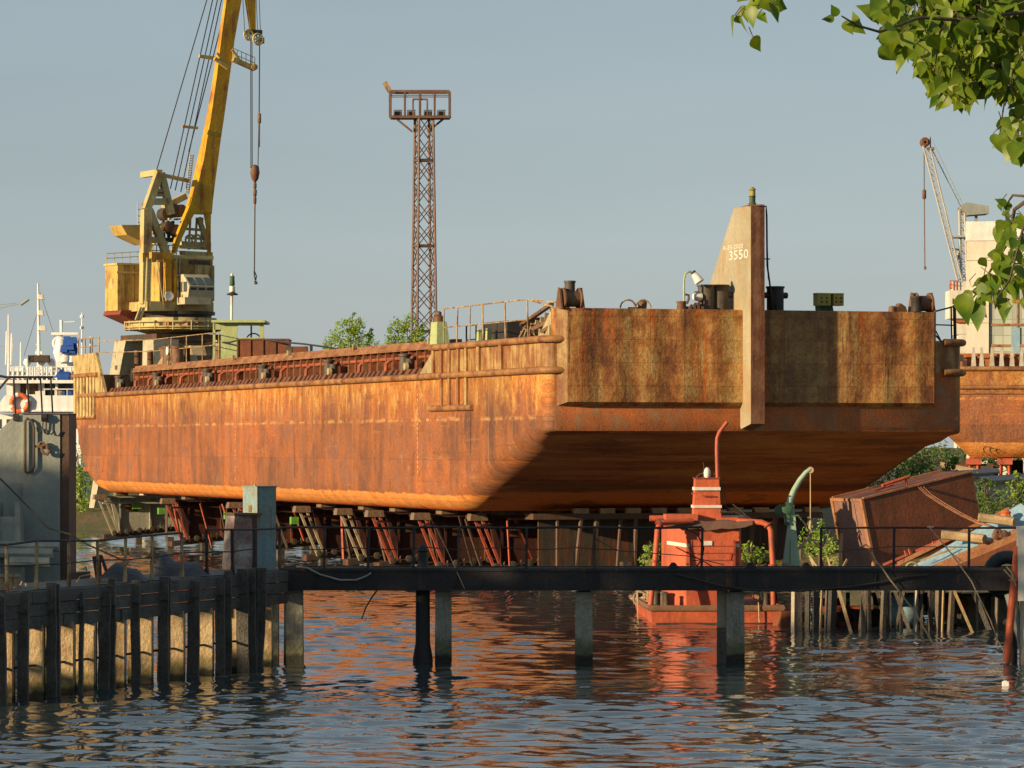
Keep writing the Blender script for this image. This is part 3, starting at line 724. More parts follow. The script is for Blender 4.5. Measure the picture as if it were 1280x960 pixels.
# ================================================================== things standing on the barge
FD = 7.15
c = W(297, 450, 172)
gf = thing('wheel_shelter', 'pale green open steel shelter standing on the barge deck in front of the yellow crane', 'shelter', (c.x, c.y, 8.3), 0)
m = MB(); d = 172
P3 = lambda px, py, dd: W(px, py, dd)
def slab(m, px0, px1, py0, py1, d0, d1):
    a = W(px0, py1, d0); b = W(px1, py0, d0); m.box(a.x, b.x, d0, d1, a.z, b.z)
slab(m, 276, 297, 403, 455, 171.4, 171.5); slab(m, 268, 275.8, 403, 412, 171.4, 174); m.build('side_panel', m_green, gf)
m = MB(); slab(m, 266, 269, 402, 455, 171.4, 171.6); slab(m, 324.5, 329.5, 403, 430, 171.4, 171.6); slab(m, 297.1, 324.4, 422, 424, 171.41, 171.5); slab(m, 313, 315, 407, 424, 173, 173.1); m.build('corner_post', m_green, gf)
m = MB(); slab(m, 264, 331, 400, 403, 171, 174.5); slab(m, 297.1, 324.4, 403.1, 407, 171.4, 171.5); m.build('roof_frame', m_green, gf)
m = MB(); q = W(317, 426, 172.5); m.torus(q, .33, .03, 1, 12, 6, 0, math.pi); m.build('steering_wheel', m_bollard, gf)
c = W(291, 400, 174); sm = thing('signal_mast', 'slim mast with a dark disc and a lamp rising behind the pale green frame', 'signal mast', (c.x, c.y, 8.3))
m = MB(); m.tube([W(289, 455, 174.6), W(290, 342, 174.6)], .06, 8); m.tube([W(290.3, 366, 174.6), W(290.3, 358, 174.6)], .13, 8); m.build('mast', m_dirtywhite, sm)
m = MB(); q = W(290.5, 367.5, 174.5); m.lathe(q, [(.02, .12), (.14, .06), (.26, 0), (.24, -.05), (.02, -.03)], 14); m.build('disc', m_black, sm)
m = MB(); q = W(290.3, 352, 174.6); m.lathe(q, [(.08, -.2), (.12, -.15), (.1, .15), (.12, .2), (.03, .3)], 10); m.build('lamp', m_dkgreen, sm)
def pbox(name, label, cat, px0, px1, py0, py1, d, dep, mt, rot=0.):
    c = W((px0 + px1) / 2, py1, d); t = thing(name, label, cat, (c.x, c.y, c.z), rot)
    w = (px1 - px0) * d / F; h = (py1 - py0) * d / F
    return t, w, h
t, w, h = pbox('rusty_tank', 'long rust brown steel box on the barge deck beside the pale green frame', 'steel box', 297, 360, 425, 452, 163, 3, m_box)
m = MB(fr(t)); m.box(-w / 2, w / 2, 0, 2.2, 0, h); m.build('box_body', m_box, t)
m = MB(fr(t)); m.box(-w / 2 - .03, w / 2 + .03, -.04, 2.25, h, h + .06)
for k in range(5): m.box(-w / 2 + k * w / 4 - .03, -w / 2 + k * w / 4 + .03, -.05, 0, .1, h)
m.build('lid_rim', m_deck, t)
t, w, h = pbox('deck_crate', 'small dark brown crate on the barge deck right of the long rusty box', 'crate', 366, 384, 433, 450, 158, 1, m_box)
m = MB(fr(t)); m.box(-w / 2, w / 2, 0, .8, 0, h); m.build('crate_body', m_box, t); m = MB(fr(t)); m.box(-w / 2 - .3, -w / 2 - .02, 0, .5, 0, h); m.build('crate_end', m_bollard, t)
m = MB(); m.tube([W(260, 429, 172), W(275, 428, 172), W(287, 428, 170), W(300, 424.5, 168), W(330, 424, 164), W(352, 427.5, 160), W(380, 430, 156), W(410, 434, 152), W(440, 440, 148)], .04, 6)
m.tube([W(389, 446, 155), W(389, 431, 155)], .06, 6); tag(m.build('sagging_cable', m_black), 'black cable sagging along the top of the barge deck from the pale green frame', 'cable')

# ================================================================== slipway cradles under the barge
def cradle(label, b, a0, length, plate, strut, first=False, gbox=False, zslope=.10, zbot=.22):
    o = FB @ Vector((a0, b, 0)); t = thing('slipway_cradle', label, 'cradle', o, TH, 'slipway cradles under the barge'); f_ = fr(t)
    zt = 2.22; L = length
    zb = lambda x: zbot + zslope * x + .2
    m = MB(f_)
    m.prism([(1.15, zb(1.15)), (L, zb(L)), (L, zt), (.75, zt)], 1, 1.2, 1.3)
    x = 1.2
    while x < L:
        m.box(x, x + .08, 1.1, 1.2, zb(x), zt); x += 1.5
    m.build('side_plate', plate, t)
    m = MB(f_); m.box(-.1, L, .55, 1.15, zt, zt + .10); m.box(.3, L, .72, .9, zt - .3, zt - .22); m.build('top_beam', plate, t)
    for y in (.45, 1.05):
        m = MB(f_); m.beam((0 if y < 1 else .45, y, zt), ((.75 if y < 1 else 1.2), y, zb(.6) - .05), .07, .09); m.build('strut', strut, t)
    m = MB(f_); m.prism([(.3, zb(.3) - .22), (L, zb(L) - .22), (L, zb(L)), (.3, zb(.3))], 1, .5, 1.2); m.build('rail_beam', m_dark, t)
    for k in range(6):
        x = .8 + k * .62
        m = MB(f_); m.lathe((x, .42, zb(x) + .03), [(.05, -.06), (.13, -.05), (.13, .05), (.05, .06), (.04, .12)], 10, 1); m.prism([(x + .2, zb(x) - .05), (x + .32, zb(x) - .05), (x + .3, zb(x) + .2)], 1, .4, .5); m.build('roller', m_bollard, t)
    m = MB(f_); m.tap(-.25, .4, .15, .6, zt - .08, -.2, .36, .17, .58, zt + .16); m.build('timber_block', m_cap, t)
    m = MB(f_)
    for k in range(3): m.box(.9 + k * 1.5, 1.5 + k * 1.5 + .2 * (k % 2), .5, 1.2, zt + .105, zt + .24)
    m.each('packing_block', m_cap, t)
    if gbox:
        m = MB(f_); m.box(1.75 if gbox < 2 else -.28, 2.15 if gbox < 2 else .02, .6, .85, zt - .55, zt - .27); m.build('green_box', m_gbox, t)
    m = MB(f_); m.box(1.5, 2.1, 1.15, 1.205, 1.55 if L > 4 else 1.4, 1.9); m.build('manhole', m_dark, t)
    return t
spec = [(125, 0, 'grey-green slipway cradle with a row of rollers, under the bow end of the barge', m_cradle_grey, m_strutc, 1),
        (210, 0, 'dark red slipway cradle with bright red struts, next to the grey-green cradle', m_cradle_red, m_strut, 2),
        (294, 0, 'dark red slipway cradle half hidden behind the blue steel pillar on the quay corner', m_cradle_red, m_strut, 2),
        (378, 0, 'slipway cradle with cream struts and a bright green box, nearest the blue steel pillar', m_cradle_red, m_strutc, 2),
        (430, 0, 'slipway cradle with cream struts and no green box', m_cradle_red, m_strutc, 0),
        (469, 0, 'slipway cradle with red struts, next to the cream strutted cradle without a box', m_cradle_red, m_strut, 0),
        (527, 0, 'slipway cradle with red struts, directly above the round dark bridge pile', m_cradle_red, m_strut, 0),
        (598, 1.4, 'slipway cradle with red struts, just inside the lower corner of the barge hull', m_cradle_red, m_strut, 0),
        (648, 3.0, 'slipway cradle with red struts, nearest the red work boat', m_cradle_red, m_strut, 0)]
for px, a, lab, pl, stt, gb in spec:
    b = hit(barge, px, 648, x=a).y
    t = cradle(lab, b, a, 13.2 - a if px > 300 else 10, pl, stt, gbox=gb)
ways = thing('slipway', 'dark timber piles of the slipway standing in the water below the cradles', 'slipway', FB @ Vector((0, 8, 0)), TH)
m = MB(FB)
for k in range(10):
    b = 8 + k * 6.6
    for q in range(5):
        m.box(-1 + q * 3.3, -.7 + q * 3.3, b + .1, b + .4, -1.5, .1 + .10 * (q * 3.3))
m.each('pile', m_timber, ways)
rq = random.Random(44); m = MB(FB)
for k in range(34):
    b = 9.5 + k * 1.6 + rq.uniform(-.5, .5); a = rq.uniform(.3, 3.2); m.cur = k % 4 % 3; h_ = rq.uniform(.0, .5)
    m.beam((a, b, 2.3 - h_ * .3), (a + rq.uniform(-.1, .7), b + rq.uniform(-.3, .3), .25 + .1 * a), rq.uniform(.05, .1), rq.uniform(.06, .1))
m.each('prop', [m_strut, m_brownedge, m_dark], ways)
props = thing('support_frame', 'dark brown frame of upright props under the blunt stern of the barge', 'props', FB @ Vector((8, 9, 0)), TH)
m = MB(FB)
for k in range(13):
    x = 3.4 + k * .72; m.tube([(x, 8.6 + .2 * (k % 3), .3), (x + .15 * (k % 2), 8.6, 2.25)], .06 + .02 * (k % 3), 6)
m.each('prop', m_brownedge, props)
m = MB(FB); m.box(3, 13, 9.4, 9.5, .3, 2.2); m.build('shade_backing', m_dark, props)  # dark sheet standing in for the shade under the stern
m = MB(FB); m.box(2.5, 13.2, 8.5, 9.4, 2.22, 2.42); m.build('head_beam', m_brownedge, props)
m = MB(FB)
for k in range(10):
    x = 4 + k * .95; m.box(x, x + .5, 8.45, 8.8, 2.423, 2.6)
m.each('packing_block', m_plank, props)

# ================================================================== YELLOW PORTAL CRANE
c = W(222, 560, 215); CR = R(30)
crane = thing('portal_crane', 'tall yellow harbour crane with a box jib and white cab, behind the barge', 'crane', (c.x, c.y, 1.2), CR); FC = fr(crane)
ch = lambda px, py, y=0.: hit(crane, px, py, y=y)
def cbox(m, px0, px1, py0, py1, y0, y1):
    a = ch(px0, py1, y0); b = ch(px1, py0, y0); m.box(a.x, b.x, y0, y1, a.z, b.z)
zc = lambda py: zat(py, 215) - 1.2
# portal
for sx, sy in ((-1, -1), (1, -1), (1, 1), (-1, 1)):
    m = MB(FC); m.tap(sx * 3.4 - .35, sx * 3.4 + .35, sy * 3.4 - .35, sy * 3.4 + .35, 0, sx * 1.9 - .75, sx * 1.9 + .75, sy * 1.9 - .75, sy * 1.9 + .75, zc(426)); m.build('portal_leg', m_leg, crane)
m = MB(FC); m.box(-2.4, 2.4, -2.4, 2.4, zc(427), zc(419)); m.build('portal_beam', m_dark, crane)
m = MB(FC); m.lathe((0, 0, 0), [(1.5, zc(419)), (2.5, zc(413)), (2.75, zc(411)), (2.75, zc(403)), (2.2, zc(402)), (2.2, zc(398))], 20); m.build('ring_platform', m_pyel, crane)
m = MB(FC)
for zz in (zc(411) + .05, zc(403.5)): m.torus((0, 0, zz), 2.95, .05, 2, 24, 6)
for k in range(18):
    a = k * math.pi / 9; m.tube([(2.95 * math.cos(a), 2.95 * math.sin(a), zc(414)), (2.95 * math.cos(a), 2.95 * math.sin(a), zc(402))], .035, 5)
m.lathe((0, 0, 0), [(2.6, zc(413)), (3.0, zc(413)), (3.0, zc(412)), (2.6, zc(412))], 20)
m.build('platform_railing', m_pyel, crane)
m = MB(FC); m.lathe((0, 0, 0), [(1.9, zc(399)), (1.9, zc(394)), (2.1, zc(394)), (2.1, zc(390)), (1.7, zc(390)), (1.7, zc(386))], 24); m.build('slew_ring', m_black, crane)
# machinery house
m = MB(FC); cbox(m, 184, 267, 378, 388, -1.8, 1.8); m.build('base_frame', m_pyel, crane)
m = MB(FC); cbox(m, 205, 266, 322, 378, -1.5, 1.6); house = m.build('machinery_house', m_yel, crane)
m = MB(FC); cbox(m, 204, 267, 320, 323, -1.56, 1.66); cbox(m, 247, 268, 332, 376, -1.58, -1.52); cbox(m, 220, 222, 323, 378, -1.58, -1.52); m.build('house_trim', m_pyel, house)
m = MB(FC); cbox(m, 216, 244, 324, 342, -1.53, -1.505); m.build('rust_patch', mat('house_rust', (.42, .29, .08), (.30, .17, .05), .45, 1.6), house)
cw = MB(FC); cbox(cw, 147, 186, 331, 388, .6, 2.3)
cw.build('counter_house', m_yel, crane)
m = MB(FC); cbox(m, 146, 186, 329.5, 331, .55, 2.35); cbox(m, 146, 186, 340, 341.5, .56, .6); a = ch(147, 360, .6); m.box(a.x - .03, a.x, 1.2, 1.6, zc(362), zc(349)); m.build('house_trim', m_pyel, crane)
a = ch(149, 388, .6); b = ch(186, 388, .6)
m = MB(FC); m.prism([(a.x, zc(388.5)), (b.x + 1.2, zc(388.5)), (b.x + 1.0, zc(394)), (b.x - .2, zc(406)), (b.x - .5, zc(406)), (a.x - .1, zc(394))], 1, .3, 2.6); m.build('counterweight', m_cwred, crane)
# operator's cab
cab = MB(FC); cbox(cab, 231, 264, 372, 380, -2.9, -1.5)
a = ch(231, 345, -2.4); b = ch(262, 345, -2.4); x0, x1 = a.x, b.x; z0, z1, z2 = zc(378), zc(360), zc(345)
cab.prism([(-1.5, z0), (-2.75, z0), (-3.0, z1), (-2.2, z2), (-1.5, z2)], 0, x0, x1)
cab = cab.build('cab', m_cab, crane)
m = MB(FC)
def q3(x, y, z): return (x, y, z)
for i in range(3):
    xa = x0 + .08 + i * (x1 - x0) / 3; xb = xa + (x1 - x0) / 3 - .12
    m.hexa([(xa, -2.80, z0 + .35), (xb, -2.80, z0 + .35), (xb, -2.70, z0 + .35), (xa, -2.70, z0 + .35), (xa, -3.01, z1 - .08), (xb, -3.01, z1 - .08), (xb, -2.9, z1 - .08), (xa, -2.9, z1 - .08)])
    m.hexa([(xa, -2.98, z1 + .08), (xb, -2.98, z1 + .08), (xb, -2.85, z1 + .04), (xa, -2.85, z1 + .04), (xa, -2.28, z2 - .08), (xb, -2.28, z2 - .08), (xb, -2.15, z2 - .12), (xa, -2.15, z2 - .12)])
for y0, y1 in ((-2.7, -2.25), (-2.1, -1.65)): m.box(x0 - .015, x0, y0, y1, z0 + .5, z1 + .25)
m.build('cab_window', m_glass, cab)
# tower above the house
m = MB(FC)
def cbar(p, q, w, y0=0., y1=None):
    a = ch(*p, y0); b = ch(*q, y0 if y1 is None else y1); m.beam(a, b, w, w)
for y in (-1.2, 1.0):
    cbar((181, 380), (183, 262), .5, y); cbar((183, 262), (199, 216), .42, y); cbar((186, 262), (208, 318), .38, y); cbar((214, 268), (201, 216), .36, y)
    cbar((176, 322), (216, 322), .5, y); cbar((183, 252), (212, 252), .36, y); cbar((180, 278), (192, 280), .3, y); cbar((180, 300), (200, 300), .35, y)
    cbar((188, 238), (206, 238), .2, y); cbar((190, 244), (208, 244), .15, y); cbar((192, 231), (204, 231), .15, y)
tower = m.build('a_frame', m_pyel, crane)
m = MB(FC); m.prism([(ch(187, 228, -1.2).x, zc(246)), (ch(212, 246, -1.2).x, zc(246)), (ch(206, 236, -1.2).x, zc(238)), (ch(192, 228, -1.2).x, zc(238))], 1, -.9, -.8); cbox(m, 196, 203, 212, 219, -1.2, 1.0); m.build('head_plate', m_pyel, tower)
m = MB(FC)
for y in (-1.0, .8):
    for k in range(9): cbar((187 + k * 2.2, 276 + k * 5), (193 + k * 2.2, 276 + k * 5), .1, y)
m.build('stair', m_pyel, tower)
m = MB(FC); cbar((199, 218), (236, 226), .2, 0.); cbar((207, 258), (232, 245), .34, .2); cbar((205, 260), (212, 257), .5, .2); m.build('luffing_strut', m_pyel, tower)
m = MB(FC)
for px, py, r in ((204, 268, .36), (212, 264, .4), (221, 264, .36), (206, 284, .3), (214, 288, .32)):
    q = ch(px, py, .2); m.lathe((q.x, 0, q.z), [(r * .5, -.5), (r, -.45), (r, .35), (r * .4, .4)], 10, 1)
for px in (204, 210, 216): cbar((px, 276), (px + 1, 300), .14, .2)
cbar((196, 282), (226, 284), .2, .3); cbar((196, 300), (226, 300), .25, .3)
m.build('winch_gear', m_dark, crane)
a0_, a1_ = ch(152, 285, .6), ch(180, 285, .6)
m = MB(FC); m.prism([(ch(150, 283, .4).x, zc(283)), (ch(182, 283, .4).x, zc(282)), (ch(182, 304, .4).x, zc(306)), (ch(157, 295, .4).x, zc(295))], 1, .2, 1.9); m.build('counterweight_arm', m_yel, crane)
m = MB(FC)
for px0, px1, y in ((133, 182, .7),):
    for k in range(6):
        px = px0 + (px1 - px0) * k / 5; m.tube([ch(px, 329, y), ch(px, 317 - k * .6, y)], .025, 5)
    for dy in (0, 6): m.tube([ch(px0, 317 + dy, y), ch(px1, 314 + dy, y)], .022, 5)
for px in (172, 178): m.tube([ch(px, 284, .5), ch(px, 252, .5)], .03, 5)
for py in (262, 270, 278): m.tube([ch(172, py, .5), ch(184, py, .5)], .025, 5)
m.build('house_railing', m_pyel, crane)
m = MB(FC)
for px in (182, 187): m.tube([ch(px + 2, 322, -1.9), ch(px, 384, -1.9)], .05, 5)
for k in range(12): m.tube([ch(183 + .1 * k, 326 + 5 * k, -1.9), ch(188 - .1 * k, 326 + 5 * k, -1.9)], .03, 5)
cbar((176, 384), (170, 400), .12, -2.0); cbar((180, 384), (175, 400), .12, -2.0)
m.build('access_ladder', m_pyel, crane)
m = MB(FC); cbar((188, 319), (213, 320), .36, -1.75); cbar((209, 322), (211, 376), .30, -1.75); cbar((218, 326), (218, 380), .18, -1.7); cbar((214, 320), (208, 336), .24, -1.75); m.build('front_column', m_jib, crane)
m = MB(FC); q = ch(211, 370, -2.1); m.lathe((q.x, -2.1, q.z), [(.05, .1), (.25, .02), (.27, -.08), (.02, -.06)], 12, 1); m.build('work_lamp', m_sigwhite, crane)
# clutter hung on the crane: ladders, cable runs, boxes and panel seams
m = MB(FC)
for py in (346, 360, 374): cbox(m, 205.5, 266, py, py + .7, -1.515, -1.502)
for px in (228, 240, 255): cbox(m, px, px + .6, 323, 378, -1.516, -1.503)
m.build('panel_seam', m_dark, house)
m = MB(FC)
for px in (156, 168, 178): cbox(m, px, px + .5, 331, 388, .585, .60)
m.build('panel_seam', m_dark, crane)
rq = random.Random(12); m = MB(FC)
for k in range(16):
    px, py = rq.uniform(186, 226), rq.uniform(270, 318); w_ = rq.uniform(1.5, 4); cbox(m, px, px + w_, py, py + rq.uniform(1.5, 5), -.6 + rq.uniform(-.3, .5), .2)
m.build('switch_box', m_pyel, crane)
m = MB(FC)
for k in range(7):
    px = 190 + k * 5; m.tube([ch(px, 322, -.9), ch(px + 1, 306, -.9)], .03, 5)
m.tube([ch(188, 306, -.9), ch(228, 307, -.9)], .03, 5); m.tube([ch(188, 313, -.9), ch(228, 314, -.9)], .025, 5)
m.tube([ch(196, 320, -1.7), ch(200, 350, -1.8), ch(206, 385, -1.8)], .05, 5); m.tube([ch(225, 322, -1.6), ch(224, 350, -1.6), ch(227, 378, -1.6)], .04, 5)
m.build('service_railing', m_pyel, crane)
m = MB(FC); cbox(m, 236, 262, 326, 330, -1.56, -1.52); m.build('vent_plate', m_dark, house)
m = MB(FC)
for k in range(10):
    a_ = rq.uniform(-2.6, -.4); m.lathe((2.72 * math.cos(a_), 2.72 * math.sin(a_), zc(407)), [(.05, -.2), (.22, -.18), (.22, .15), (.05, .2)], 6)
m.build('ring_bolt', m_fender, crane)
# lattice guard at the jib foot
m = MB(FC)
for px in (236, 244, 251): cbar((px, 312), (px + 2, 272), .1, -.6)
for py in (286, 297, 306): cbar((232, py), (258, py + 2), .14, -.6)
cbar((248, 272), (258, 300), .24, -.8); cbar((258, 300), (254, 310), .24, -.8); cbar((226, 306), (262, 308), .4, -.5); cbar((226, 318), (264, 320), .4, -.9)
for px in (238, 246): 
    q = ch(px, 300, -.7); m.torus(q, .3, .06, 1, 10, 5)
m.build('jib_foot_gear', m_pyel, crane)
# the jib: box girder, narrow lit left face, broad right face
def jib_ring(lx, fx, rx, py):
    # left edge, front corner, right edge in view columns at height py
    z = zc(py)
    e1 = Vector((math.cos(CR), math.sin(CR), 0))
    fcr = ch(fx, py, -1.3); 
    lft = (fcr.x, fcr.y + (fx - lx) * 215 / F / .5, z)
    rgt = (fcr.x + (rx - fx) * 215 / F / .866, fcr.y, z)
    f0 = (fcr.x, fcr.y, z)
    return [f0, rgt, (rgt[0], lft[1], z), lft]
m = MB(FC)
rows = [(277.5 + 14.5, 296 + 16, 317, -80), (279.5, 283, 301, 0), (272, 276.5, 292.5, 50), (265, 270.5, 286, 100), (256, 263.5, 279, 150), (250, 258, 274.5, 180), (245, 255, 272, 200), (239.5, 249, 268.5, 225), (233, 243, 265, 252), (228, 237, 263.5, 268)]
rows[0] = (291, 295, 314, -80)
rings = []
for lx, fx, rx, py in rows: rings.append([m.pt(p) for p in jib_ring(lx, fx, rx, py)])
for a, b in zip(rings, rings[1:]):
    for k in range(4): m.face((a[k], a[(k + 1) % 4], b[(k + 1) % 4], b[k]))
m.face(rings[0]); m.face(rings[-1])
# two legs of the fork
def leg(rws):
    rg = [[m.pt(p) for p in jib_ring(*r_)] for r_ in rws]
    for a, b in zip(rg, rg[1:]):
        for k in range(4): m.face((a[k], a[(k + 1) % 4], b[(k + 1) % 4], b[k]))
    m.face(rg[0]); m.face(rg[-1])
leg([(228, 237, 243.5, 267), (222, 231, 235, 283), (216, 224, 227, 300), (212, 218, 220.5, 318)])
leg([(254, 256, 263.5, 267), (257, 258.5, 263.3, 285), (259, 260.5, 263.6, 322)])
m.build('jib', m_jib, crane)
m = MB(FC)
cbar((249, 70), (269, 73), .18, -1.5); cbar((268, 73), (285, 85), .2, -1.9); cbar((271, 66), (285, 85), .12, -1.9); cbar((291, 74), (318, 86), .26, -1.4); cbar((290, 62), (300, 76), .12, -1.4)
cbar((228, 158), (247, 160), .14, -1.3)
q = ch(317, 84, -1.5); m.lathe(q, [(.1, -.2), (.18, -.18), (.18, .15), (.1, .18)], 10, 1)
for k in range(6): m.tube([ch(291 + 5.5 * k, 76 + 2 * k, -1.4), ch(291 + 5.5 * k, 60 + 2.4 * k, -1.4)], .02, 5)
for dy in (0, 7): m.tube([ch(291, 60 + dy, -1.4), ch(318.5, 72 + dy, -1.4)], .02, 5)
m.each('jib_gangway', m_yel, crane)
m = MB(FC)
for k in range(16): m.tube([ch(232.5 + .35 * k, 240 - 3.0 * k, .6), ch(236.5 + .35 * k, 240 - 3.0 * k, .6)], .022, 5)
m.tube([ch(232, 243, .6), ch(238, 192, .6)], .03, 5); m.tube([ch(236, 243, .6), ch(242, 192, .6)], .03, 5); m.build('jib_ladder', m_pyel, crane)
# fly jib hanging down from the jib head, beyond the top of the view
m = MB(FC)
def fly(rws):
    rg = [[m.pt(p) for p in jib_ring(*r_)] for r_ in rws]
    for a, b in zip(rg, rg[1:]):
        for k in range(4): m.face((a[k], a[(k + 1) % 4], b[(k + 1) % 4], b[k]))
    m.face(rg[0]); m.face(rg[-1])
fly([(296, 301, 322, -80), (306, 308.5, 319.3, 0), (312, 313.5, 319.5, 38)])
flyj = m.build('fly_jib', m_jib, crane)
for px, py, r in ((310.5, 43.5, .33), (322.5, 49, .36)):
    m = MB(FC); q = ch(px, py, -1.9 if px < 315 else -2.1); m.torus(q, r * .82, .065, 1, 18, 6); m.lathe(q, [(.03, -.06), (.09, -.05), (.09, .05), (.03, .06)], 10, 1)
    for k in range(3): m.bar(q + Vector((math.cos(k * 1.05) * r * .8, 0, math.sin(k * 1.05) * r * .8)), q - Vector((math.cos(k * 1.05) * r * .8, 0, math.sin(k * 1.05) * r * .8)), .05)
    m.build('sheave', m_pyel, flyj)
m = MB(FC); cbox(m, 313, 328, 37.5, 42, -1.9, -1.3); cbox(m, 326, 330.5, 47, 54, -1.9, -1.5); m.build('sheave_block', m_dark, flyj)
m = MB(FC)
for px0, py0, px1, py1 in ((261.5, -10, 193, 222), (268, -10, 213, 236), (274, -10, 219, 238), (279, -10, 226, 240), (279.5, 20, 236, 190)): m.tube([ch(px0, py0, .9), ch(px1, py1, .9)], .032, 5)
m.build('luffing_rope', m_cable, crane)
m = MB(FC); y = -2.0
for px in (313.3, 315): m.tube([ch(px, 50, y), ch(px + .3, 210, y)], .026, 5)
m.tube([ch(324.6, 52, y), ch(324, 140, y)], .034, 5); m.tube([ch(324, 140, y), ch(322.5, 210, y)], .026, 5)
for px in (304, 321, 324.6): m.tube([ch(px - 1, -10, y), ch(px + (2 if px < 310 else 1), 40, y)], .02, 5)
m.build('hoist_rope', m_cable, crane)
m = MB(FC); q = ch(318.7, 218, y); m.lathe(q, [(.05, .55), (.22, .45), (.27, .1), (.2, -.25), (.06, -.45)], 10, 2)
q = ch(318.7, 236, y); m.lathe(q, [(.05, .35), (.1, .3), (.1, .05), (.06, 0), (.12, -.1), (.1, -.4), (.04, -.45)], 8); q = ch(318.6, 254, y); m.lathe(q, [(.04, .4), (.1, .3), (.09, 0), (.03, -.1)], 8)
m.tube([ch(318.6, 225, y), ch(318.6, 258, y)], .05, 6)
q = ch(324.3, 148, y); m.lathe(q, [(.04, .3), (.1, .25), (.1, -.25), (.04, -.3)], 8); m.tube([ch(324.2, 150, y), ch(324, 184, y)], .05, 5)
m.build('hook_block', m_winch, crane)
m = MB(FC); m.tube([ch(318.6, 258, y), ch(318, 335, y), ch(317.6, 342, y), ch(319, 350, y)], .04, 6); m.tube([ch(317.6, 338, y), ch(320.5, 345, y), ch(319.5, 352, y)], .035, 6); m.tube([ch(318.5, 351, y), ch(319, 355, y), ch(321, 354.5, y), ch(321, 352, y)], .05, 6); m.build('sling', m_cable, crane)
# ================================================================== FLOODLIGHT TOWER
c = W(530, 560, 230); tw = thing('floodlight_tower', 'slender rusty lattice floodlight tower with a railed platform, against the open sky', 'lattice tower', (c.x, c.y, 1.0), R(18)); FT = fr(tw)
zT = lambda py: zat(py, 230) - 1.0
zt = zT(147)
def half(z): return .44 + (.72 - .44) * (1 - z / zt)
for sx in (-1, 1):
    for sy in (-1, 1):
        m = MB(FT); m.beam((sx * half(0), sy * half(0), 0), (sx * half(zt), sy * half(zt), zt), .11, .11); m.build('leg', m_tower, tw)
m = MB(FT); z = 0.5; k = 0
zs = list(np.linspace(0.3, zt, 19))
for i, (z0, z1) in enumerate(zip(zs, zs[1:])):
    h0, h1 = half(z0), half(z1)
    for a in range(4):
        rot = lambda x, y: [(x, y), (-y, x), (-x, -y), (y, -x)][a]
        p0 = rot(-h0, -h0); p1 = rot(h0, -h0); q0 = rot(-h1, -h1); q1 = rot(h1, -h1)
        m.bar((*p0, z0), (*q1, z1), .034); m.bar((*p1, z0), (*q0, z1), .034)
        if i % 4 == 3: m.beam((*q0, z1), (*q1, z1), .1, .14)
m.build('bracing', m_tower, tw)
pf = W(525, 131, 230) 
m = MB(); w = 1.78; cx, cy = pf.x, c.y; zb, zu = zat(147, 230), zat(115, 230)
for sx in (-1, 1):
    for yy in (-.55, .55): m.beam((cx + sx * w, cy + yy, zb), (cx + sx * w, cy + yy, zu), .14, .14)
for yy in (-.55, .55):
    m.beam((cx - w, cy + yy, zb), (cx + w, cy + yy, zb), .16, .16); m.beam((cx - w, cy + yy, zu), (cx + w, cy + yy, zu), .13, .14); m.beam((cx - w, cy + yy, zu - .25), (cx + w, cy + yy, zu - .25), .05, .05)
    m.beam((cx + .0, cy + yy, zb), (cx + .0, cy + yy, zu), .12, .12)
    m.beam((cx - .9, cy + yy, zb), (cx - .9, cy + yy, zu), .1, .1); m.beam((cx + .88, cy + yy, zb), (cx + .88, cy + yy, zu), .1, .1)
for sx in (-1, 1): m.beam((cx + sx * 1.5, cy, zb), (cx + sx * .45, cy, zb - .85), .12, .12)
m.beam((cx - .4, cy - .5, zb), (cx - .4, cy - .5, zb + 1.05), .1, .1); m.beam((cx + .45, cy - .5, zb), (cx + .45, cy - .5, zb + 1.05), .1, .1); m.beam((cx - .4, cy - .5, zb + 1.05), (cx + .45, cy - .5, zb + 1.05), .1, .1)
m.box(cx - w, cx + w, cy - .5, cy + .5, zb - .02, zb + .03)
m.build('platform', m_tower, tw)
m = MB()
for dx in (-1.3, -.5, .5, 1.3):
    m.box(cx + dx - .22, cx + dx + .22, cy - .3, cy + .1, zb + .12, zb + .36); m.tube([(cx + dx - .25, cy - .2, zb + .1), (cx + dx - .25, cy - .2, zb + .42), (cx + dx + .25, cy - .2, zb + .42)], .03, 5)
m.build('floodlight', m_bollard, tw)
m = MB(); q = W(484, 109, 230); m.beam(W(480.5, 103, 230), W(487.5, 114, 230), .32, .3); m.tube([W(487, 113, 230), W(490, 116, 230)], .05, 5); m.build('tilted_floodlight', m_cream, tw)
# ================================================================== WHITE SHIP
DS = 255
c = W(40, 560, DS); ship = thing('white_ship', 'white passenger ship with a railed wheelhouse roof and slim masts, behind the barge bow', 'ship', (c.x, c.y, 0), 0)
def sl(m, px0, px1, py0, py1, d0, d1):
    a = W(px0, py1, d0); b = W(px1, py0, d0); m.box(a.x, b.x, d0, d1, a.z, b.z); return m
z_ = lambda py: zat(py, DS)
m = MB(); m.prism([(W(-120, 0, DS).x, -.5), (W(99, 0, DS).x, -.5), (W(103, 0, DS).x, z_(556)), (W(-120, 0, DS).x, z_(556))], 1, DS - .5, DS + 11); m.build('hull', m_white, ship)
m = MB(); sl(m, -60, 98, 518, 556, DS + .3, DS + 9); m.cur = 1
for px in range(-40, 98, 12): sl(m, px, px + 6, 524, 536, DS + .28, DS + .3)
m.build('lower_deckhouse', [m_white, m_glass], ship)
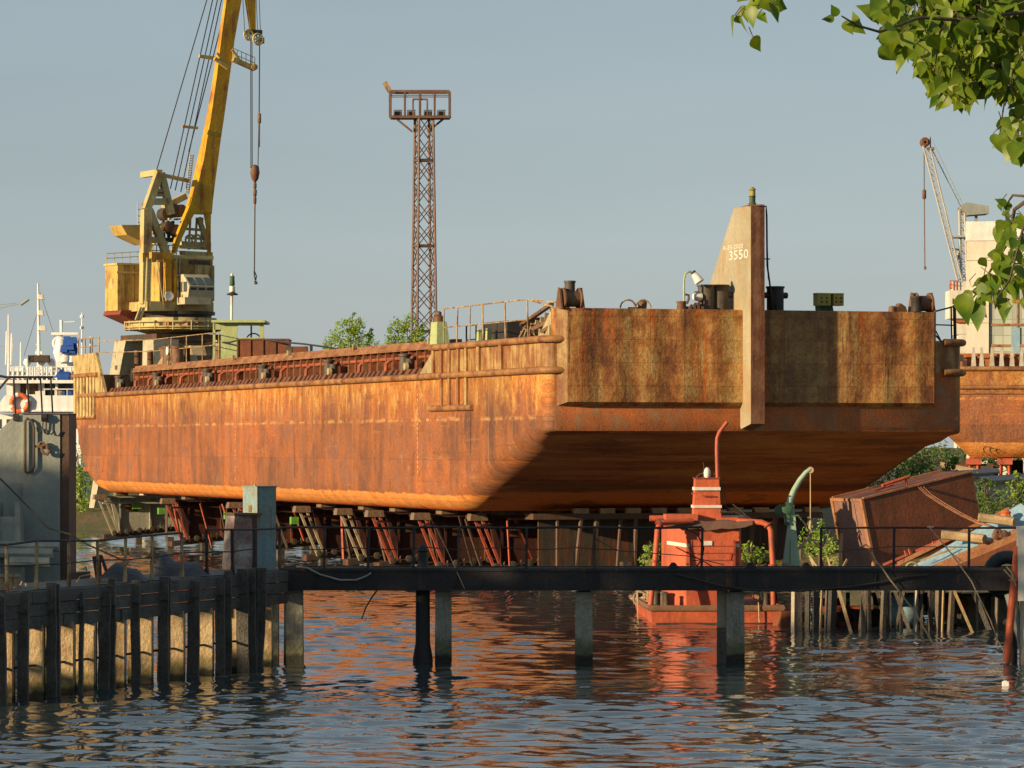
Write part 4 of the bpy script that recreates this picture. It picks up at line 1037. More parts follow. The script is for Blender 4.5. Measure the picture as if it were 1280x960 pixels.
m = MB(); m.prism([(W(-14, 0, DS).x, z_(513)), (W(94, 0, DS).x, z_(513)), (W(98, 0, DS).x, z_(510)), (W(98, 0, DS).x, z_(494.5)), (W(8, 0, DS).x, z_(494.5)), (W(2, 0, DS).x, z_(503)), (W(-14, 0, DS).x, z_(505))], 1, DS - .8, DS - .7); sl(m, -14, 98, 512.5, 514.5, DS - .9, DS + 9)
m.build('bridge_bulwark', m_white, ship)
m = MB(); sl(m, 0, 98, 475, 479, DS - 1.2, DS + 7); m.build('wheelhouse_roof', m_white, ship)
m = MB(); sl(m, 15, 24.5, 479, 513, DS - .2, DS + 4); sl(m, 33, 36, 479, 513, DS + .0, DS + .3); sl(m, 36, 44, 493, 513, DS, DS + .3); sl(m, 48, 55, 479, 513, DS, DS + .3); sl(m, 69, 72, 479, 495, DS - .6, DS - .3); sl(m, 88, 99, 479, 513, DS + 2, DS + 5); sl(m, 8, 16, 479, 495, DS - .5, DS - .4); sl(m, 24.5, 33, 495, 513, DS, DS + .3); sl(m, 44, 48, 489, 513, DS, DS + .3)
m.each('wheelhouse_wall', m_white, ship)
m = MB(); sl(m, 24, 56, 479, 496, DS + .35, DS + .4); m.build('wheelhouse_window', mat('warm_curtain', (.35, .22, .10), (.12, .10, .08), 0, 3), ship)
m = MB(); sl(m, 56, 69, 479, 513, DS + 1.0, DS + 1.1); sl(m, 72, 90, 479, 495, DS + 1.4, DS + 1.5); m.build('side_window', m_glass, ship)
m = MB(); sl(m, 69.5, 77, 488, 495, DS, DS + .4); m.build('wooden_door', m_plank, ship)
m = MB()
for px in (56, 69, 84, 97): m.tube([W(px, 496, DS - .7), W(px, 486, DS - .7)], .03, 5)
m.tube([W(54, 486.5, DS - .7), W(99, 486.5, DS - .7)], .04, 5); m.build('wing_railing', m_white, ship)
m = MB(); m.tube([W(73, 466, DS - .8), W(78, 470, DS - .8), W(87, 471, DS - .8)], .42, 10); sl(m, 77, 81, 489, 494, DS - .5, DS - .2); sl(m, 85, 90, 488, 494, DS - .5, DS - .2); m.each('blue_cover', m_bluebright, ship)
m = MB()
for px in list(range(11, 99, 6)): m.tube([W(px, 475, DS - 1), W(px, 459, DS - 1)], .055, 5); m.tube([W(px + 3, 475, DS + 4), W(px + 3, 459, DS + 4)], .055, 5)
for py in (459, 464, 469.5): m.tube([W(10, py, DS - 1), W(99, py, DS - 1)], .03, 5); m.tube([W(10, py, DS + 4), W(99, py, DS + 4)], .03, 5)
m.each('roof_railing', m_white, ship)
m = MB(); sl(m, 12, 34, 464, 474, DS - .95, DS - .9); sl(m, 63, 98, 463, 474, DS - .95, DS - .9); sl(m, 66, 96, 452, 474, DS + 1.5, DS + 3); sl(m, 18, 30, 458, 474, DS + 1.5, DS + 3)
m.each('canvas_dodger', m_white, ship)
m = MB(); sl(m, 12, 96, 472.5, 475, DS - .6, DS - .5); m.build('blue_edge', m_bluebright, ship)
m = MB(); sl(m, 35, 62, 444, 453, DS - 1.2, DS - .9); m.cur = 1; m.torus(W(38.5, 448.5, DS - 1.22), .16, .03, 1, 10, 4); sl(m, 42, 61, 445.2, 452, DS - 1.23, DS - 1.2); m.build('dark_signboard', [m_black, m_dark], ship)
m = MB(); m.tube([W(49, 475, DS + 1), W(48.5, 420, DS + 1), W(47.5, 354, DS + 1)], .16, 8, True, True, .06); m.beam(W(44, 441, DS + 1), W(53, 441, DS + 1), .2, .2)
for k in range(5): m.tube([W(45, 430 + 7 * k, DS + 1), W(48, 432 + 7 * k, DS + 1)], .03, 5)
mast = m.build('main_mast', m_white, ship)
for py, w in ((370, 5), (390, 5), (409, 8)):
    m = MB(); sl(m, 48.5, 48.5 + w, py - 2, py + 3, DS + .8, DS + 1.2); sl(m, 46, 49.5 + w, py + 3, py + 4, DS + .7, DS + 1.3); m.build('mast_lamp', [m_dirtywhite], mast)
m = MB(); m.tube([W(50, 365, DS + 1), W(70, 425, DS + 1)], .018, 4); m.tube([W(47, 390, DS + 1), W(30, 445, DS + 1)], .018, 4); m.build('mast_stay', m_cable, mast)
m = MB(); m.tube([W(77, 450, DS + 1), W(76.5, 400, DS + 1)], .1, 6); m.tube([W(72, 461, DS), W(80, 461, DS)], .12, 6); m.tube([W(76, 403, DS + 1), W(93, 402, DS + 1)], .04, 5); m.build('short_mast', m_white, ship)
m = MB(); sl(m, 64, 98, 415.5, 418.5, DS + .6, DS + 1); m.build('radar_scanner', m_white, ship)
m = MB(); m.torus(W(74, 429, DS + .3), .38, .1, 1, 14, 6); m.lathe(W(76, 430, DS + .5), [(.3, -1.2), (.5, -.6), (.4, .3), (.2, .5)], 10); m.lathe(W(82, 449, DS + .5), [(.35, -.3), (.5, 0), (.45, .5), (.2, .7)], 10); m.lathe(W(90, 450, DS + .5), [(.3, -.4), (.4, 0), (.35, .6), (.1, .8)], 10); m.build('roof_gear', m_white, ship)
m = MB()
rr = random.Random(3); pts = [W(80 + rr.uniform(0, 14), 424 + rr.uniform(0, 15), DS + .2 + rr.uniform(-.3, .3)) for _ in range(22)]
for p in pts: m.tap(p.x - .25, p.x + .25, p.y - .3, p.y + .3, p.z - .2, p.x - .2, p.x + .15, p.y - .2, p.y + .2, p.z + .22)
m.build('blue_tarpaulin', m_bluebright, ship)
m = MB()
for px, py in ((10.5, 393), (103 - .5, 391), (113, 420), (26, 428), (98, 417)): m.tube([W(px, 475, DS + 2), W(px, py, DS + 2)], .09, 6, True, True, .04)
for k in range(6): m.tube([W(7.5 + (k % 2) * 6, 456, DS + 2), W(8.5 + (k % 2) * 6 + .3 * k, 414 + 3 * k, DS + 2)], .06, 5)
for py in (408, 394): m.tube([W(102.5, py, DS + 2), W(102.5, py + 3, DS + 2)], .14, 6)
m.each('aerial', m_white, ship)
m = MB()
for px in (34, 52, 64): m.lathe(W(px, 456, DS - .5), [(.1, -.6), (.1, -.1), (.26, .1), (.2, .35), (.03, .45)], 8)
m.each('roof_lamp', m_white, ship)
m = MB(); m.torus(W(25, 504, DS - .95), .55, .17, 1, 18, 8); lb = m.build('lifebuoy', m_orange, ship)
m = MB()
for k in range(4): m.torus(W(25, 504, DS - .95), .56, .185, 1, 3, 8, k * math.pi / 2 + .2, k * math.pi / 2 + .5)
m.build('lifebuoy_band', m_white, lb)
# distant jib tip at the left edge
jt = thing('distant_jib', 'tip of a far thin lattice jib at the left edge of the sky', 'crane', W(-60, 560, 420)); m = MB()
a, b = W(-60, 399, 420), W(28, 379, 420); a2 = W(-60, 387, 420)
m.tube([a, b], .06, 4); m.tube([a2, W(20, 379, 420)], .05, 4); m.tube([W(26, 381, 420), W(36, 374, 420)], .17, 6)
for k in range(6): m.tube([a.lerp(b, k / 6), a2.lerp(W(20, 379, 420), (k + .5) / 6)], .03, 4)
m.tube([W(-60, 430, 420), W(9, 433, 420)], .03, 4)
m.build('jib', m_grey, jt); m = MB(); m.beam(W(-62, 560, 420), W(-62, 385, 420), 1, 1); m.build('tower', m_grey, jt)

# ================================================================== RIGHT-HAND SHIP
DR = 176
c = W(1192, 570, DR); rs = thing('rusty_ship', 'orange rusty ship hull with white fender posts, hauled out in front of the cream building', 'ship', (c.x, c.y, 0), R(-7)); f_ = fr(rs)
zr = lambda py: zat(py, DR)
Lr = 26.
m = MB(f_)
st = []
for x, zb, ins in ((-.3, 5.2, 0), (.8, zr(573), 0), (4, zr(573), 0), (12, zr(573), 0), (Lr, zr(573), 0)):
    sec = [(0, 8.3), (0, 7.2), (0, zb + 1.0)] + [(.9 - .9 * math.cos(k / 6 * math.pi / 2), zb + .9 - .9 * math.sin(k / 6 * math.pi / 2)) for k in range(7)] + [(11, zb), (11, 8.3)]
    st.append([m.pt((x, y, z)) for y, z in sec])
for p, q in zip(st, st[1:]):
    for k in range(len(p) - 1): m.face((p[k], q[k], q[k + 1], p[k + 1]), True)
m.face(st[0]); m.face(st[-1]); m.face([st[0][0], st[-1][0], st[-1][-1], st[0][-1]])
m.build('hull', m_hull2, rs)
m = MB(f_); m.tube([(-.3, -.04, 7.4), (Lr, -.04, 7.4)], .10, 8); m.tube([(-.3, -.05, 8.25), (Lr, -.05, 8.25)], .11, 8); m.tube([(-.3, -.02, 7.12), (Lr, -.02, 7.12)], .05, 6); m.each('rubbing_strake', m_fender, rs)
m = MB(f_); m.box(0, Lr, 1.2, 1.4, 8.3, 8.98)
for k in range(14): m.box(.6 + k * 1.1, .8 + k * 1.1, 1.0, 1.2, 8.3, 8.8)
m.tube([(0, 1.1, 8.8), (Lr, 1.1, 8.8)], .06, 6); m.build('coaming', m_strip, rs)
for px in (1217, 1227, 1240, 1252, 1265, 1277, 1290):
    q = hit(rs, px, 455, y=.15); m = MB(f_); m.tap(q.x - .12, q.x + .12, .0, .3, 8.3, q.x - .05, q.x + .05, .1, .3, zr(434)); m.build('stanchion', m_post_grey, rs)
m = MB(f_)
for k in range(3): m.box(.1 + .15 * k, .3 + .15 * k, .4, .8, 8.35 + .25 * (k % 2), 8.65 + .25 * (k % 2))
m.tube([(.2, .4, 8.3), (.2, .4, 9.2)], .05, 5); m.build('deck_gear', m_black, rs)
m = MB(f_)
for k in range(3):
    q = hit(rs, 1236, 565, y=-.01); m.torus((q.x - .2 + .22 * k, -.012, q.z - .05), .33 - .05 * k, .012, 1, 12, 4, .3, 4)
m.build('scratch_marks', m_dark, rs)
bl = thing('ship_blocks', 'orange trestle legs and packing timbers under the ship with white fender posts', 'supports', (c.x, c.y, 1.5), R(-7)); g_ = fr(bl)
zk = zr(573) - 1.5
for px in (1217, 1256, 1290):
    q = hit(bl, px, 590, y=.6); m = MB(g_)
    m.beam((q.x - .3, .5, 0), (q.x - .15, .6, zk - .25), .12, .12); m.beam((q.x + .3, .5, 0), (q.x + .2, .6, zk - .25), .12, .12); m.box(q.x - .35, q.x + .35, .4, .9, zk - .28, zk); m.build('trestle', m_strut if px < 1260 else m_boat, bl)
m = MB(g_)
for k in range(10): m.box(.3 + k * 1.15, .9 + k * 1.15, 1.5 + (k % 3), 3 + (k % 3), 0, zk - .1 - .2 * (k % 2))
m.box(-.4, 1.8, .6, 1.1, zk - .6, zk - .25)
m.build('packing', m_dark, bl)
m = MB(g_); m.beam((-.6, .4, zk - .3), (1.7, .2, zk - .75), .3, .28); m.build('timber', m_plank, bl)
# white sheds in front of it
def shed(name, label, px0, px1, pyt, pyb, d, rot, roofc):
    a = W((px0 + px1) / 2, pyb, d); t = thing('white_shed', label, 'shed', (a.x, a.y, a.z), rot, 'white sheds on the bank'); g = fr(t)
    w = (px1 - px0) * d / F / 2; h = (pyb - pyt) * d / F
    m = MB(g); m.prism([(-w, -1.), (w, -1.), (w, h * .92), (-w, h * .80)], 1, 0, 2.5); m.build('wall', m_dirtywhite, t)
    m = MB(g); m.hexa([(-w - .2, -.35, h * .80), (w + .2, -.35, h * .93), (w + .2, 2.8, h * .93 + .12), (-w - .2, 2.8, h * .80 + .12), (-w - .2, -.35, h * .80 + .07), (w + .2, -.35, h * .93 + .07), (w + .2, 2.8, h * .93 + .2), (-w - .2, 2.8, h * .80 + .2)]); m.build('roof', roofc, t)
    m = MB(g); m.box(-w * .25, w * .0, -.02, 0, h * .2, h * .62); m.box(w * .55, w * .72, -.02, 0, h * .1, h * .6); m.build('window', m_black, t)
    m = MB(g); m.box(-w, w, -.04, -.0, h * .38, h * .42); m.build('trim', m_grey, t)
m_roofgrey = mat('shed_roof', (.30, .25, .20), (.22, .19, .16), .3, 1.)
shed('s', 'low white shed with a grey lean-to roof, partly behind the tilted steel box', 1160, 1243, 588, 640, 150, R(-6), m_roofgrey)
shed('s', 'low white shed with small dark windows, right behind the light green shrub', 1246, 1325, 594, 640, 146, R(5), m_roofgrey)

# ================================================================== BUILDING and grey crane
DB = 262
c = W(1208, 560, DB); bd = thing('factory_building', 'tall cream factory hall with a white parapet and a large dusty window wall', 'building', (c.x, c.y, 1.2), R(-8)); g_ = fr(bd)
zb_ = lambda py: zat(py, DB) - 1.2
hb = lambda px, py=400: hit(bd, px, py, y=0).x
xw0, xw1 = hb(1236), hb(1330)
m = MB(g_); m.box(0, xw0, 0, 22, 0, zb_(301)); m.box(xw0, 30, 0, 22, zb_(352), zb_(301)); m.box(xw0, 30, .35, 22, 0, zb_(352)); m.build('wall', m_build, bd)
m = MB(g_); m.box(-.06, 30.1, -.08, 22, zb_(301), zb_(277)); m.build('parapet', m_band, bd)
m = MB(g_); m.box(-.02, 30, -.03, 0, zb_(326), zb_(325)); m.box(-.02, xw0, -.03, 0, zb_(404), zb_(403)); m.box(-.02, xw0, -.02, 0, zb_(383), zb_(382.4)); m.build('wall_joint', m_conc, bd)
rows = [zb_(450), zb_(432), zb_(406), zb_(377), zb_(352)]
xs = xw0
for z0, z1 in zip(rows, rows[1:]):
    for k in range(6):
        m = MB(g_); m.box(xw0 + k * 1.95 + .06, xw0 + (k + 1) * 1.95 - .06, .2, .3, z0 + .08, z1 - .08); m.build('window', m_panes, bd)
m = MB(g_)
for z in rows: m.box(xw0, 30, .12, .3, z - .08, z + .08)
for k in range(8): m.box(xw0 + k * 1.95 - .05, xw0 + k * 1.95 + .05, .13, .3, rows[0], rows[-1])
m.build('window_frame', m_fender, bd)
m = MB(g_); m.box(xw0 + 1.5, xw0 + 2.1, .1, .19, rows[1] - 1.1, rows[2] - .2); m.build('blue_pane', m_blue, bd)
DG = 300
c = W(1202, 560, DG); gc = thing('lattice_crane', 'pale grey lattice boomed crane with a boxy counterweight, rising behind the cream building', 'crane', (c.x, c.y, 1.0))
def lat(m, p0, p1, q0, q1, dep, n, r, d=DG):
    """lattice between two chords p0-p1 and q0-q1, doubled in depth"""
    ch_ = []
    for dd in (-dep, dep):
        ch_ += [(W(*p0, d + dd), W(*p1, d + dd * .4)), (W(*q0, d + dd), W(*q1, d + dd * .4))]
    for a, b in ch_: m.tube([a, b], r, 5)
    for k in range(n):
        t0, t1 = k / n, (k + 1) / n
        for i, j in ((0, 1), (1, 3), (3, 2), (2, 0)):
            m.bar(ch_[i][0].lerp(ch_[i][1], t0), ch_[j][0].lerp(ch_[j][1], t1), r * .45); m.bar(ch_[j][0].lerp(ch_[j][1], t0), ch_[i][0].lerp(ch_[i][1], t0), r * .45)
m = MB(); lat(m, (1197.5, 352), (1154, 182), (1203, 352), (1163, 185), .9, 20, .075); m.build('boom', m_latt, gc)
m = MB(); sl(m, 1153, 1160, 174, 180, DG - .3, DG + .3); m.lathe(W(1156, 178, DG), [(.1, -.3), (.4, -.2), (.4, .2), (.1, .3)], 10, 1); sl(m, 1160, 1168, 184, 187, DG - .4, DG + .4); m.tube([W(1163, 184, DG), W(1163, 171, DG)], .05, 5); m.build('boom_head', m_winch, gc)
m = MB(); lat(m, (1201, 350), (1199.5, 262), (1209, 350), (1206, 262), .7, 9, .11); sl(m, 1192, 1210, 294, 296.5, DG - 1, DG + 1); m.tube([W(1190, 312, DG), W(1199, 312, DG), W(1196, 325, DG)], .14, 5); m.build('mast_tower', m_latt, gc)
m = MB(); a = W(1199, 264, DG - 1); m.prism([(W(1199, 0, DG).x, zat(259, DG)), (W(1206, 0, DG).x, zat(254, DG)), (W(1234, 0, DG).x, zat(258.5, DG)), (W(1234, 0, DG).x, zat(268, DG)), (W(1208, 0, DG).x, zat(270, DG)), (W(1199, 0, DG).x, zat(262, DG))], 1, DG - 1.2, DG + 1.2); sl(m, 1219, 1222, 269, 285, DG - .2, DG + .2); m.build('counterweight', m_grey, gc)
m = MB()
for py in (182, 184): m.tube([W(1163, py, DG), W(1201, 258, DG)], .03, 4)
for k in range(12): m.tube([W(1163.5 + 3.4 * k, 186 + 6.4 * k, DG - .8), W(1166.5 + 3.4 * k, 185 + 6.4 * k, DG - .8)], .03, 4)
m.tube([W(1166, 176, DG - .8), W(1203, 254, DG - .8)], .03, 4); m.build('luffing_rope', m_grey, gc)
m = MB(); m.tube([W(1155, 182, DG), W(1155.3, 240, DG), W(1156, 334, DG)], .045, 5); m.lathe(W(1155.3, 243, DG), [(.04, .4), (.16, .3), (.16, -.3), (.04, -.4)], 8); m.tube([W(1156, 333, DG), W(1156.6, 337, DG)], .1, 5); m.build('hoist_rope', m_winch, gc)
m = MB(); sl(m, 1187, 1212, 363, 398, DG - 1.5, DG + 1.5); m.cur = 1
for px in (1190.5, 1196): sl(m, px, px + 1.6, 373, 380, DG - 1.52, DG - 1.5)
m.build('cabin', [m_dirtywhite, m_dark], gc)
m = MB(); sl(m, 1192, 1214, 352, 362.9, DG - 1, DG + 1); sl(m, 1194, 1214, 398.1, 418, DG - 1, DG + 1); m.tap(W(1194, 0, DG).x, W(1214, 0, DG).x, DG - 1, DG + 1, zat(428, DG), W(1197, 0, DG).x, W(1211, 0, DG).x, DG - 1, DG + 1, zat(418.1, DG)); sl(m, 1196, 1212, 428.1, 560, DG - 1, DG + 1); m.build('pedestal', m_dirtywhite, gc)
m = MB(); sl(m, 1193, 1212, 398.5, 403, DG - 1.3, DG - 1.0); m.lathe(W(1191.5, 360, DG), [(.1, -.1), (.35, 0), (.3, .35), (.05, .45)], 8); m.build('red_housing', m_strip, gc)
m = MB()
for px in (1188, 1192, 1196): m.tube([W(px, 363, DG - 1.2), W(px, 351, DG - 1.2)], .035, 5)
for py in (351, 356): m.tube([W(1187, py, DG - 1.2), W(1198, py, DG - 1.2)], .03, 5)
m.build('railing', m_strut, gc)

# ================================================================== RED BOAT
DBt = 102.4
c = W(888, 780, DBt); bo = thing('work_boat', 'small red work boat with a boxy wheelhouse and bent exhaust pipe, moored behind the footbridge', 'boat', (c.x, c.y, 0), R(2)); g_ = fr(bo)
hb = lambda px, py, y=0.: hit(bo, px, py, y=y)
a = hb(815, 780); b = hb(976, 780); zr_ = hb(815, 761).z
m = MB(g_)
Lb = 7.5; x0, x1 = a.x, b.x
lo = [(x0 + .05, .12), (x1, .0), (x1, Lb), (x0 + .2, Lb)]; hi = [(x0 - .02, 0), (x1, 0), (x1, Lb), (x0 - .0, Lb)]
def ring(q, z): return [m.pt((x, y, z)) for x, y in q]
r0, r1 = ring(lo, -.4), ring(hi, zr_)
for k in range(4): m.face((r0[k], r0[(k + 1) % 4], r1[(k + 1) % 4], r1[k]))
m.face(r0); m.face(r1); m.build('hull', m_boat, bo)
m = MB(g_); m.tube([(x0 - .06, Lb, zr_ + .02), (x0 - .06, -.03, zr_ + .02), (x1 + .04, -.03, zr_ + .02), (x1 + .04, Lb, zr_ + .02)], .085, 6); m.build('rubbing_strake', m_brownstrake, bo)
m = MB(g_); m.box(x0 + .1, x1 - .1, .1, Lb - .1, zr_ + .001, zr_ + .03); m.build('deck', m_boat2, bo)
m = MB(g_); m.box(x0 + .11, x1, -.012, -.004, -.3, .035); m.build('waterline_weed', m_wet, bo)
# wheelhouse, front left corner cut
e0, e1, e2 = hb(834, 700, 1.9), hb(858, 700, 1.3), hb(924, 700, 1.3); zt_ = zat(654, 103.8)
m = MB(g_); out = [(e0.x, 1.9), (e1.x, 1.3), (e2.x, 1.3), (e2.x + .08, 1.6), (e2.x + .08, 4.0), (e0.x, 4.0)]
r0, r1 = ring(out, zr_), ring(out, zt_)
for k in range(6): m.face((r0[k], r0[(k + 1) % 6], r1[(k + 1) % 6], r1[k]))
m.face(r0); m.face(r1); wh = m.build('wheelhouse', m_boat, bo)
m = MB(g_); n_ = (e1.x, 1.3)
za, zb2 = zat(684, 103.7), zat(679.5, 103.7)
m.box(e1.x, e2.x, 1.284, 1.294, za, zb2)
dv = Vector((e1.x - e0.x, 1.3 - 1.9, 0)); nn = Vector((-.6, -dv.x, 0)).normalized() * .01
m.hexa([(e0.x + nn.x, 1.9 + nn.y, za + .06), (e1.x + nn.x, 1.3 + nn.y, za), (e1.x, 1.3, za), (e0.x, 1.9, za + .06), (e0.x + nn.x, 1.9 + nn.y, zb2 + .06), (e1.x + nn.x, 1.3 + nn.y, zb2), (e1.x, 1.3, zb2), (e0.x, 1.9, zb2 + .06)]); m.build('white_stripe', m_dirtywhite, wh)
p0, p1 = hb(862, 723, 1.27), hb(919, 676, 1.27)
m = MB(g_); m.box(p0.x, p1.x, 1.22, 1.283, p0.z - .3, p1.z); m.cur = 1
for k in range(7): m.box(p0.x + .03, p1.x - .03, 1.20, 1.22, p0.z - .26 + k * .19, p0.z - .10 + k * .19)
m.cur = 0
for x in (p0.x, p1.x - .06): m.box(x, x + .06, 1.18, 1.22, p0.z - .3, p1.z + .02)
m.build('planked_hatch', [m_boat2, m_boat], wh)
m = MB(g_); q = hb(885, 679, 1.19); m.box(q.x - .11, q.x + .11, 1.17, 1.18, q.z - .06, q.z + .06); m.build('white_plate', m_sigwhite, wh)
m = MB(g_); q0, q1 = hb(813, 650, 1.4), hb(936, 650, 1.4)
top = []
N = 12
for i in range(N + 1):
    x = e0.x - .25 + (e2.x + .35 - e0.x + .25) * i / N
    top.append((x, zt_ + .06 + .02 * math.sin(i * 1.7)))
for i in range(N):
    (xa, za_), (xb, zb3) = top[i], top[i + 1]
    da = .10 + .13 * abs(math.sin(math.pi * i / N)) ** .6 + .015 * math.sin(i * 2.3); db = .10 + .13 * abs(math.sin(math.pi * (i + 1) / N)) ** .6 + .015 * math.sin((i + 1) * 2.3)
    m.poly([(xa, 1.15, za_), (xb, 1.15, zb3), (xb, 1.12, zb3 - db), (xa, 1.12, za_ - da)], True)
    m.poly([(xa, 1.15, za_), (xb, 1.15, zb3), (xb, 4.1, zt_ + .16), (xa, 4.1, zt_ + .16)], True)
m.build('roof_tarpaulin', m_tarp, wh)
m = MB(g_); a_, b_ = hb(833, 650, 1.25), hb(868, 640, 1.25)
m.box(a_.x, b_.x + .1, 1.3, 2.4, zt_ + .06, zt_ + .24); m.box(b_.x, e2.x, 1.6, 3.2, zt_ + .06, zt_ + .15); m.build('roof_box', m_boat, wh)
fz0, fz1 = zat(640, 104), zat(598.5, 104); f0, f1 = hb(867, 640, 1.7), hb(902, 640, 1.7); f2, f3 = hb(870, 598, 1.7), hb(899, 598, 1.7)
m = MB(g_); m.tap(f0.x, f1.x, 1.7, 2.5, zt_, f2.x, f3.x, 1.78, 2.42, fz1); fu = m.build('funnel', m_boat, bo)
m = MB(g_)
for pa, pb in ((613, 609), (635, 631.5)):
    t0 = (640 - pa) / 42; xa = f0.x + (f2.x - f0.x) * t0; xb = f1.x + (f3.x - f1.x) * t0
    m.box(xa - .012, xb + .012, 1.688, 2.512, zat(pa, 104), zat(pb, 104))
m.build('white_band', m_dirtywhite, fu)
m = MB(g_); m.box(f2.x - .03, f3.x + .03, 1.74, 2.46, fz1, fz1 + .03); m.beam(hb(877, 620, 1.68), hb(892, 620, 1.68), .02, .03); m.beam(hb(864, 617, 1.9), hb(872, 617, 1.9), .03, .04); m.build('funnel_cap', m_boat2, fu)
q = hb(884, 593, 2.0); m = MB(g_); m.lathe((q.x, 2.0, q.z), [(.02, -.2), (.05, -.2), (.05, -.1), (.085, -.06), (.10, .05), (.07, .15), (.03, .19)], 12); nl = m.build('masthead_lamp', m_sigwhite, bo)
m = MB(g_)
for s_ in (-1, 1): m.tube([(q.x + s_ * .3, 2.0, fz1 + .03), (q.x + s_ * .2, 2.0, fz1 + .12), (q.x, 2.0, fz1 + .17)], .02, 5)
m.tube([hb(879, 598, 2.), hb(880, 583, 2.), hb(879, 578, 2.)], .012, 5); m.build('lamp_bracket', m_bollard, nl)
m = MB(g_); m.tube([hb(898, 640, 2.0), hb(897, 600, 2.0), hb(896, 560, 2.0), hb(896.5, 548, 2.0), hb(899, 541, 2.0), hb(904, 534, 2.0), hb(909, 527.5, 2.0)], .055, 8); m.build('exhaust_pipe', m_strut, bo)
m = MB(g_)
for p_, q_ in (((825, 655, .8), (823, 657, .78)), ((819, 700, .6), (818.6, 703, .6)), ((960, 655.6, 1.15), (961, 657, 1.14)), ((966, 705, .9), (966.2, 708, .9))): m.tube([hb(*p_), hb(*q_)], .13, 10)
for px in (858, 923): 
    for py in (662, 672, 690, 705, 730): c_ = hb(px, py, 1.28); m.lathe((c_.x, 1.285, c_.z), [(.012, -.02), (.022, -.015), (.022, .01)], 6, 1)
m.tube([hb(912, 700, 1.17), hb(912, 692, 1.15), hb(916, 692, 1.15)], .012, 5); m.tube([hb(870, 692, 1.17), hb(876, 692, 1.15)], .014, 5)
m.build('pipe_flange', m_boat2, bo)
m = MB(g_)
m.tube([hb(812, 648, 2.6), hb(850, 648, 2.6)], .085, 8); m.tube([hb(866, 651, 1.1), hb(832, 653, .9), hb(825, 655, .8), hb(822, 660, .75), hb(819, 700, .6), hb(813, 757, .35)], .075, 8); m.each('guard_pipe', m_boat, bo)
m = MB(g_); m.tube([hb(921, 651, 1.4), hb(952, 653, 1.2), hb(960, 656, 1.15), hb(963.5, 663, 1.1), hb(966, 705, .9), hb(967, 757, .5)], .08, 8); m.build('guard_pipe', m_boat, bo)
m = MB(g_); m.tube([hb(900, 603, 2.2), hb(908, 625, 2.), hb(925, 637, 1.9), hb(938, 650, 1.8)], .015, 5); m.tube([hb(900, 606, 2.2), hb(905, 630, 2.), hb(915, 642, 1.9)], .012, 5); m.tube([hb(900, 640, 1.5), hb(918, 640, 1.4), hb(935, 646, 1.4), hb(945, 652, 1.3)], .02, 5); m.build('loose_wire', m_black, bo)
m = MB(g_)
for px in (820, 829): q = hb(px, 752, 1.6); m.lathe((q.x, 1.6, zr_ + .03), [(.1, 0), (.1, .3), (.13, .31), (.13, .36), (.02, .37)], 10)
for px in (833, 968, 958): q = hb(px, 748, 1.2); m.lathe((q.x, 1.2, zr_ + .03), [(.09, 0), (.07, .3), (.1, .33), (.02, .36)], 8)
m.each('mooring_bitts', m_bollard, bo)
m = MB(g_)
rr = random.Random(5)
for k in range(14):
    q = hb(rr.uniform(797, 815), 748, 3.5); m.torus((q.x, 3.0 + rr.uniform(0, 2), zr_ + .08 + .05 * (k % 4)), .2, .02, rr.choice((0, 1, 2)), 10, 4)
for k in range(6):
    q = hb(rr.uniform(945, 968), 748, 2); m.torus((q.x, 2.0 + rr.uniform(0, 1), zr_ + .1 + .1 * (k % 4)), .15, .02, rr.choice((0, 1)), 10, 4)
m.each('rope_coil', m_rope, bo)
m = MB(g_); m.tube([hb(795, 738, 4), hb(815, 742, 4)], .05, 6); m.tube([hb(797, 742, 3), hb(797.5, 775, 3)], .015, 5); m.tube([hb(948, 753, -.1), hb(949, 778, -.1)], .018, 5); m.build('mooring_line', m_rope, bo)

# ================================================================== TIMBER JETTY and what stands on it
c = W(1130, 740, 104); jt = thing('timber_jetty', 'old timber jetty on many crooked posts and braces, beside the red boat', 'jetty', (c.x, c.y, 0))
DJ = 100.
zj = 1.28
m = MB(); m.box(W(975, 0, 103).x, 18, DJ - .5, DJ + 10, zj - .15, zj); m.box(W(985, 0, DJ).x, 18, DJ - .6, DJ - .4, zj - .32, zj - .02); m.build('deck', m_timber, jt)
rr = random.Random(11)
def post(px, dpx, d, w, mt, z0=-.6):
    q = MB(); a = W(px, 740, d); b = W(px + dpx, 790, d); w *= .72; mt = m_jtimber if mt is m_timber else mt; q.beam((b.x, d, z0), (a.x, d + .05, zj - .1), w, w); return q.build('post', mt, jt)
for px, dp, d, w, mt in ((992, -1, 98, .12, m_conc), (999, 0, 99, .2, m_timber), (1010, -1, 99, .16, m_timber), (1020, 0, 98.5, .22, m_timber), (1028, -4, 98, .07, m_plank), (1034, -3, 98, .08, m_post), (1041, -3, 98.3, .24, m_timber), (1080, 0, 98.2, .14, m_post), (1086, 1, 98.6, .12, m_timber), (1106, -4, 98, .16, m_post), (1112, 0, 98.6, .12, m_timber), (1126, 1, 99, .1, m_timber), (1146, -2, 99, .12, m_conc), (1152, 0, 99, .1, m_timber), (1163, 1, 98.5, .14, m_timber), (1174, -3, 98.5, .18, m_post), (1180, -3, 98.4, .07, m_plank), (1191, -5, 98, .16, m_post), (1222, -1, 98.5, .08, m_post), (1199, 0, 101, .14, m_timber), (1247, -2, 98.5, .1, m_post), (1060, 0, 101, .14, m_timber), (1138, 0, 102, .2, m_timber), (1095, 0, 102, .2, m_timber), (1235, 0, 102, .2, m_timber)): post(px, dp, d, w, mt)
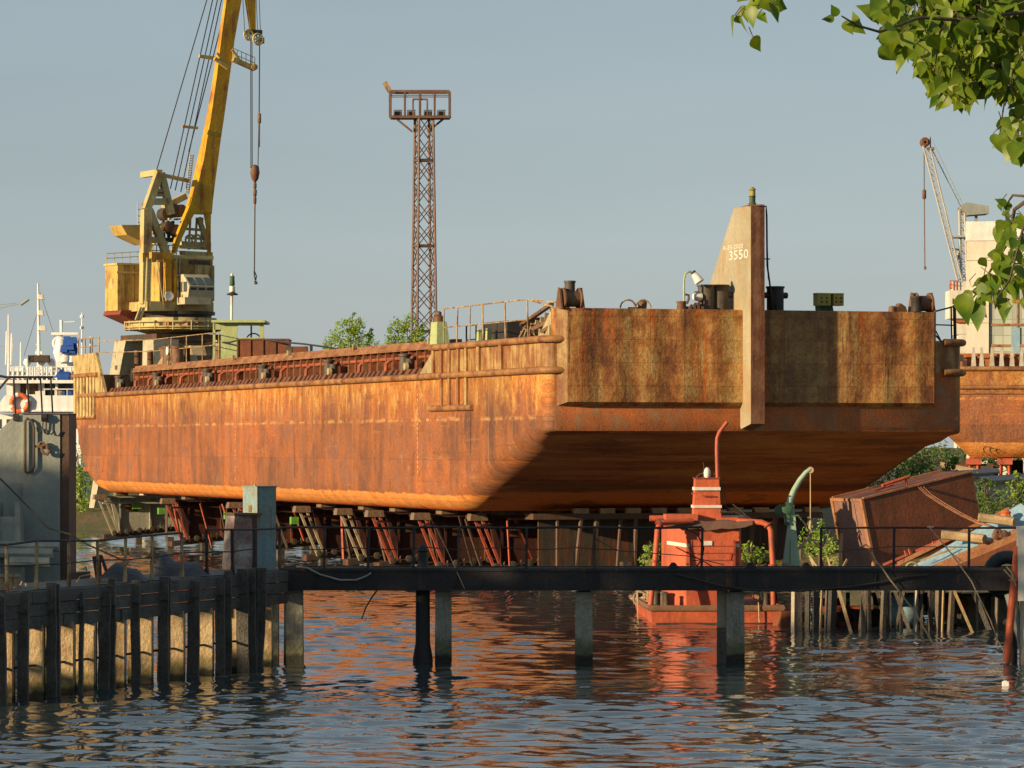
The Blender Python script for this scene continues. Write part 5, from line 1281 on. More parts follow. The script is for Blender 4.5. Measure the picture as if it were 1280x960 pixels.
for px0, px1, d, w, mt in ((1048, 1064, 97.9, .08, m_plank), (1118, 1138, 98, .08, m_post), (1130, 1118, 98.7, .07, m_post), (1192, 1216, 98, .07, m_plank), (1216, 1238, 99, .12, m_timber), (1096, 1112, 99, .1, m_timber), (1080, 1075, 99, .1, m_timber), (1170, 1158, 99.4, .09, m_plank)):
    q = MB(); q.beam(W(px0, 737, d), W(px1, 792, d), w, w); q.build('brace', mt, jt)
# davit
c = W(989, 707, 105.5); dv_ = thing('hand_davit', 'small pale green hand cranked davit crane on the jetty, right of the red boat', 'davit', (c.x, c.y, zj)); D = 105.5
m = MB(); a, b, e, f2_ = W(977.5, 708, D), W(1000.5, 708, D), W(985.5, 650, D), W(993.5, 650, D)
m.tap(a.x, b.x, D - .25, D + .25, zj, e.x, f2_.x, D - .1, D + .1, e.z); m.box((a.x + b.x) / 2 - .03, (a.x + b.x) / 2 + .03, D - .3, D - .2, zj, zj + .9); m.build('pedestal', m_davit, dv_)
m = MB(); m.box(a.x - .02, a.x + .16, D - .35, D - .2, zj, zj + .25); m.lathe((a.x + .2, D - .35, zj), [(.12, 0), (.1, .2), (.03, .22)], 10); m.build('base_fitting', m_plank, dv_)
m = MB(); m.beam(W(988, 655, D), W(985.5, 632, D), .2, .3); m.tube([W(986, 634, D), W(988, 624, D), W(993, 612, D), (W(1000, 600, D)), W(1007, 591, D), W(1013, 586.5, D)], .095, 8, True, True, .06); m.build('curved_jib', m_davit, dv_)
m = MB(); m.lathe(W(975, 638, D - .1), [(.05, -.12), (.15, -.1), (.15, .05), (.05, .08)], 10, 1); m.lathe(W(983, 636, D - .15), [(.06, -.1), (.14, -.08), (.14, .05), (.06, .08)], 12, 1); m.beam(W(973, 632, D), W(991, 634, D), .08, .08); m.beam(W(984, 628, D - .1), W(984, 656, D - .1), .12, .14); m.tube([W(990, 646, D - .2), W(998, 644, D - .3), W(1002, 650, D - .3)], .025, 5); m.build('hand_winch', m_dkgreen, dv_)
m = MB(); m.tube([W(1013, 587, D), W(1013, 652, D)], .018, 5); m.tube([W(1013, 652, D), W(1012, 660, D), W(1014, 664, D)], .045, 5); m.tube([W(1013, 664, D), W(1012, 672, D), W(1021, 680, D)], .03, 5); m.tube([W(1012, 672, D), W(993, 691, D)], .035, 5); m.lathe(W(1013, 587.5, D), [(.02, -.04), (.09, -.04), (.09, .04), (.02, .04)], 10, 1); m.build('hoist_rope', m_rope, dv_)
m = MB(); m.tube([W(993, 645, D), W(999, 645, D), W(1006, 654, D), W(1012, 663, D), W(1014, 671, D)], .03, 6); m.build('brake_cable', m_black, dv_)
# tilted rusty box
c = W(1093, 712, 106); rb = thing('steel_container', 'big dark rusty open ended steel box lying tilted on the jetty', 'container', (c.x, c.y, zj + .05), rot=(0, R(-12), R(24))); g_ = fr(rb)
Hb, Lb_, Db = 1.98, 3.6, 1.75
m = MB(g_); m.box(.06, Lb_, 0, Db, 0, Hb); m.build('box_body', m_box, rb)
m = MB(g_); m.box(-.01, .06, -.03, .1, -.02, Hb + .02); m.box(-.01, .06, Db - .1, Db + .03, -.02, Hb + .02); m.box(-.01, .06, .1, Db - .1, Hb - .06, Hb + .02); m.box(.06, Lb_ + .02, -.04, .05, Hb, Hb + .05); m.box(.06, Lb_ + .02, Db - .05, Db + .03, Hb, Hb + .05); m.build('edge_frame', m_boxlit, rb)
m = MB(g_); m.box(.02, .055, .1, Db - .1, 0, Hb - .06); m.build('end_panel', mat('box_end', (.26, .14, .10), (.20, .10, .07), .25, 1.), rb)
m = MB(g_); m.tube([(1.0, .5, Hb + .18), (1.9, .5, Hb + .24)], .05, 6); m.box(1.75, 1.8, .48, .54, Hb, Hb + .22); m.tube([(.8, .6, Hb + .06), (1.4, .6, Hb + .12)], .03, 6); m.build('lid_handle', m_boat, rb)
m = MB(); rr = random.Random(31)
for k in range(26):
    p = W(rr.uniform(985, 1255), 760, rr.uniform(101, 107)); p.z = rr.uniform(-.1, .6); s_ = rr.uniform(.15, .5)
    m.cur = k % 3; m.hexa([p + Vector((x * s_ * rr.uniform(.6, 1.4), y * s_, z * s_ * .5)) for z in (-1, 1) for x, y in ((-1, -1), (1, -1), (1, 1), (-1, 1))])
ru = m.build('rubble', [m_box, m_jtimber, m_boat2]); tag(ru, None, None, None, 'stuff')
# inclined gangway
gw = thing('gangway', 'faded blue steel gangway with rusty side beams sloping up to the right on the jetty', 'gangway', (W(1140, 712, 97).x, 97, zj))
def inc(m, px0, py0, px1, py1, d0, d1, w, h): m.beam(W(px0, py0, d0), W(px1, py1, d1), w, h)
m = MB()
m.hexa([W(1133, 716, 97), W(1162, 716, 96.2), W(1305, 655, 96.2), W(1276, 633, 97), W(1133, 712, 97), W(1162, 711, 96.2), W(1305, 650, 96.2), W(1276, 629, 97)]); m.build('deck_plate', m_blue, gw)
for q in ((1155, 716, 1300, 652, 96.1, 96.1, .2, .16), (1168, 716, 1310, 655, 95.9, 95.9, .12, .2), (1122, 705, 1262, 636, 97.5, 97.5, .1, .1)):
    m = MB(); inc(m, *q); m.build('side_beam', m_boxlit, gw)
m = MB(); inc(m, 1180, 722, 1310, 668, 95.9, 95.9, .2, .34); m.build('under_beam', m_box, gw)
m = MB()
inc(m, 1104, 706, 1240, 648, 97.8, 97.8, .05, .06); inc(m, 1118, 708, 1225, 662, 97.6, 97.6, .05, .06)
for px, py in ((1133, 692), (1138, 690), (1168, 681), (1176, 679)): m.tube([W(px, py + 3, 97.7), W(px - 2, py - 4, 97.7)], .03, 5)
m.build('hand_rail', m_strut, gw)
m = MB(); m.torus(W(1140, 711, 96.1), .16, .03, 1, 10, 5, 0, math.pi); inc(m, 1150, 701, 1195, 685, 96.4, 96.4, .04, .05); m.build('deck_fitting', m_cream, gw)
m = MB(); rr = random.Random(4)
for k in range(7): p = W(1243 + rr.uniform(0, 16), 664 + rr.uniform(0, 14), 96); m.lathe((p.x, 96, p.z), [(.03, -.08), (.1, -.05), (.09, .06), (.03, .1)], 8, 1)
m.build('winch_block', m_winch, gw)
for lab, q in (('weathered timber baulk lying across the blue gangway, the lower of two', (1177, 668.5, 1231, 674, 96.4, 95.9)), ('weathered timber baulk across the top of the blue gangway, the upper of two', (1223, 647, 1268, 652.5, 96.3, 96.0))):
    px0, py0, px1, py1, d0, d1 = q
    m = MB(); m.tube([W(px0, py0, d0), W(px0 + (px1 - px0) * .4, py0 + (py1 - py0) * .3, d0), W(px1, py1, d1)], .12, 7); tag(m.build('timber_baulk', m_plank), lab, 'timber')
m = MB(); p = W(1257, 643, 96.5)
m.lathe(p, [(.03, -.1), (.14, -.08), (.12, .02), (.15, .05), (.06, .12)], 7); tag(m.build('orange_rag', m_orange), 'crumpled orange rag on the upper timber baulk', 'rag')
m = MB()
for dx in (0, 4, -3):
    m.tube([W(1148 + dx, 606, 107), W(1160 + dx, 618, 105), W(1180 + dx, 631, 102), W(1203 + dx, 644, 99), W(1222 + dx, 653, 97), W(1236 + dx * .5, 658, 96.4)], .012, 5)
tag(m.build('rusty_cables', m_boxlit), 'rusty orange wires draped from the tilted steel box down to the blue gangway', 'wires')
m = MB(); rr = random.Random(9)
for k in range(10):
    a = W(rr.uniform(1020, 1065), 712, 101); a.z = zj + .02; m.beam(a, a + Vector((rr.uniform(-.5, .5), rr.uniform(0, .4), rr.uniform(.05, .6))), .04, .05)
tag(m.build('scrap_sticks', m_plank), 'tangle of sticks and scrap at the foot of the tilted steel box', 'scrap')
m = MB(); m.beam(W(1050, 712, 100.5), W(1052, 667, 100.5), .08, .08); tag(m.build('iron_stake', m_darksteel), 'dark leaning iron stake in front of the tilted steel box', 'stake')
m = MB(); m.lathe(W(1130, 762, 101), [(.2, -.5), (.5, -.2), (.55, .1), (.3, .4)], 12); tag(m.build('blue_drum', m_blue), 'blue plastic drum glimpsed under the jetty', 'drum')
m = MB(); a = W(1225, 760, 103); m.hexa([a + Vector(v) for v in ((-1.2, 0, -.5), (.6, 0, -.4), (.7, .8, -.3), (-1.1, .8, -.4), (-.6, .1, .3), (1.0, 0, .35), (1.0, .6, .4), (-.5, .7, .35))]); tag(m.build('concrete_slab', m_conc), 'tilted broken concrete slab under the right end of the jetty', 'slab')
# ================================================================== FOOTBRIDGE
D0 = 83.8
br_ = thing('footbridge', 'dark steel footbridge on concrete columns crossing the water in front of the barge', 'bridge', (W(800, 0, D0).x, D0, 0))
zd = zat(710, D0); zu = zat(738, D0)
xa, xb = W(349, 0, D0).x, 15.
m = MB(); m.box(xa, xb, D0 - .06, D0 + .1, zd - .07, zd); m.box(xa, xb, D0 - .02, D0 + .0, zu + .03, zd - .07); m.box(xa, xb, D0 - .08, D0 + .1, zu, zu + .03)
x = xa + .8
while x < xb: m.box(x, x + .02, D0 - .07, D0 - .02, zu + .03, zd - .07); x += 3.05
m.build('girder', m_darksteel, br_)
m = MB(); m.box(xa, xb, D0 + 1.3, D0 + 1.45, zu, zd); m.build('girder', m_darksteel, br_)
m = MB(); m.box(xa, xb, D0 + .1, D0 + 1.3, zd - .1, zd - .03)
for k in range(10): x = xa + 1.6 * k; m.box(x, x + .1, D0 + .0, D0 + 1.3, zu + .02, zd - .1)
m.build('deck', m_darksteel, br_)
for px0, px1, d, top in ((718.5, 741.5, D0 + .25, 740), (907, 931.5, D0 + .2, 740), (543, 565, D0 + .3, 738), (354, 379, D0 + .3, 738)):
    a, b = W(px0, 0, d).x, W(px1, 0, d).x
    m = MB(); m.tap(a, b, d, d + .42, -1.2, a + .02, b - .02, d, d + .42, zat(top, d)); col_ = m.build('column', m_colm, br_)
    m = MB(); m.box((a + b) / 2 - .12, (a + b) / 2 + .14, d - .0, d + .3, zat(top, d), zu + .01); m.build('bearing', m_darksteel, col_)
for px0, px1 in ((897, 907),):
    a, b = W(px0, 0, D0 + .5).x, W(px1, 0, D0 + .5).x
    m = MB(); m.box(a, b + .05, D0 + .5, D0 + .8, -1, zu); m.cur = 1; m.box(a - .02, b, D0 + .2, D0 + .5, -1, zat(786, D0)); m.build('timber_pile', [m_conc, m_timber], br_)
m = MB(); q = W(528.5, 0, D0 + .4).x; m.lathe((q, D0 + .4, -1), [(.24, 0), (.22, 1.1), (.16, 1.45), (.155, 2.8 - .1), (.155, zu + 1)], 14); m.build('round_pile', m_darksteel, br_)
m = MB(); q = W(340, 0, D0 + .2).x; m.box(q - .12, q + .14, D0 + .2, D0 + .5, -1, zu); m.build('column', m_colm, br_)
zr1 = zat(659.5, D0)
for px, yt in ((349, 659), (405, 660), (460, 659), (517, 659), (573, 659), (658, 660), (743, 659), (877, 660), (1026, 660), (1117, 660), (1211, 660)):
    q = W(px, 0, D0).x; m = MB(); m.beam((q, D0, zd), (q + random.uniform(-.01, .03), D0, zr1), .055, .055); m.build('railing_post', m_darksteel, br_)
m = MB(); x0, x1 = W(349, 0, D0).x, W(877.5, 0, D0).x
pts = [(x0 + (x1 - x0) * k / 20, D0, zr1 + .01 * math.sin(k)) for k in range(21)]; m.tube(pts, .03, 6); m.tube([W(1026, 660, D0), W(1117, 659.5, D0), W(1212, 660, D0), W(1275, 660, D0)], .026, 6); m.build('top_rail', m_darksteel, br_)
m = MB(); m.tube([(x0 + (x1 - x0) * k / 40, D0, zr1 - .43 - .05 * abs(math.sin(k * .45))) for k in range(33)], .012, 5); m.tube([W(1026, 695, D0), W(1060, 688, D0), W(1117, 683, D0), W(1211, 684, D0)], .01, 5)
m.tube([W(742, 672, D0), W(770, 688, D0), W(860, 695, D0), W(905, 706, D0)], .01, 5); m.each('middle_wire', m_cable, br_)
m = MB(); m.tube([W(858, 661, D0), W(872, 668, D0), W(880, 685, D0), W(877, 700, D0), W(870, 709, D0)], .018, 6); m.tube([W(845, 684, D0), W(880, 702, D0), W(892, 709, D0)], .012, 5); m.build('bent_hoop', m_darksteel, br_)
for px in (842, 938, 1008):
    m = MB(); q = W(px, 710, D0 - .03); m.prism([(q.x - .13, zd), (q.x + .13, zd), (q.x + .03, zd + .12), (q.x - .04, zd + .12)], 1, D0 - .04, D0 + .1); m.build('bracket', m_darksteel, br_)
m = MB(); m.lathe((W(528, 0, D0).x, D0 + .5, zd), [(.15, 0), (.11, .08), (.10, .34), (.13, .36), (.08, .46), (.04, .5)], 10); m.build('valve_box', m_darksteel, br_)
# hanging cables and ropes
m = MB(); m.tube([W(370, 708, D0 - .1), W(385, 710, D0 - .1), W(400, 718, D0 - .1), W(425, 725, D0 - .1), W(445, 725, D0 - .1), W(458, 720, D0 - .1), W(464, 716, D0 - .1)], .022, 6); tag(m.build('slack_hose', m_grey), 'slack grey hose hanging in a loop at the quay end of the footbridge girder', 'hose')
m = MB(); m.tube([W(472, 737, D0 - .1), W(464, 748, D0 - .1), W(457, 760, D0 - .1), W(452, 774, D0 - .1)], .022, 6, True, True, .015); tag(m.build('torn_cable', m_black), 'short torn black cable dangling under the footbridge near the round pile', 'cable')
m = MB(); m.tube([W(845, 718, D0 - .12), W(870, 724, D0 - .12), W(900, 732, D0 - .12), W(940, 738, D0 - .12), W(1000, 738.5, D0 - .12), W(1060, 734, D0 - .12), W(1100, 728, D0 - .12), W(1130, 721, D0 - .12), W(1160, 719, D0 - .12)], .026, 6); tag(m.build('black_hose', m_black), 'long black hose sagging along the footbridge girder past the red boat', 'hose')
rr = random.Random(2)
m = MB(); pts = [W(1088 + (1168 - 1088) * t + rr.uniform(-1, 1) + 8 * math.sin(t * 3) * t, 690 + 120 * t, D0 - .15) for t in np.linspace(0, 1, 26)]; m.tube(pts, .017, 5); tag(m.build('wavy_rope', m_rope), 'pale wavy rope hanging from the footbridge down to the water', 'rope')
m = MB(); m.tube([W(1161, 658, D0 - .1), W(1190, 693, D0 - .12), W(1214, 726, D0 - .12), W(1238, 775, D0 - .12), W(1247, 800, D0 - .12), W(1268, 838, D0 - .3)], .014, 5); m.tube([W(1185, 688, D0 - .12), W(1207, 705, D0 - .12)], .01, 5); m.box(W(1159, 0, D0).x, W(1167, 0, D0).x, D0 - .04, D0 + .04, zat(660, D0), zat(657.5, D0)); tag(m.build('taut_rope', m_rope), 'thin taut rope slanting from the footbridge rail into the water by the red pipe', 'rope')
m = MB(); m.tube([W(545, 660, D0 - .05), W(560, 690, D0 - .05), W(578, 730, D0 - .05), W(592, 761, D0 - .05)], .009, 5); tag(m.build('thin_line', m_rope), 'thin pale fishing line slanting down from the footbridge rail by the round pile', 'line')
# right end support
sp = thing('mooring_dolphin', 'mooring posts with a thin leaning red pipe, a dark pile and a white post', 'mooring posts', (W(1265, 0, D0).x, D0, 0))
m = MB(); m.tube([W(1258, 828, D0 - .4), W(1272, 683, D0 - .4)], .085, 8); m.build('red_pipe', m_boat, sp)
m = MB(); q = W(1265, 0, D0 + .2).x; m.tube([(q, D0 + .2, -1), (q, D0 + .2, zd)], .12, 10); m.build('dark_pile', m_darksteel, sp)
m = MB(); m.tube([W(1262, 742, D0 - .1), W(1278, 800, D0 - .1), W(1288, 835, D0 - .1)], .12, 10); m.build('raking_pipe', m_grey, sp)
m = MB(); q = W(1277, 0, D0 - .5).x; m.tap(q - .07, q + .05, D0 - .5, D0 - .3, zat(750, D0), q - .09, q + .09, D0 - .5, D0 - .3, zat(657, D0)); m.cur = 1; m.box(q + .0, q + .12, D0 - .3, D0 - .1, -.5, zat(750, D0)); m.build('white_post', [m_dirtywhite, m_conc], sp)
m = MB(); m.tube([W(1255, 712, D0 - .5), W(1268, 726, D0 - .5), W(1270, 733, D0 - .5)], .015, 5); m.tube([W(1258, 708, D0 - .5), W(1266, 718, D0 - .5), W(1267, 726, D0 - .5)], .015, 5); m.torus(W(1267, 725, D0 - .42), .1, .012, 2, 10, 4); m.build('rope_lashing', m_rope, sp)
q = W(1259, 719, D0 + .9); m = MB(); m.torus(q, .40, .15, 1, 22, 10); m.torus(q, .38, .13, 1, 22, 8); tag(m.build('tyre_fender', m_rubber), 'big black tyre fender lying on the footbridge beside the mooring posts', 'tyre')
# floating litter
q = W(1256.5, 856, 4800 * H / (858 - 555)); m = MB(); m.tap(q.x - .06, q.x + .07, q.y - .06, q.y + .06, -.03, q.x - .055, q.x + .065, q.y - .05, q.y + .05, .10); m.box(q.x - .03, q.x + .03, q.y - .03, q.y + .03, .10, .115); tag(m.build('floating_box', m_sigwhite), 'small white foam box floating on the open water near the leaning red pipe', 'box')

# ================================================================== QUAY
Q0 = Vector(((0 - 640) * 70.9 / F, 70.9, 0)); Q1 = Vector(((345 - 640) * 83.2 / F, 83.2, 0))
dirq = (Q1 - Q0).normalized(); qr = math.atan2(dirq.y, dirq.x); LQ = (Q1 - Q0).length
qy = thing('quay', 'old quay of square concrete piles and dark upright timbers under a heavy cap beam', 'quay', (Q0.x, Q0.y, 0), qr); FQ = fr(qy)
zq = 2.06
def pile_mat():
    n = NT('quay_pile_concrete'); X = n.xyz(); a = n.noise(n.P, 1.7, 7, .65); b = n.noise(n.P, 14, 4, .65); st = n.noise(n.scl(n.P, 4, 4, .35), 1.2, 6, .65)
    col = n.mix(n.mp(a, .4, .6), (.56, .42, .23), (.42, .30, .16)); col = n.mix(n.mp(st, .54, .62, 0, .6), col, (.24, .13, .06)); col = n.mix(n.mp(st, .42, .36, 0, .35), col, (.60, .50, .34))
    col = n.mix(n.mp(n.ma('ADD', X[2], n.ma('MULTIPLY', n.ma('SUBTRACT', st, .5), .5)), .48, .30, 0, .75), col, (.17, .14, .05)); col = n.mix(n.mp(n.ma('ADD', X[2], n.ma('MULTIPLY', n.ma('SUBTRACT', a, .5), .3)), .18, .10, 0, .95), col, (.035, .035, .025))
    col = n.mix(1., col, n.ramp(b, [(.3, (.74, .73, .72)), (.7, (1.12, 1.12, 1.12))]), 'MULTIPLY')
    n.bump(n.ma('ADD', a, b), .03); return n.done(col, .8, 0, .2)
m_pile = pile_mat()
hq = lambda px, py=800: hit(qy, px, py, y=0).x
m = MB(FQ); m.box(-4.5, LQ + .3, -.0, 1.7, zq - .16, zq); m.build('deck_slab', m_timber, qy)
m = MB(FQ)
x = -4.5; rr = random.Random(8)
for row in range(3):
    x = -4.5
    while x < LQ + .25:
        w = rr.uniform(1.6, 3.2); x2 = min(x + w, LQ + .3)
        m.box(x + .01, x2 - .01, -.16 + rr.uniform(-.02, .02), 0, zq - .24 - row * .24, zq - .02 - row * .24); x = x2
m.build('cap_beam', m_timber, qy)
# box section concrete piles: each shows a face towards the camera and one towards the water
for px0, px1 in ((-38, -13), (-6, 18), (26, 56), (60, 94), (94, 121), (127, 158), (162, 192), (199, 232), (238, 268), (278, 306), (318, 342)):
    xc = hq((px0 + px1) / 2); w = (px1 - px0) * (Q0 + dirq * xc).y / F
    p = FQ @ Vector((xc, .05, 0)); q = MB()
    dk = px0 == 64
    q.tap(p.x - w / 2, p.x + w / 2, p.y, p.y + .5, -1, p.x - w / 2, p.x + w / 2, p.y, p.y + .5, zq - .66); pile = q.build('concrete_pile', m_pile, qy)
    pass
for px, w, lean, drop in ((-10, .2, 0, 0), (20, .24, -.03, 0), (55, .22, .02, 0), (62, .12, .04, .0), (93, .1, 0, .1), (122, .26, 0, 0), (131, .14, .03, 0), (160, .2, .02, .0), (195, .24, .02, .0), (202, .1, 0, .2), (233, .26, -.02, 0), (266, .22, .02, 0), (276, .18, 0, 0), (294, .26, 0, 0), (311, .22, -.04, 0), (318, .3, -.12, 0), (304, .2, .03, .3)):
    xc = hq(px); p = FQ @ Vector((xc, -.16, 0)); q = MB()
    n = 6; pts = []; hq_ = rr.uniform(-.18, .10); lean += rr.uniform(-.05, .05); w *= rr.uniform(.75, .98)
    wv = [rr.uniform(-.015, .015) for _ in range(n + 1)]
    for k in range(n):
        z0 = -.6 + (zq + .05 + .6) * k / n + (drop if k == 0 else 0); z1 = -.6 + (zq + .05 + .6) * (k + 1) / n + (hq_ if k == n - 1 else 0)
        lx0, lx1 = lean * (1 - k / n) + wv[k], lean * (1 - (k + 1) / n) + wv[k + 1]
        q.tap(p.x + lx0 - w / 2, p.x + lx0 + w / 2, p.y - .1 - .04 * (k == n - 1), p.y + .12, z0, p.x + lx1 - w / 2 * (1 if k < n - 1 else .8), p.x + lx1 + w / 2, p.y - .1, p.y + .12, z1)
    q.build('fender_timber', m_timber, qy)
m = MB(FQ)
for z in (.62,): m.box(hq(-20), hq(300), -.05, .0, z, z + .04)
m.build('waling', m_darksteel, qy)
# quay railing
qrail = thing('quay_railing', 'thin bent pipe railing along the edge of the quay', 'railing', FQ @ Vector((0, .1, zq)), qr); FR = fr(qrail)
hrr = lambda px, py: hit(qrail, px, py, y=0)
tops = []
for px, yt, yb in ((-28, 680, 742), (8, 681, 736), (46, 676, 738), (86, 676, 735), (122, 676, 732), (157, 672, 730), (190, 669, 728), (227, 666, 726), (258, 662, 722), (290, 662, 719), (318, 662, 716)):
    t = hrr(px, yt); t.y = 0; b = (t.x + rr.uniform(-.03, .03), 0, 0)
    tops.append(Vector((t.x, 0, t.z)))
    m = MB(FR); m.tube([b, (t.x, 0, t.z)], .034, 7); m.tube([(b[0], 0, 0), (b[0], 0, .16)], .045, 7); m.build('railing_post', m_yrail if px < 240 else m_darksteel, qrail)
m = MB(FR); m.tube(tops[:8], .024, 6); m.tube([(p.x, 0, p.z) for p in tops[8:]] + [(tops[-1].x + 2.2, 0, tops[-1].z)], .024, 6); m.build('top_rail', m_darksteel, qrail)
m = MB(FR); m.tube([(p.x, 0, p.z * .52 + .03 * math.sin(i * 2)) for i, p in enumerate(tops)], .014, 5); m.build('middle_rail', m_darksteel, qrail)
# clutter on the quay
def qz(px, py): 
    d = (H - zq) * F / (py - HY); return Vector(((px - 640) * d / F, d, zq))
def heap(name, label, cat, px0, px1, d, ht, mt, seed, peaks):
    r_ = random.Random(seed); N, M_ = 22, 8; a, b = W(px0, 0, d).x, W(px1, 0, d).x; m = MB(); g = []
    for i in range(N + 1):
        row = []
        for j in range(M_ + 1):
            u, v = i / N, j / M_; e = (math.sin(math.pi * u) ** .5) * (math.sin(math.pi * v) ** .6)
            h = sum(pk * math.exp(-((u - pu) / pw) ** 2) for pu, pw, pk in peaks) * e + .04 * r_.random() * e
            row.append(m.pt((a + (b - a) * u, d - .5 + 1.1 * v, zq + h * ht)))
        g.append(row)
    for i in range(N):
        for j in range(M_): m.face((g[i][j], g[i + 1][j], g[i + 1][j + 1], g[i][j + 1]), False)
    return tag(m.build(name, mt), label, cat)
heap('tarpaulin_heap', 'dark grey crumpled tarpaulin heap on the quay with a pointed fold', 'tarpaulin', 175, 262, 80, .42, m_tarpgrey, 1, ((.32, .12, 1.0), (.62, .3, .7), (.85, .1, .5)))
heap('tarpaulin_heap', 'dark grey flat tarpaulin heap on the quay beside a tilted plate', 'tarpaulin', 118, 186, 77, .36, m_tarpgrey, 2, ((.4, .3, 1.0), (.8, .15, .6)))
m = MB(); m.hexa([W(*p) for p in ((120, 728, 77), (128, 727, 77), (128, 727, 77.3), (120, 728, 77.3), (115, 696, 77), (126, 693, 77), (126, 693, 77.2), (115, 696, 77.2))]); m.beam(W(126, 694, 77), W(136, 722, 77), .1, .06); tag(m.build('tilted_plate', m_black), 'dark bent steel plate standing on edge on the quay between the heaps', 'plate')
m = MB()
for px in (2, 14, 20): p = W(px, 733, 73); m.lathe((p.x, 73, zq), [(.09, 0), (.09, .05), (.06, .06), (.06, .2), (.09, .21), (.09, .26)], 10)
tag(m.build('cable_spools', m_plank), 'small pale cable spools on the quay in front of the grey steel block', 'spools')
m = MB(); m.tube([W(24, 735, 74), W(28, 727, 74), W(32, 729, 74), W(33, 736, 74)], .02, 5); m.tube([W(96, 728, 76), W(100, 721, 76), W(112, 718, 76), W(118, 724, 76)], .015, 5); tag(m.build('bent_wires', m_rope), 'bent bits of thick wire lying on the quay boards', 'wire')
m = MB()
for px, w in ((112, 12), (127, 9)): p = W(px, 729, 76); m.beam((p.x, 76, zq + .04), (p.x + w * 76 / F, 76.1, zq + .05), .08, .05)
tag(m.build('wood_offcuts', m_plank), 'two short pale wood offcuts on the quay', 'offcuts')
m = MB(); m.hexa([W(*p) for p in ((84, 729, 79), (113, 726, 80), (113, 727, 80.5), (84, 729, 79.5), (84, 716, 79), (113, 714, 80), (113, 714, 80.5), (84, 716, 79.5))]); m.tube([W(104, 712, 79.5), W(107, 708, 79.5), W(108, 714, 79.5)], .02, 5); tag(m.build('dark_crate', m_black), 'low black crate with a lifting hook on the quay beside the grey steel block', 'crate')
# blue pillar at the corner
q = W(325, 715, 84.6); pl = thing('steel_pillar', 'tall chipped blue steel box pillar at the corner of the quay', 'pillar', (q.x, q.y, 1.6), R(38)); g_ = fr(pl)
zt_ = zat(608.5, 84.6) - 1.6
m = MB(g_); m.box(-.25, .25, -.26, .3, 0, zt_); m.box(-.27, .27, -.28, .32, zt_, zt_ + .02); m.build('post', m_pillar, pl)
m = MB(g_); m.prism([(-.26, zt_ - .55), (-.26, zt_ - .40), (-.26, zt_ - .47)], 1, -.05, .07); m.lathe((-.2, -.1, zt_ + .02), [(.04, 0), (.03, .04), (.0, .05)], 6); m.build('fixing_hole', m_plank, pl)
q = W(301, 717, 84.2); p2 = thing('steel_stub', 'shorter tapered steel stub with flaking maroon and white paint, leaning against the blue pillar', 'stub post', (q.x, q.y, 1.6), R(30)); g_ = fr(p2)
zt_ = zat(644, 84.2) - 1.6
m = MB(g_); m.tap(-.36, .2, -.2, .3, 0, -.22, .2, -.15, .3, zt_); m.build('post', mat('flaking_paint', (.34, .32, .30), (.13, .06, .05), .35, 1.6, streak=(3, 3, .4)), p2)
m = MB(g_); m.box(-.26, .42, -.2, .32, zt_, zt_ + .05); m.box(.2, .34, -.14, .3, 0, zt_); m.build('cap', m_brownedge, p2)
# grey steel block at the left
DK = 88
gb = thing('steel_block', 'grey-green steel block with a dark brown corner and hanging hooks, behind the quay', 'steel structure', (W(40, 0, DK).x, DK, 0))
gx = lambda px: W(px, 0, DK).x
zt_ = zat(518, DK)
m = MB(); m.box(gx(28.5), gx(75), DK, DK + 1.6, -.5, zt_); m.build('front_plate', m_grey, gb)
m = MB(); m.prism([(gx(-60), -.5), (gx(28), -.5), (gx(28), zat(520, DK)), (gx(17), zat(520, DK)), (gx(0), zat(537, DK)), (gx(-60), zat(560, DK))], 1, DK + .12, DK + 1.4); m.build('side_plate', m_grey, gb)
m = MB(); m.box(gx(75), gx(86), DK + .03, DK + 1.5, -.5, zat(517.5, DK)); m.box(gx(28), gx(86), DK - .03, DK + 1.5, zt_, zt_ + .03); m.build('corner_strip', m_brownedge, gb)
m = MB(); m.tube([W(px, py, DK - .08) for px, py in ((31.5, 527), (31.5, 590), (34, 591.5), (40, 588), (42.5, 583), (42.5, 535), (40, 527), (34, 523), (31.5, 527))], .03, 6); m.build('hand_loop', m_bollard, gb)
m = MB(); m.tube([W(px, py, DK - .1) for px, py in ((54, 524), (53, 535), (50, 541), (47, 539), (46, 534))], .018, 5); m.tube([W(px, py, DK - .1) for px, py in ((58, 524), (57.5, 535), (60, 542), (65, 543), (68, 537))], .018, 5); m.tube([W(52, 522, DK - .08), W(59, 522, DK - .08)], .1, 6); m.build('hook', m_darksteel, gb)
m = MB(); m.tube([W(44, 558, DK - .05), W(51, 558, DK - .08)], .03, 6); m.torus(W(52, 556, DK - .12), .06, .03, 1, 10, 5); m.tube([W(52, 556, DK - .12), W(52.5, 563, DK - .14), W(55, 567, DK - .14), W(59, 568, DK - .14), W(62, 563, DK - .14)], .035, 6); m.tube([W(54, 558, DK - .12), W(58, 556, DK - .12), W(60, 561, DK - .12)], .045, 6); m.build('tow_hook', m_winch, gb)
m = MB()
for px in (18, 35, 51.5, 64.5): m.tube([W(px + 1.5, 519, DK + .4), W(px - 1, 471, DK + .4)], .022, 5)
m.tube([W(-40, 468, DK + .4), W(-10, 468, DK + .4), W(8, 471.5, DK + .4), W(66, 471.5, DK + .4)], .03, 5); m.tube([W(11, 472, DK + .4), W(0, 485, DK + .4), W(-12, 500, DK + .4)], .028, 5); m.box(gx(16), gx(23), DK + .05, DK + .11, zat(526, DK), zat(517, DK)); m.build('top_railing', m_darksteel, gb)
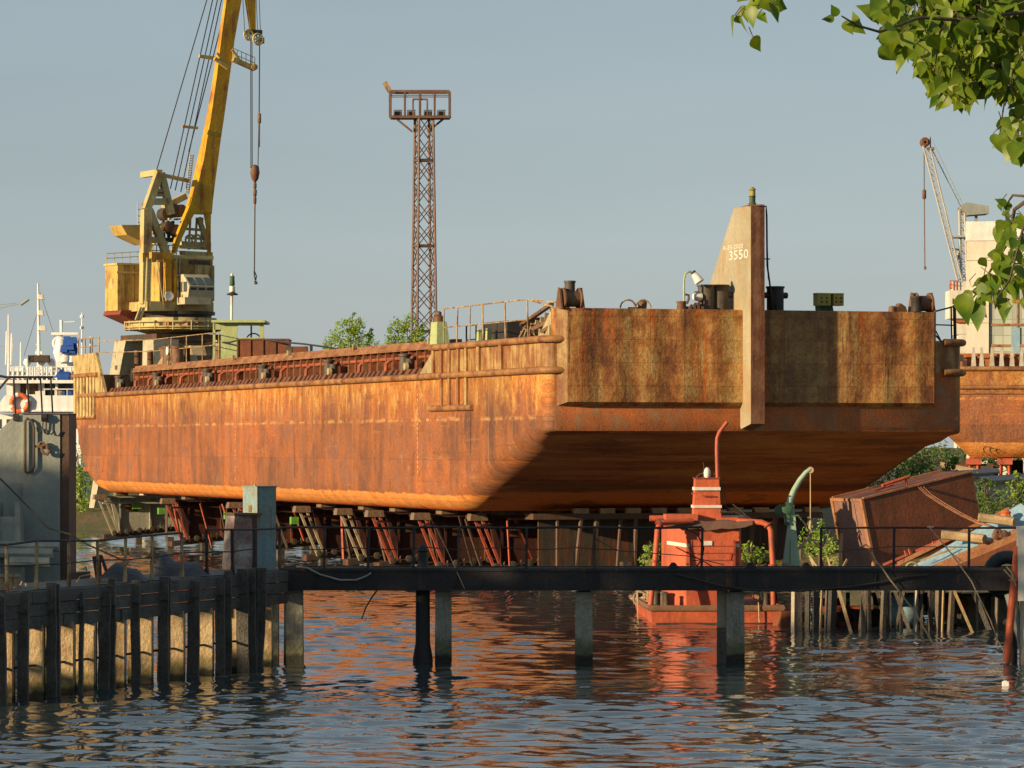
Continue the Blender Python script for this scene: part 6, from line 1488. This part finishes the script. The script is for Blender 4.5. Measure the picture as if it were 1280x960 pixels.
m = MB(); m.box(gx(-60), gx(25), DK - .9, DK - .2, -.5, zat(645, DK)); m.tap(gx(0), gx(10), DK - 1, DK - .3, .5, gx(1), gx(6), DK - .9, DK - .3, zat(627, DK)); m.tap(gx(24), gx(35), DK - 1, DK - .3, .5, gx(25), gx(31), DK - .9, DK - .3, zat(627, DK)); m.build('fender_block', m_grey, gb)
m = MB()
for k, (a, b, y) in enumerate(((-40, 74, 682), (-40, 66, 691), (12, 62, 702))): m.tube([W(a, y, DK - 1.0 - .2 * k), W(b, y + 1, DK - 1.0 - .2 * k)], .12, 7)
tag(m.build('timber_stack', m_grey), 'stacked grey timber baulks at the foot of the grey steel block', 'timbers')
m = MB(); m.tube([W(0, 598, DK - .5), W(22, 620, DK - 1), W(60, 660, 85), W(88, 668, 84), W(110, 681, 82), (W(160, 703, 79)), W(157, 706, 78)], .02, 5); tag(m.build('slanting_cable', m_cable), 'thin cable slanting down from the grey steel block to the quay railing', 'cable')

# ================================================================== GREENERY
def leaves(m, pts, size, rnd, droop=.3):
    for p in pts:
        a = Vector((rnd.gauss(0, 1), rnd.gauss(0, 1), rnd.gauss(0, .7))).normalized(); b = a.cross(Vector((rnd.gauss(0, 1), rnd.gauss(0, 1), rnd.gauss(0, 1)))).normalized()
        s_ = size * rnd.uniform(.6, 1.3)
        m.poly([p - a * s_, p + b * s_ * .42, p + a * s_, p - b * s_ * .42])
def bush(name, label, cat, base, blobs, n, size, mt, seed, group=None, stems=5):
    """blobs: (px, py, d, rx, rz) clumps; leaves spread in sprays inside each clump"""
    rnd = random.Random(seed); t = thing(name, label, cat, base, 0, group); m = MB(); st = MB()
    tot = sum(b[3] * b[4] for b in blobs)
    for px, py, d, rx, rz in blobs:
        c = W(px, py, d); k = int(n * rx * rz / tot); sprays = max(4, k // 22)
        st.tube([Vector(base) + Vector((rnd.uniform(-.3, .3), 0, 0)), Vector(base).lerp(c, .55) + Vector((rnd.uniform(-.3, .3), rnd.uniform(-.2, .2), .2)), c + Vector((0, 0, rz * .7))], .07, 5, True, True, .015)
        for s_ in range(sprays):
            v = Vector((rnd.gauss(0, 1), rnd.gauss(0, 1), rnd.gauss(0, 1))).normalized() * (rnd.random() ** .35)
            e = c + Vector((v.x * rx, v.y * rx, v.z * rz)); dr = (v + Vector((0, 0, .8))).normalized()
            if s_ % 3 == 0: st.tube([c, c.lerp(e, .6) + Vector((0, 0, .1)), e], .022, 4, True, True, .008)
            pts = [e + dr * rnd.uniform(-.5, .6) * rx * .4 + Vector((rnd.gauss(0, .13), rnd.gauss(0, .13), rnd.gauss(0, .13))) * rx * 1.1 for _ in range(max(4, k // sprays))]
            leaves(m, pts, size, rnd)
    m.build('crown', mt, t); st.build('trunk', m_bark, t); return t
bush('willow_bush', 'bright green willow bush on the bank between the grey steel block and the barge bow', 'bush', W(103, 652, 222), [(95, 575, 222, .8, 1.0), (92, 600, 221, 1.0, 1.2), (108, 610, 222, 1.2, 1.2), (98, 630, 221, 1.4, 1.0), (116, 632, 222, 1.2, .9), (88, 555, 223, .6, 1.0), (90, 640, 221, 1, .6), (125, 640, 222, .8, .6)], 2600, .11, m_bush, 1)
bush('young_tree', 'bright green leafy tree top rising behind the barge hatch, the left of two', 'tree', W(440, 600, 205), [(436, 412, 205, .75, .7), (424, 425, 205, .8, .6), (448, 422, 205, .7, .7), (440, 402, 205, .45, .5), (414, 434, 205, .5, .4), (436, 440, 205, 1.2, .5), (462, 420, 206, .35, .5), (462, 436, 205, .6, .5)], 3000, .085, m_bush, 2, 'young trees behind the barge')
bush('young_tree', 'bright green leafy tree top rising behind the barge hatch in front of the floodlight tower', 'tree', W(505, 600, 203), [(497, 415, 203, .55, .7), (508, 405, 203, .5, .5), (493, 432, 203, .6, .6), (512, 425, 203, .7, .7), (524, 418, 203, .4, .6), (526, 434, 203, .6, .4), (482, 440, 203, .5, .3)], 2600, .085, m_bush, 3, 'young trees behind the barge')
bush('shrub', 'dark green shrub between the tilted steel box and the blue gangway', 'shrub', W(1240, 690, 125), [(1238, 622, 125, .7, .6), (1252, 640, 124, .8, .6), (1236, 645, 124, .6, .5), (1262, 655, 124, .8, .5), (1275, 640, 124, .8, .7), (1230, 610, 125, .3, .4)], 2400, .06, m_bushdk, 4)
bush('shrub', 'light green loose shrub growing up in front of the white sheds', 'shrub', W(1280, 690, 128), [(1270, 612, 127, .35, .5), (1273, 598, 127, .2, .3), (1283, 620, 127, .6, .6), (1262, 625, 127, .3, .3)], 700, .06, m_bush, 5)
bush('grass_tuft', 'bright green weeds left of the red boat wheelhouse', 'weeds', W(813, 715, 118), [(812, 690, 118, .4, .5), (806, 700, 118, .4, .3), (822, 697, 118, .4, .5)], 420, .06, m_bush, 6)
bush('grass_tuft', 'bright green weeds between the red boat and the green davit', 'weeds', W(945, 715, 118), [(942, 697, 118, .5, .4), (934, 690, 118, .3, .3), (958, 700, 118, .4, .3)], 420, .06, m_bush, 7)
bush('grass_tuft', 'tall green weeds between the green davit and the tilted steel box', 'weeds', W(1030, 712, 118), [(1020, 685, 118, .6, .5), (1038, 680, 117, .5, .6), (1042, 695, 117, .4, .4), (1010, 672, 118, .5, .5), (1027, 665, 118, .4, .3)], 1100, .055, m_bush, 8)
bush('shrub', 'green shrub under the stern of the far rusty ship, beside the white sheds', 'shrub', W(1185, 620, 158), [(1182, 585, 158, .5, .4), (1190, 580, 158, .3, .3)], 400, .07, m_bushdk, 9)
bush('shrub', 'dense green hedge far behind the stern of the barge, below the cream building', 'hedge', W(1185, 600, 215), [(1122, 574, 215, 1.2, 1.2), (1136, 572, 216, 1.2, 1.2), (1150, 576, 215, 1.3, 1.2), (1172, 576, 214, 1.2, 1.1), (1195, 580, 214, 1.2, 1.0), (1220, 578, 216, 1.3, 1.0), (1245, 580, 216, 1.3, 1.0), (1270, 578, 216, 1.3, 1.0), (1295, 578, 216, 1.3, 1.0)], 2600, .13, m_bushdk, 12)
bush('shrub', 'green scrub on the bank right under the stern overhang of the barge', 'shrub', W(1125, 640, 150), [(1108, 604, 150, .8, .6), (1124, 598, 150, .9, .7), (1142, 590, 150, .8, .6), (1156, 584, 150, .7, .5), (1090, 616, 149, .7, .5)], 1500, .07, m_bushdk, 14)
# ---- foreground poplar: trunk beside the view, hanging boughs with real leaves
tr = thing('poplar_tree', 'leafy poplar boughs hanging down very close to the viewer, against the sky', 'tree', (4.3, 14.5, 3.1)); rnd = random.Random(21)
m = MB(); m.tube([(4.3, 14.5, 2.9), (4.25, 14.5, 5), (4.35, 14.6, 8), (4.2, 14.7, 11)], .2, 10, True, True, .1); m.build('trunk', m_bark, tr)
DL = 14.
tw_ = [[(1500, -60), (1380, -20), (1280, 15), (1200, 25), (1150, 22), (1100, 40), (1072, 32), (1052, 20)],
       [(1400, -160), (1300, -60), (1230, 20), (1205, 70), (1190, 120)], [(1450, 20), (1340, 60), (1290, 95), (1255, 130), (1250, 165)],
       [(1300, -60), (1225, -20), (1175, 40), (1168, 90)], [(1430, 100), (1320, 130), (1275, 150), (1262, 168), (1266, 188)],
       [(1440, 220), (1340, 240), (1290, 246), (1268, 262), (1262, 300), (1240, 335), (1222, 365), (1210, 380)],
       [(1290, 246), (1275, 300), (1262, 350), (1245, 375)], [(1330, 300), (1290, 320), (1265, 345)],
       [(1290, 246), (1266, 244), (1256, 258)], [(1100, -200), (1000, -80), (965, -20), (945, 12)], [(1500, -200), (1300, -120), (1150, -60), (1120, 10), (1110, 40)],
       [(1400, -100), (1290, 40), (1240, 90), (1215, 130)], [(1300, 30), (1270, 70), (1262, 110)]]
m = MB(); lm = MB()
def leafshape(mb, p, ax, nrm, L):
    """one poplar leaf folded along its midrib, tip curling"""
    ax = ax.normalized(); sd = ax.cross(nrm).normalized(); nrm = sd.cross(ax).normalized(); fold = rnd.uniform(.0, .35); curl = rnd.uniform(-.2, .45); ww = rnd.uniform(.8, 1.1)
    prof = [(0, 0), (.06, .20), (.20, .34), (.38, .35), (.58, .25), (.78, .12), (1, 0)]
    mid = [mb.pt(p + ax * (L * t) - nrm * (L * curl * t * t)) for t, w in prof]
    for sgn in (1, -1):
        ed = [mb.pt(p + ax * (L * t) - nrm * (L * curl * t * t) + sd * (sgn * w * L * ww) + nrm * (w * L * fold)) for t, w in prof[1:-1]]
        ed = [mid[0]] + ed + [mid[-1]]
        for i in range(len(prof) - 1):
            f = [mid[i], mid[i + 1], ed[i + 1], ed[i]]; f = list(dict.fromkeys(f))
            if len(f) > 2: mb.face(f if sgn > 0 else f[::-1], True)
def addleaf(p, L=None):
    ax = Vector((rnd.gauss(0, .55), rnd.gauss(0, .5), -abs(rnd.gauss(.75, .4)))); nr = Vector((rnd.gauss(-.3, .7), rnd.gauss(-.8, .6), rnd.gauss(.35, .5)))
    st = p + Vector((rnd.uniform(-.03, .03), rnd.uniform(-.05, .05), rnd.uniform(-.04, .01)))
    m.tube([p, st], .0018, 4); leafshape(lm, st, ax, nr, L or rnd.choice((.04, .055, .07, .08, .092)) * rnd.uniform(.85, 1.1))
def inpoly(x, y, P):
    c = False
    for (x1, y1), (x2, y2) in zip(P, P[1:] + P[:1]):
        if (y1 > y) != (y2 > y) and x < (x2 - x1) * (y - y1) / (y2 - y1) + x1: c = not c
    return c
for i, t in enumerate(tw_):
    dd = DL + rnd.uniform(-.5, .5)
    P = [W(x, y, dd + .12 * k * (i % 3 - 1)) for k, (x, y) in enumerate(t)]
    m.tube(P, .011 if i in (0, 1, 5, 10) else .007, 6, True, True, .0025)
    for a, b in list(zip(P, P[1:]))[1:]:
        n_ = max(1, int((b - a).length / .055))
        for k in range(n_):
            q = a.lerp(b, rnd.random()); vx = 640 + q.x / q.y * F
            if vx < 1110 and i != 9: continue
            if vx > 1330: continue
            addleaf(q + Vector((rnd.gauss(0, .03), rnd.gauss(0, .08), rnd.gauss(0, .03))))
mass = [([(1108, -60), (1098, 8), (1116, 40), (1140, 70), (1165, 60), (1172, 100), (1200, 115), (1245, 95), (1300, 80), (1330, -60)], 1150), ([(1235, 70), (1250, 115), (1300, 120), (1300, 70)], 70), ([(1246, 135), (1255, 178), (1290, 192), (1300, 130)], 70), ([(1150, 60), (1160, 100), (1185, 128), (1200, 100), (1190, 60)], 40),
        ([(1262, 262), (1250, 300), (1215, 345), (1212, 368), (1240, 378), (1262, 350), (1290, 380), (1310, 300), (1290, 262)], 80), ([(918, -30), (925, 10), (945, 18), (970, -5), (975, -30)], 24), ([(1262, 300), (1300, 300), (1300, 350), (1268, 345)], 16)]
for P, n_ in mass:
    xs = [p[0] for p in P]; ys = [p[1] for p in P]; k = 0
    while k < n_:
        x, y = rnd.uniform(min(xs), max(xs)), rnd.uniform(min(ys), max(ys))
        if inpoly(x, y, P):
            addleaf(W(x, y, DL + rnd.gauss(0, .3))); k += 1
for px, py, dx, dz, L in ((1062, 27, .6, -.45, .075), (1047, 20, -.3, .5, .05), (1043, 24, -.8, .1, .045), (1056, 26, .4, -.7, .06), (1072, 30, -.3, .7, .05), (1100, 42, .5, -.5, .09), (1108, 22, -.7, .3, .12), (1098, 60, .9, -.5, .09), (1204, 366, .1, -1, .12), (1222, 378, .0, -1, .11), (1258, 372, -.1, -1, .1), (1258, 256, -.4, .2, .05)):
    leafshape(lm, W(px, py, DL), Vector((dx, -.1, dz)), Vector((-.3, -.9, .3)), L)
m.build('twigs', m_bark, tr); lm.build('leaves', m_leaf, tr)
# ---- wood on the bank to the left (outside the view): it keeps the evening sun off the quay and footbridge
rnd = random.Random(5); m = MB(); st = MB()
TS = math.tan(SUN_EL)
def shadecrown(x, y, top, rx):
    base = 2.0; st.tube([(x, y, base), (x + .2, y, base + (top - base) * .6)], .25, 8, True, True, .1)
    h = (top - base - .5); Lq = 20 + (-26 - x) * 1.45
    for k in range(int(800 * rx * h / 16)):
        u = rnd.random(); z = base + .4 + u * h
        prof = rx * min(1.15, 1.2 - .25 * u)
        zg = z - Lq * TS
        if -44 < x < -25 and .0 < zg < 1.7 and rnd.random() < .985: continue  # gap shaped in the leaves to let sun through to the quay piles
        a = rnd.uniform(0, 2 * math.pi); q = prof * math.sqrt(rnd.random())
        p = Vector((x + q * math.cos(a), y + q * math.sin(a) * .7, z))
        leaves(m, [p], .34, rnd)
for k in range(19):
    x = -24 - k * 2.55; y = 60.5 + rnd.uniform(-1, 1)
    # the ray through this crown meets the bridge or quay line further along the sun direction
    Lh = (83.8 - y) / math.sin(SUN_AZ); xh = x + Lh * math.cos(SUN_AZ)
    need = 3.35 + Lh * TS
    if x < -52: need = min(15.7, 4.3 + (88 - y) / math.sin(SUN_AZ) * TS)
    if xh > 10.6: continue
    shadecrown(x, y, need, 1.75)
k0 = len(m.v); m.v += st.v; m.f += [tuple(i + k0 for i in f) for f in st.f]; m.sm += st.sm; m.mi += [1] * len(st.f)
tag(m.build('woodland', [m_bushdk, m_bark]), 'leafy belt of trees on the river bank beside the quay', 'wood', None, 'stuff')

# ================================================================== GROUND, WATER
def seg_dist(X, Y, P):
    best = np.full(X.shape, 1e9); ins = np.zeros(X.shape, bool)
    for (x1, y1), (x2, y2) in zip(P, P[1:] + P[:1]):
        dx, dy = x2 - x1, y2 - y1; t = np.clip(((X - x1) * dx + (Y - y1) * dy) / (dx * dx + dy * dy), 0, 1)
        best = np.minimum(best, np.hypot(X - x1 - t * dx, Y - y1 - t * dy))
        c = ((y1 > Y) != (y2 > Y)); xi = (x2 - x1) * (Y - y1) / (dy if dy else 1e-9) + x1; ins ^= c & (X < xi)
    return np.where(ins, best, -best)
def bl(a, b): v = FB @ Vector((a, b, 0)); return (v.x, v.y)
main_land = [(60, 70), (18, 70), (16.5, 100), (12, 108), (9, 112), bl(8, -3), bl(8.5, 6), bl(9.5, 20), bl(9.5, 60), bl(8, 80), (-24, 216), (-34, 218), (-62, 219), (-62, 226), (-24, 229), (-22, 240), (-24, 275), (-150, 330), (-2500, 420), (-2500, 5000), (2500, 5000), (2500, 70)]
left_land = [(-20, 60), (-21, 84), (-22, 97), (-400, 97), (-400, -300), (-13, -300), (-13, 20), (-17, 40)]
near_bank = [(-14, -300), (300, -300), (300, 22), (14, 18.2), (-14, 17.5)]
xl = np.unique(np.concatenate([np.array([-2500, -900, -400, -150, -100, -80]), np.arange(-64, 62, 1.5), np.array([80, 120, 250, 600, 2500])])); yl = np.unique(np.concatenate([np.array([-300, -60, -20, 0, 8]), np.arange(12, 100, 2.5), np.arange(100, 300, 1.5), np.array([320, 360, 420, 520, 800, 1600, 5000])]))
X, Y = np.meshgrid(xl, yl)
Z = np.full(X.shape, -1.6)
d = seg_dist(X, Y, main_land); Z = np.maximum(Z, np.clip(d * .22 + .0, -1.6, 1.3))
d = seg_dist(X, Y, left_land); Z = np.maximum(Z, np.clip(d * 2.0, -1.6, 1.9))
d = seg_dist(X, Y, near_bank); Z = np.maximum(Z, np.clip(d * 1.2, -1.6, 3.1))
Z += np.where(Z > .1, .08 * np.sin(X * 1.3 + Y * .7) * np.cos(Y * 1.1), 0)
def gridmesh(name, X, Y, Z, mt, kind, smooth=True):
    ny, nx = X.shape; me = bpy.data.meshes.new(name); n = nx * ny
    me.vertices.add(n); me.vertices.foreach_set('co', np.stack([X, Y, Z], -1).astype(np.float32).ravel())
    i = np.arange(n).reshape(ny, nx); q = np.stack([i[:-1, :-1], i[:-1, 1:], i[1:, 1:], i[1:, :-1]], -1).reshape(-1, 4); nf = len(q)
    me.loops.add(nf * 4); me.loops.foreach_set('vertex_index', q.ravel().astype(np.int32)); me.polygons.add(nf)
    me.polygons.foreach_set('loop_start', np.arange(0, nf * 4, 4, dtype=np.int32)); me.polygons.foreach_set('loop_total', np.full(nf, 4, dtype=np.int32))
    me.polygons.foreach_set('use_smooth', np.full(nf, smooth)); me.update(); me.validate()
    me.materials.append(mt); o = bpy.data.objects.new(name, me); COL.objects.link(o); o['kind'] = kind; return o
n = NT('shore_ground'); a = n.noise(n.P, .35, 6, .6); b = n.noise(n.P, 4, 5, .6)
cg = n.mix(n.mp(a, .42, .58), (.16, .11, .065), (.10, .095, .045)); cg = n.mix(n.mp(b, .52, .62), cg, (.07, .10, .025)); n.bump(b, .06)
gridmesh('ground', X, Y, Z, n.done(cg, .9, 0, .2), 'structure')
# water: a wind-ruffled sheet with real waves near the viewer, finer ripples in the shader
xw = np.unique(np.concatenate([np.array([-2500, -600, -150, -60, -36]), np.linspace(-26, 26, 470), np.array([36, 60, 150, 600, 2500])]))
yy = [16.0]
while yy[-1] < 50: yy.append(yy[-1] + 2)
while yy[-1] < 300: yy.append(yy[-1] + .10 + max(0, (yy[-1] - 50)) * .0022)
yy += [340, 420, 600, 1200, 5000]
X, Y = np.meshgrid(xw, np.array(yy)); Z = np.zeros(X.shape)
wr = np.random.default_rng(3)
for k in range(90):
    lam = .38 * (1.9 / .38) ** wr.random(); th = wr.normal(math.radians(-100), .65); kx, ky = math.cos(th) * 2 * math.pi / lam, math.sin(th) * 2 * math.pi / lam
    amp = .0030 * lam
    att = np.clip((lam / np.maximum(.1 + (Y - 50) * .0022, .1) - 2.2) / 2, 0, 1)
    ph = kx * X + ky * Y + wr.random() * 6.28
    Z += amp * att * (np.sin(ph) + .25 * np.sin(2 * ph + 1.2))
mod = .75 + .35 * np.sin(X * .21 + Y * .09) * np.sin(Y * .13 - X * .05 + 1)
Z *= mod * (np.abs(X) < 26) * (Y > 48) * (Y < 299)
n = NT('river_water'); b1 = n.noise(n.scl(n.P, .8, 1.1, 1), 4.2, 3, .55); b2 = n.noise(n.scl(n.P, .55, .8, 1), .9, 3, .5)
n.bump(n.ma('ADD', n.ma('MULTIPLY', b1, .16), b2), .035, 1.)
mw = n.done((.034, .046, .050), .02, 0, .5); n.b.inputs['IOR'].default_value = 1.44
gridmesh('water', X, Y, Z, mw, 'structure')
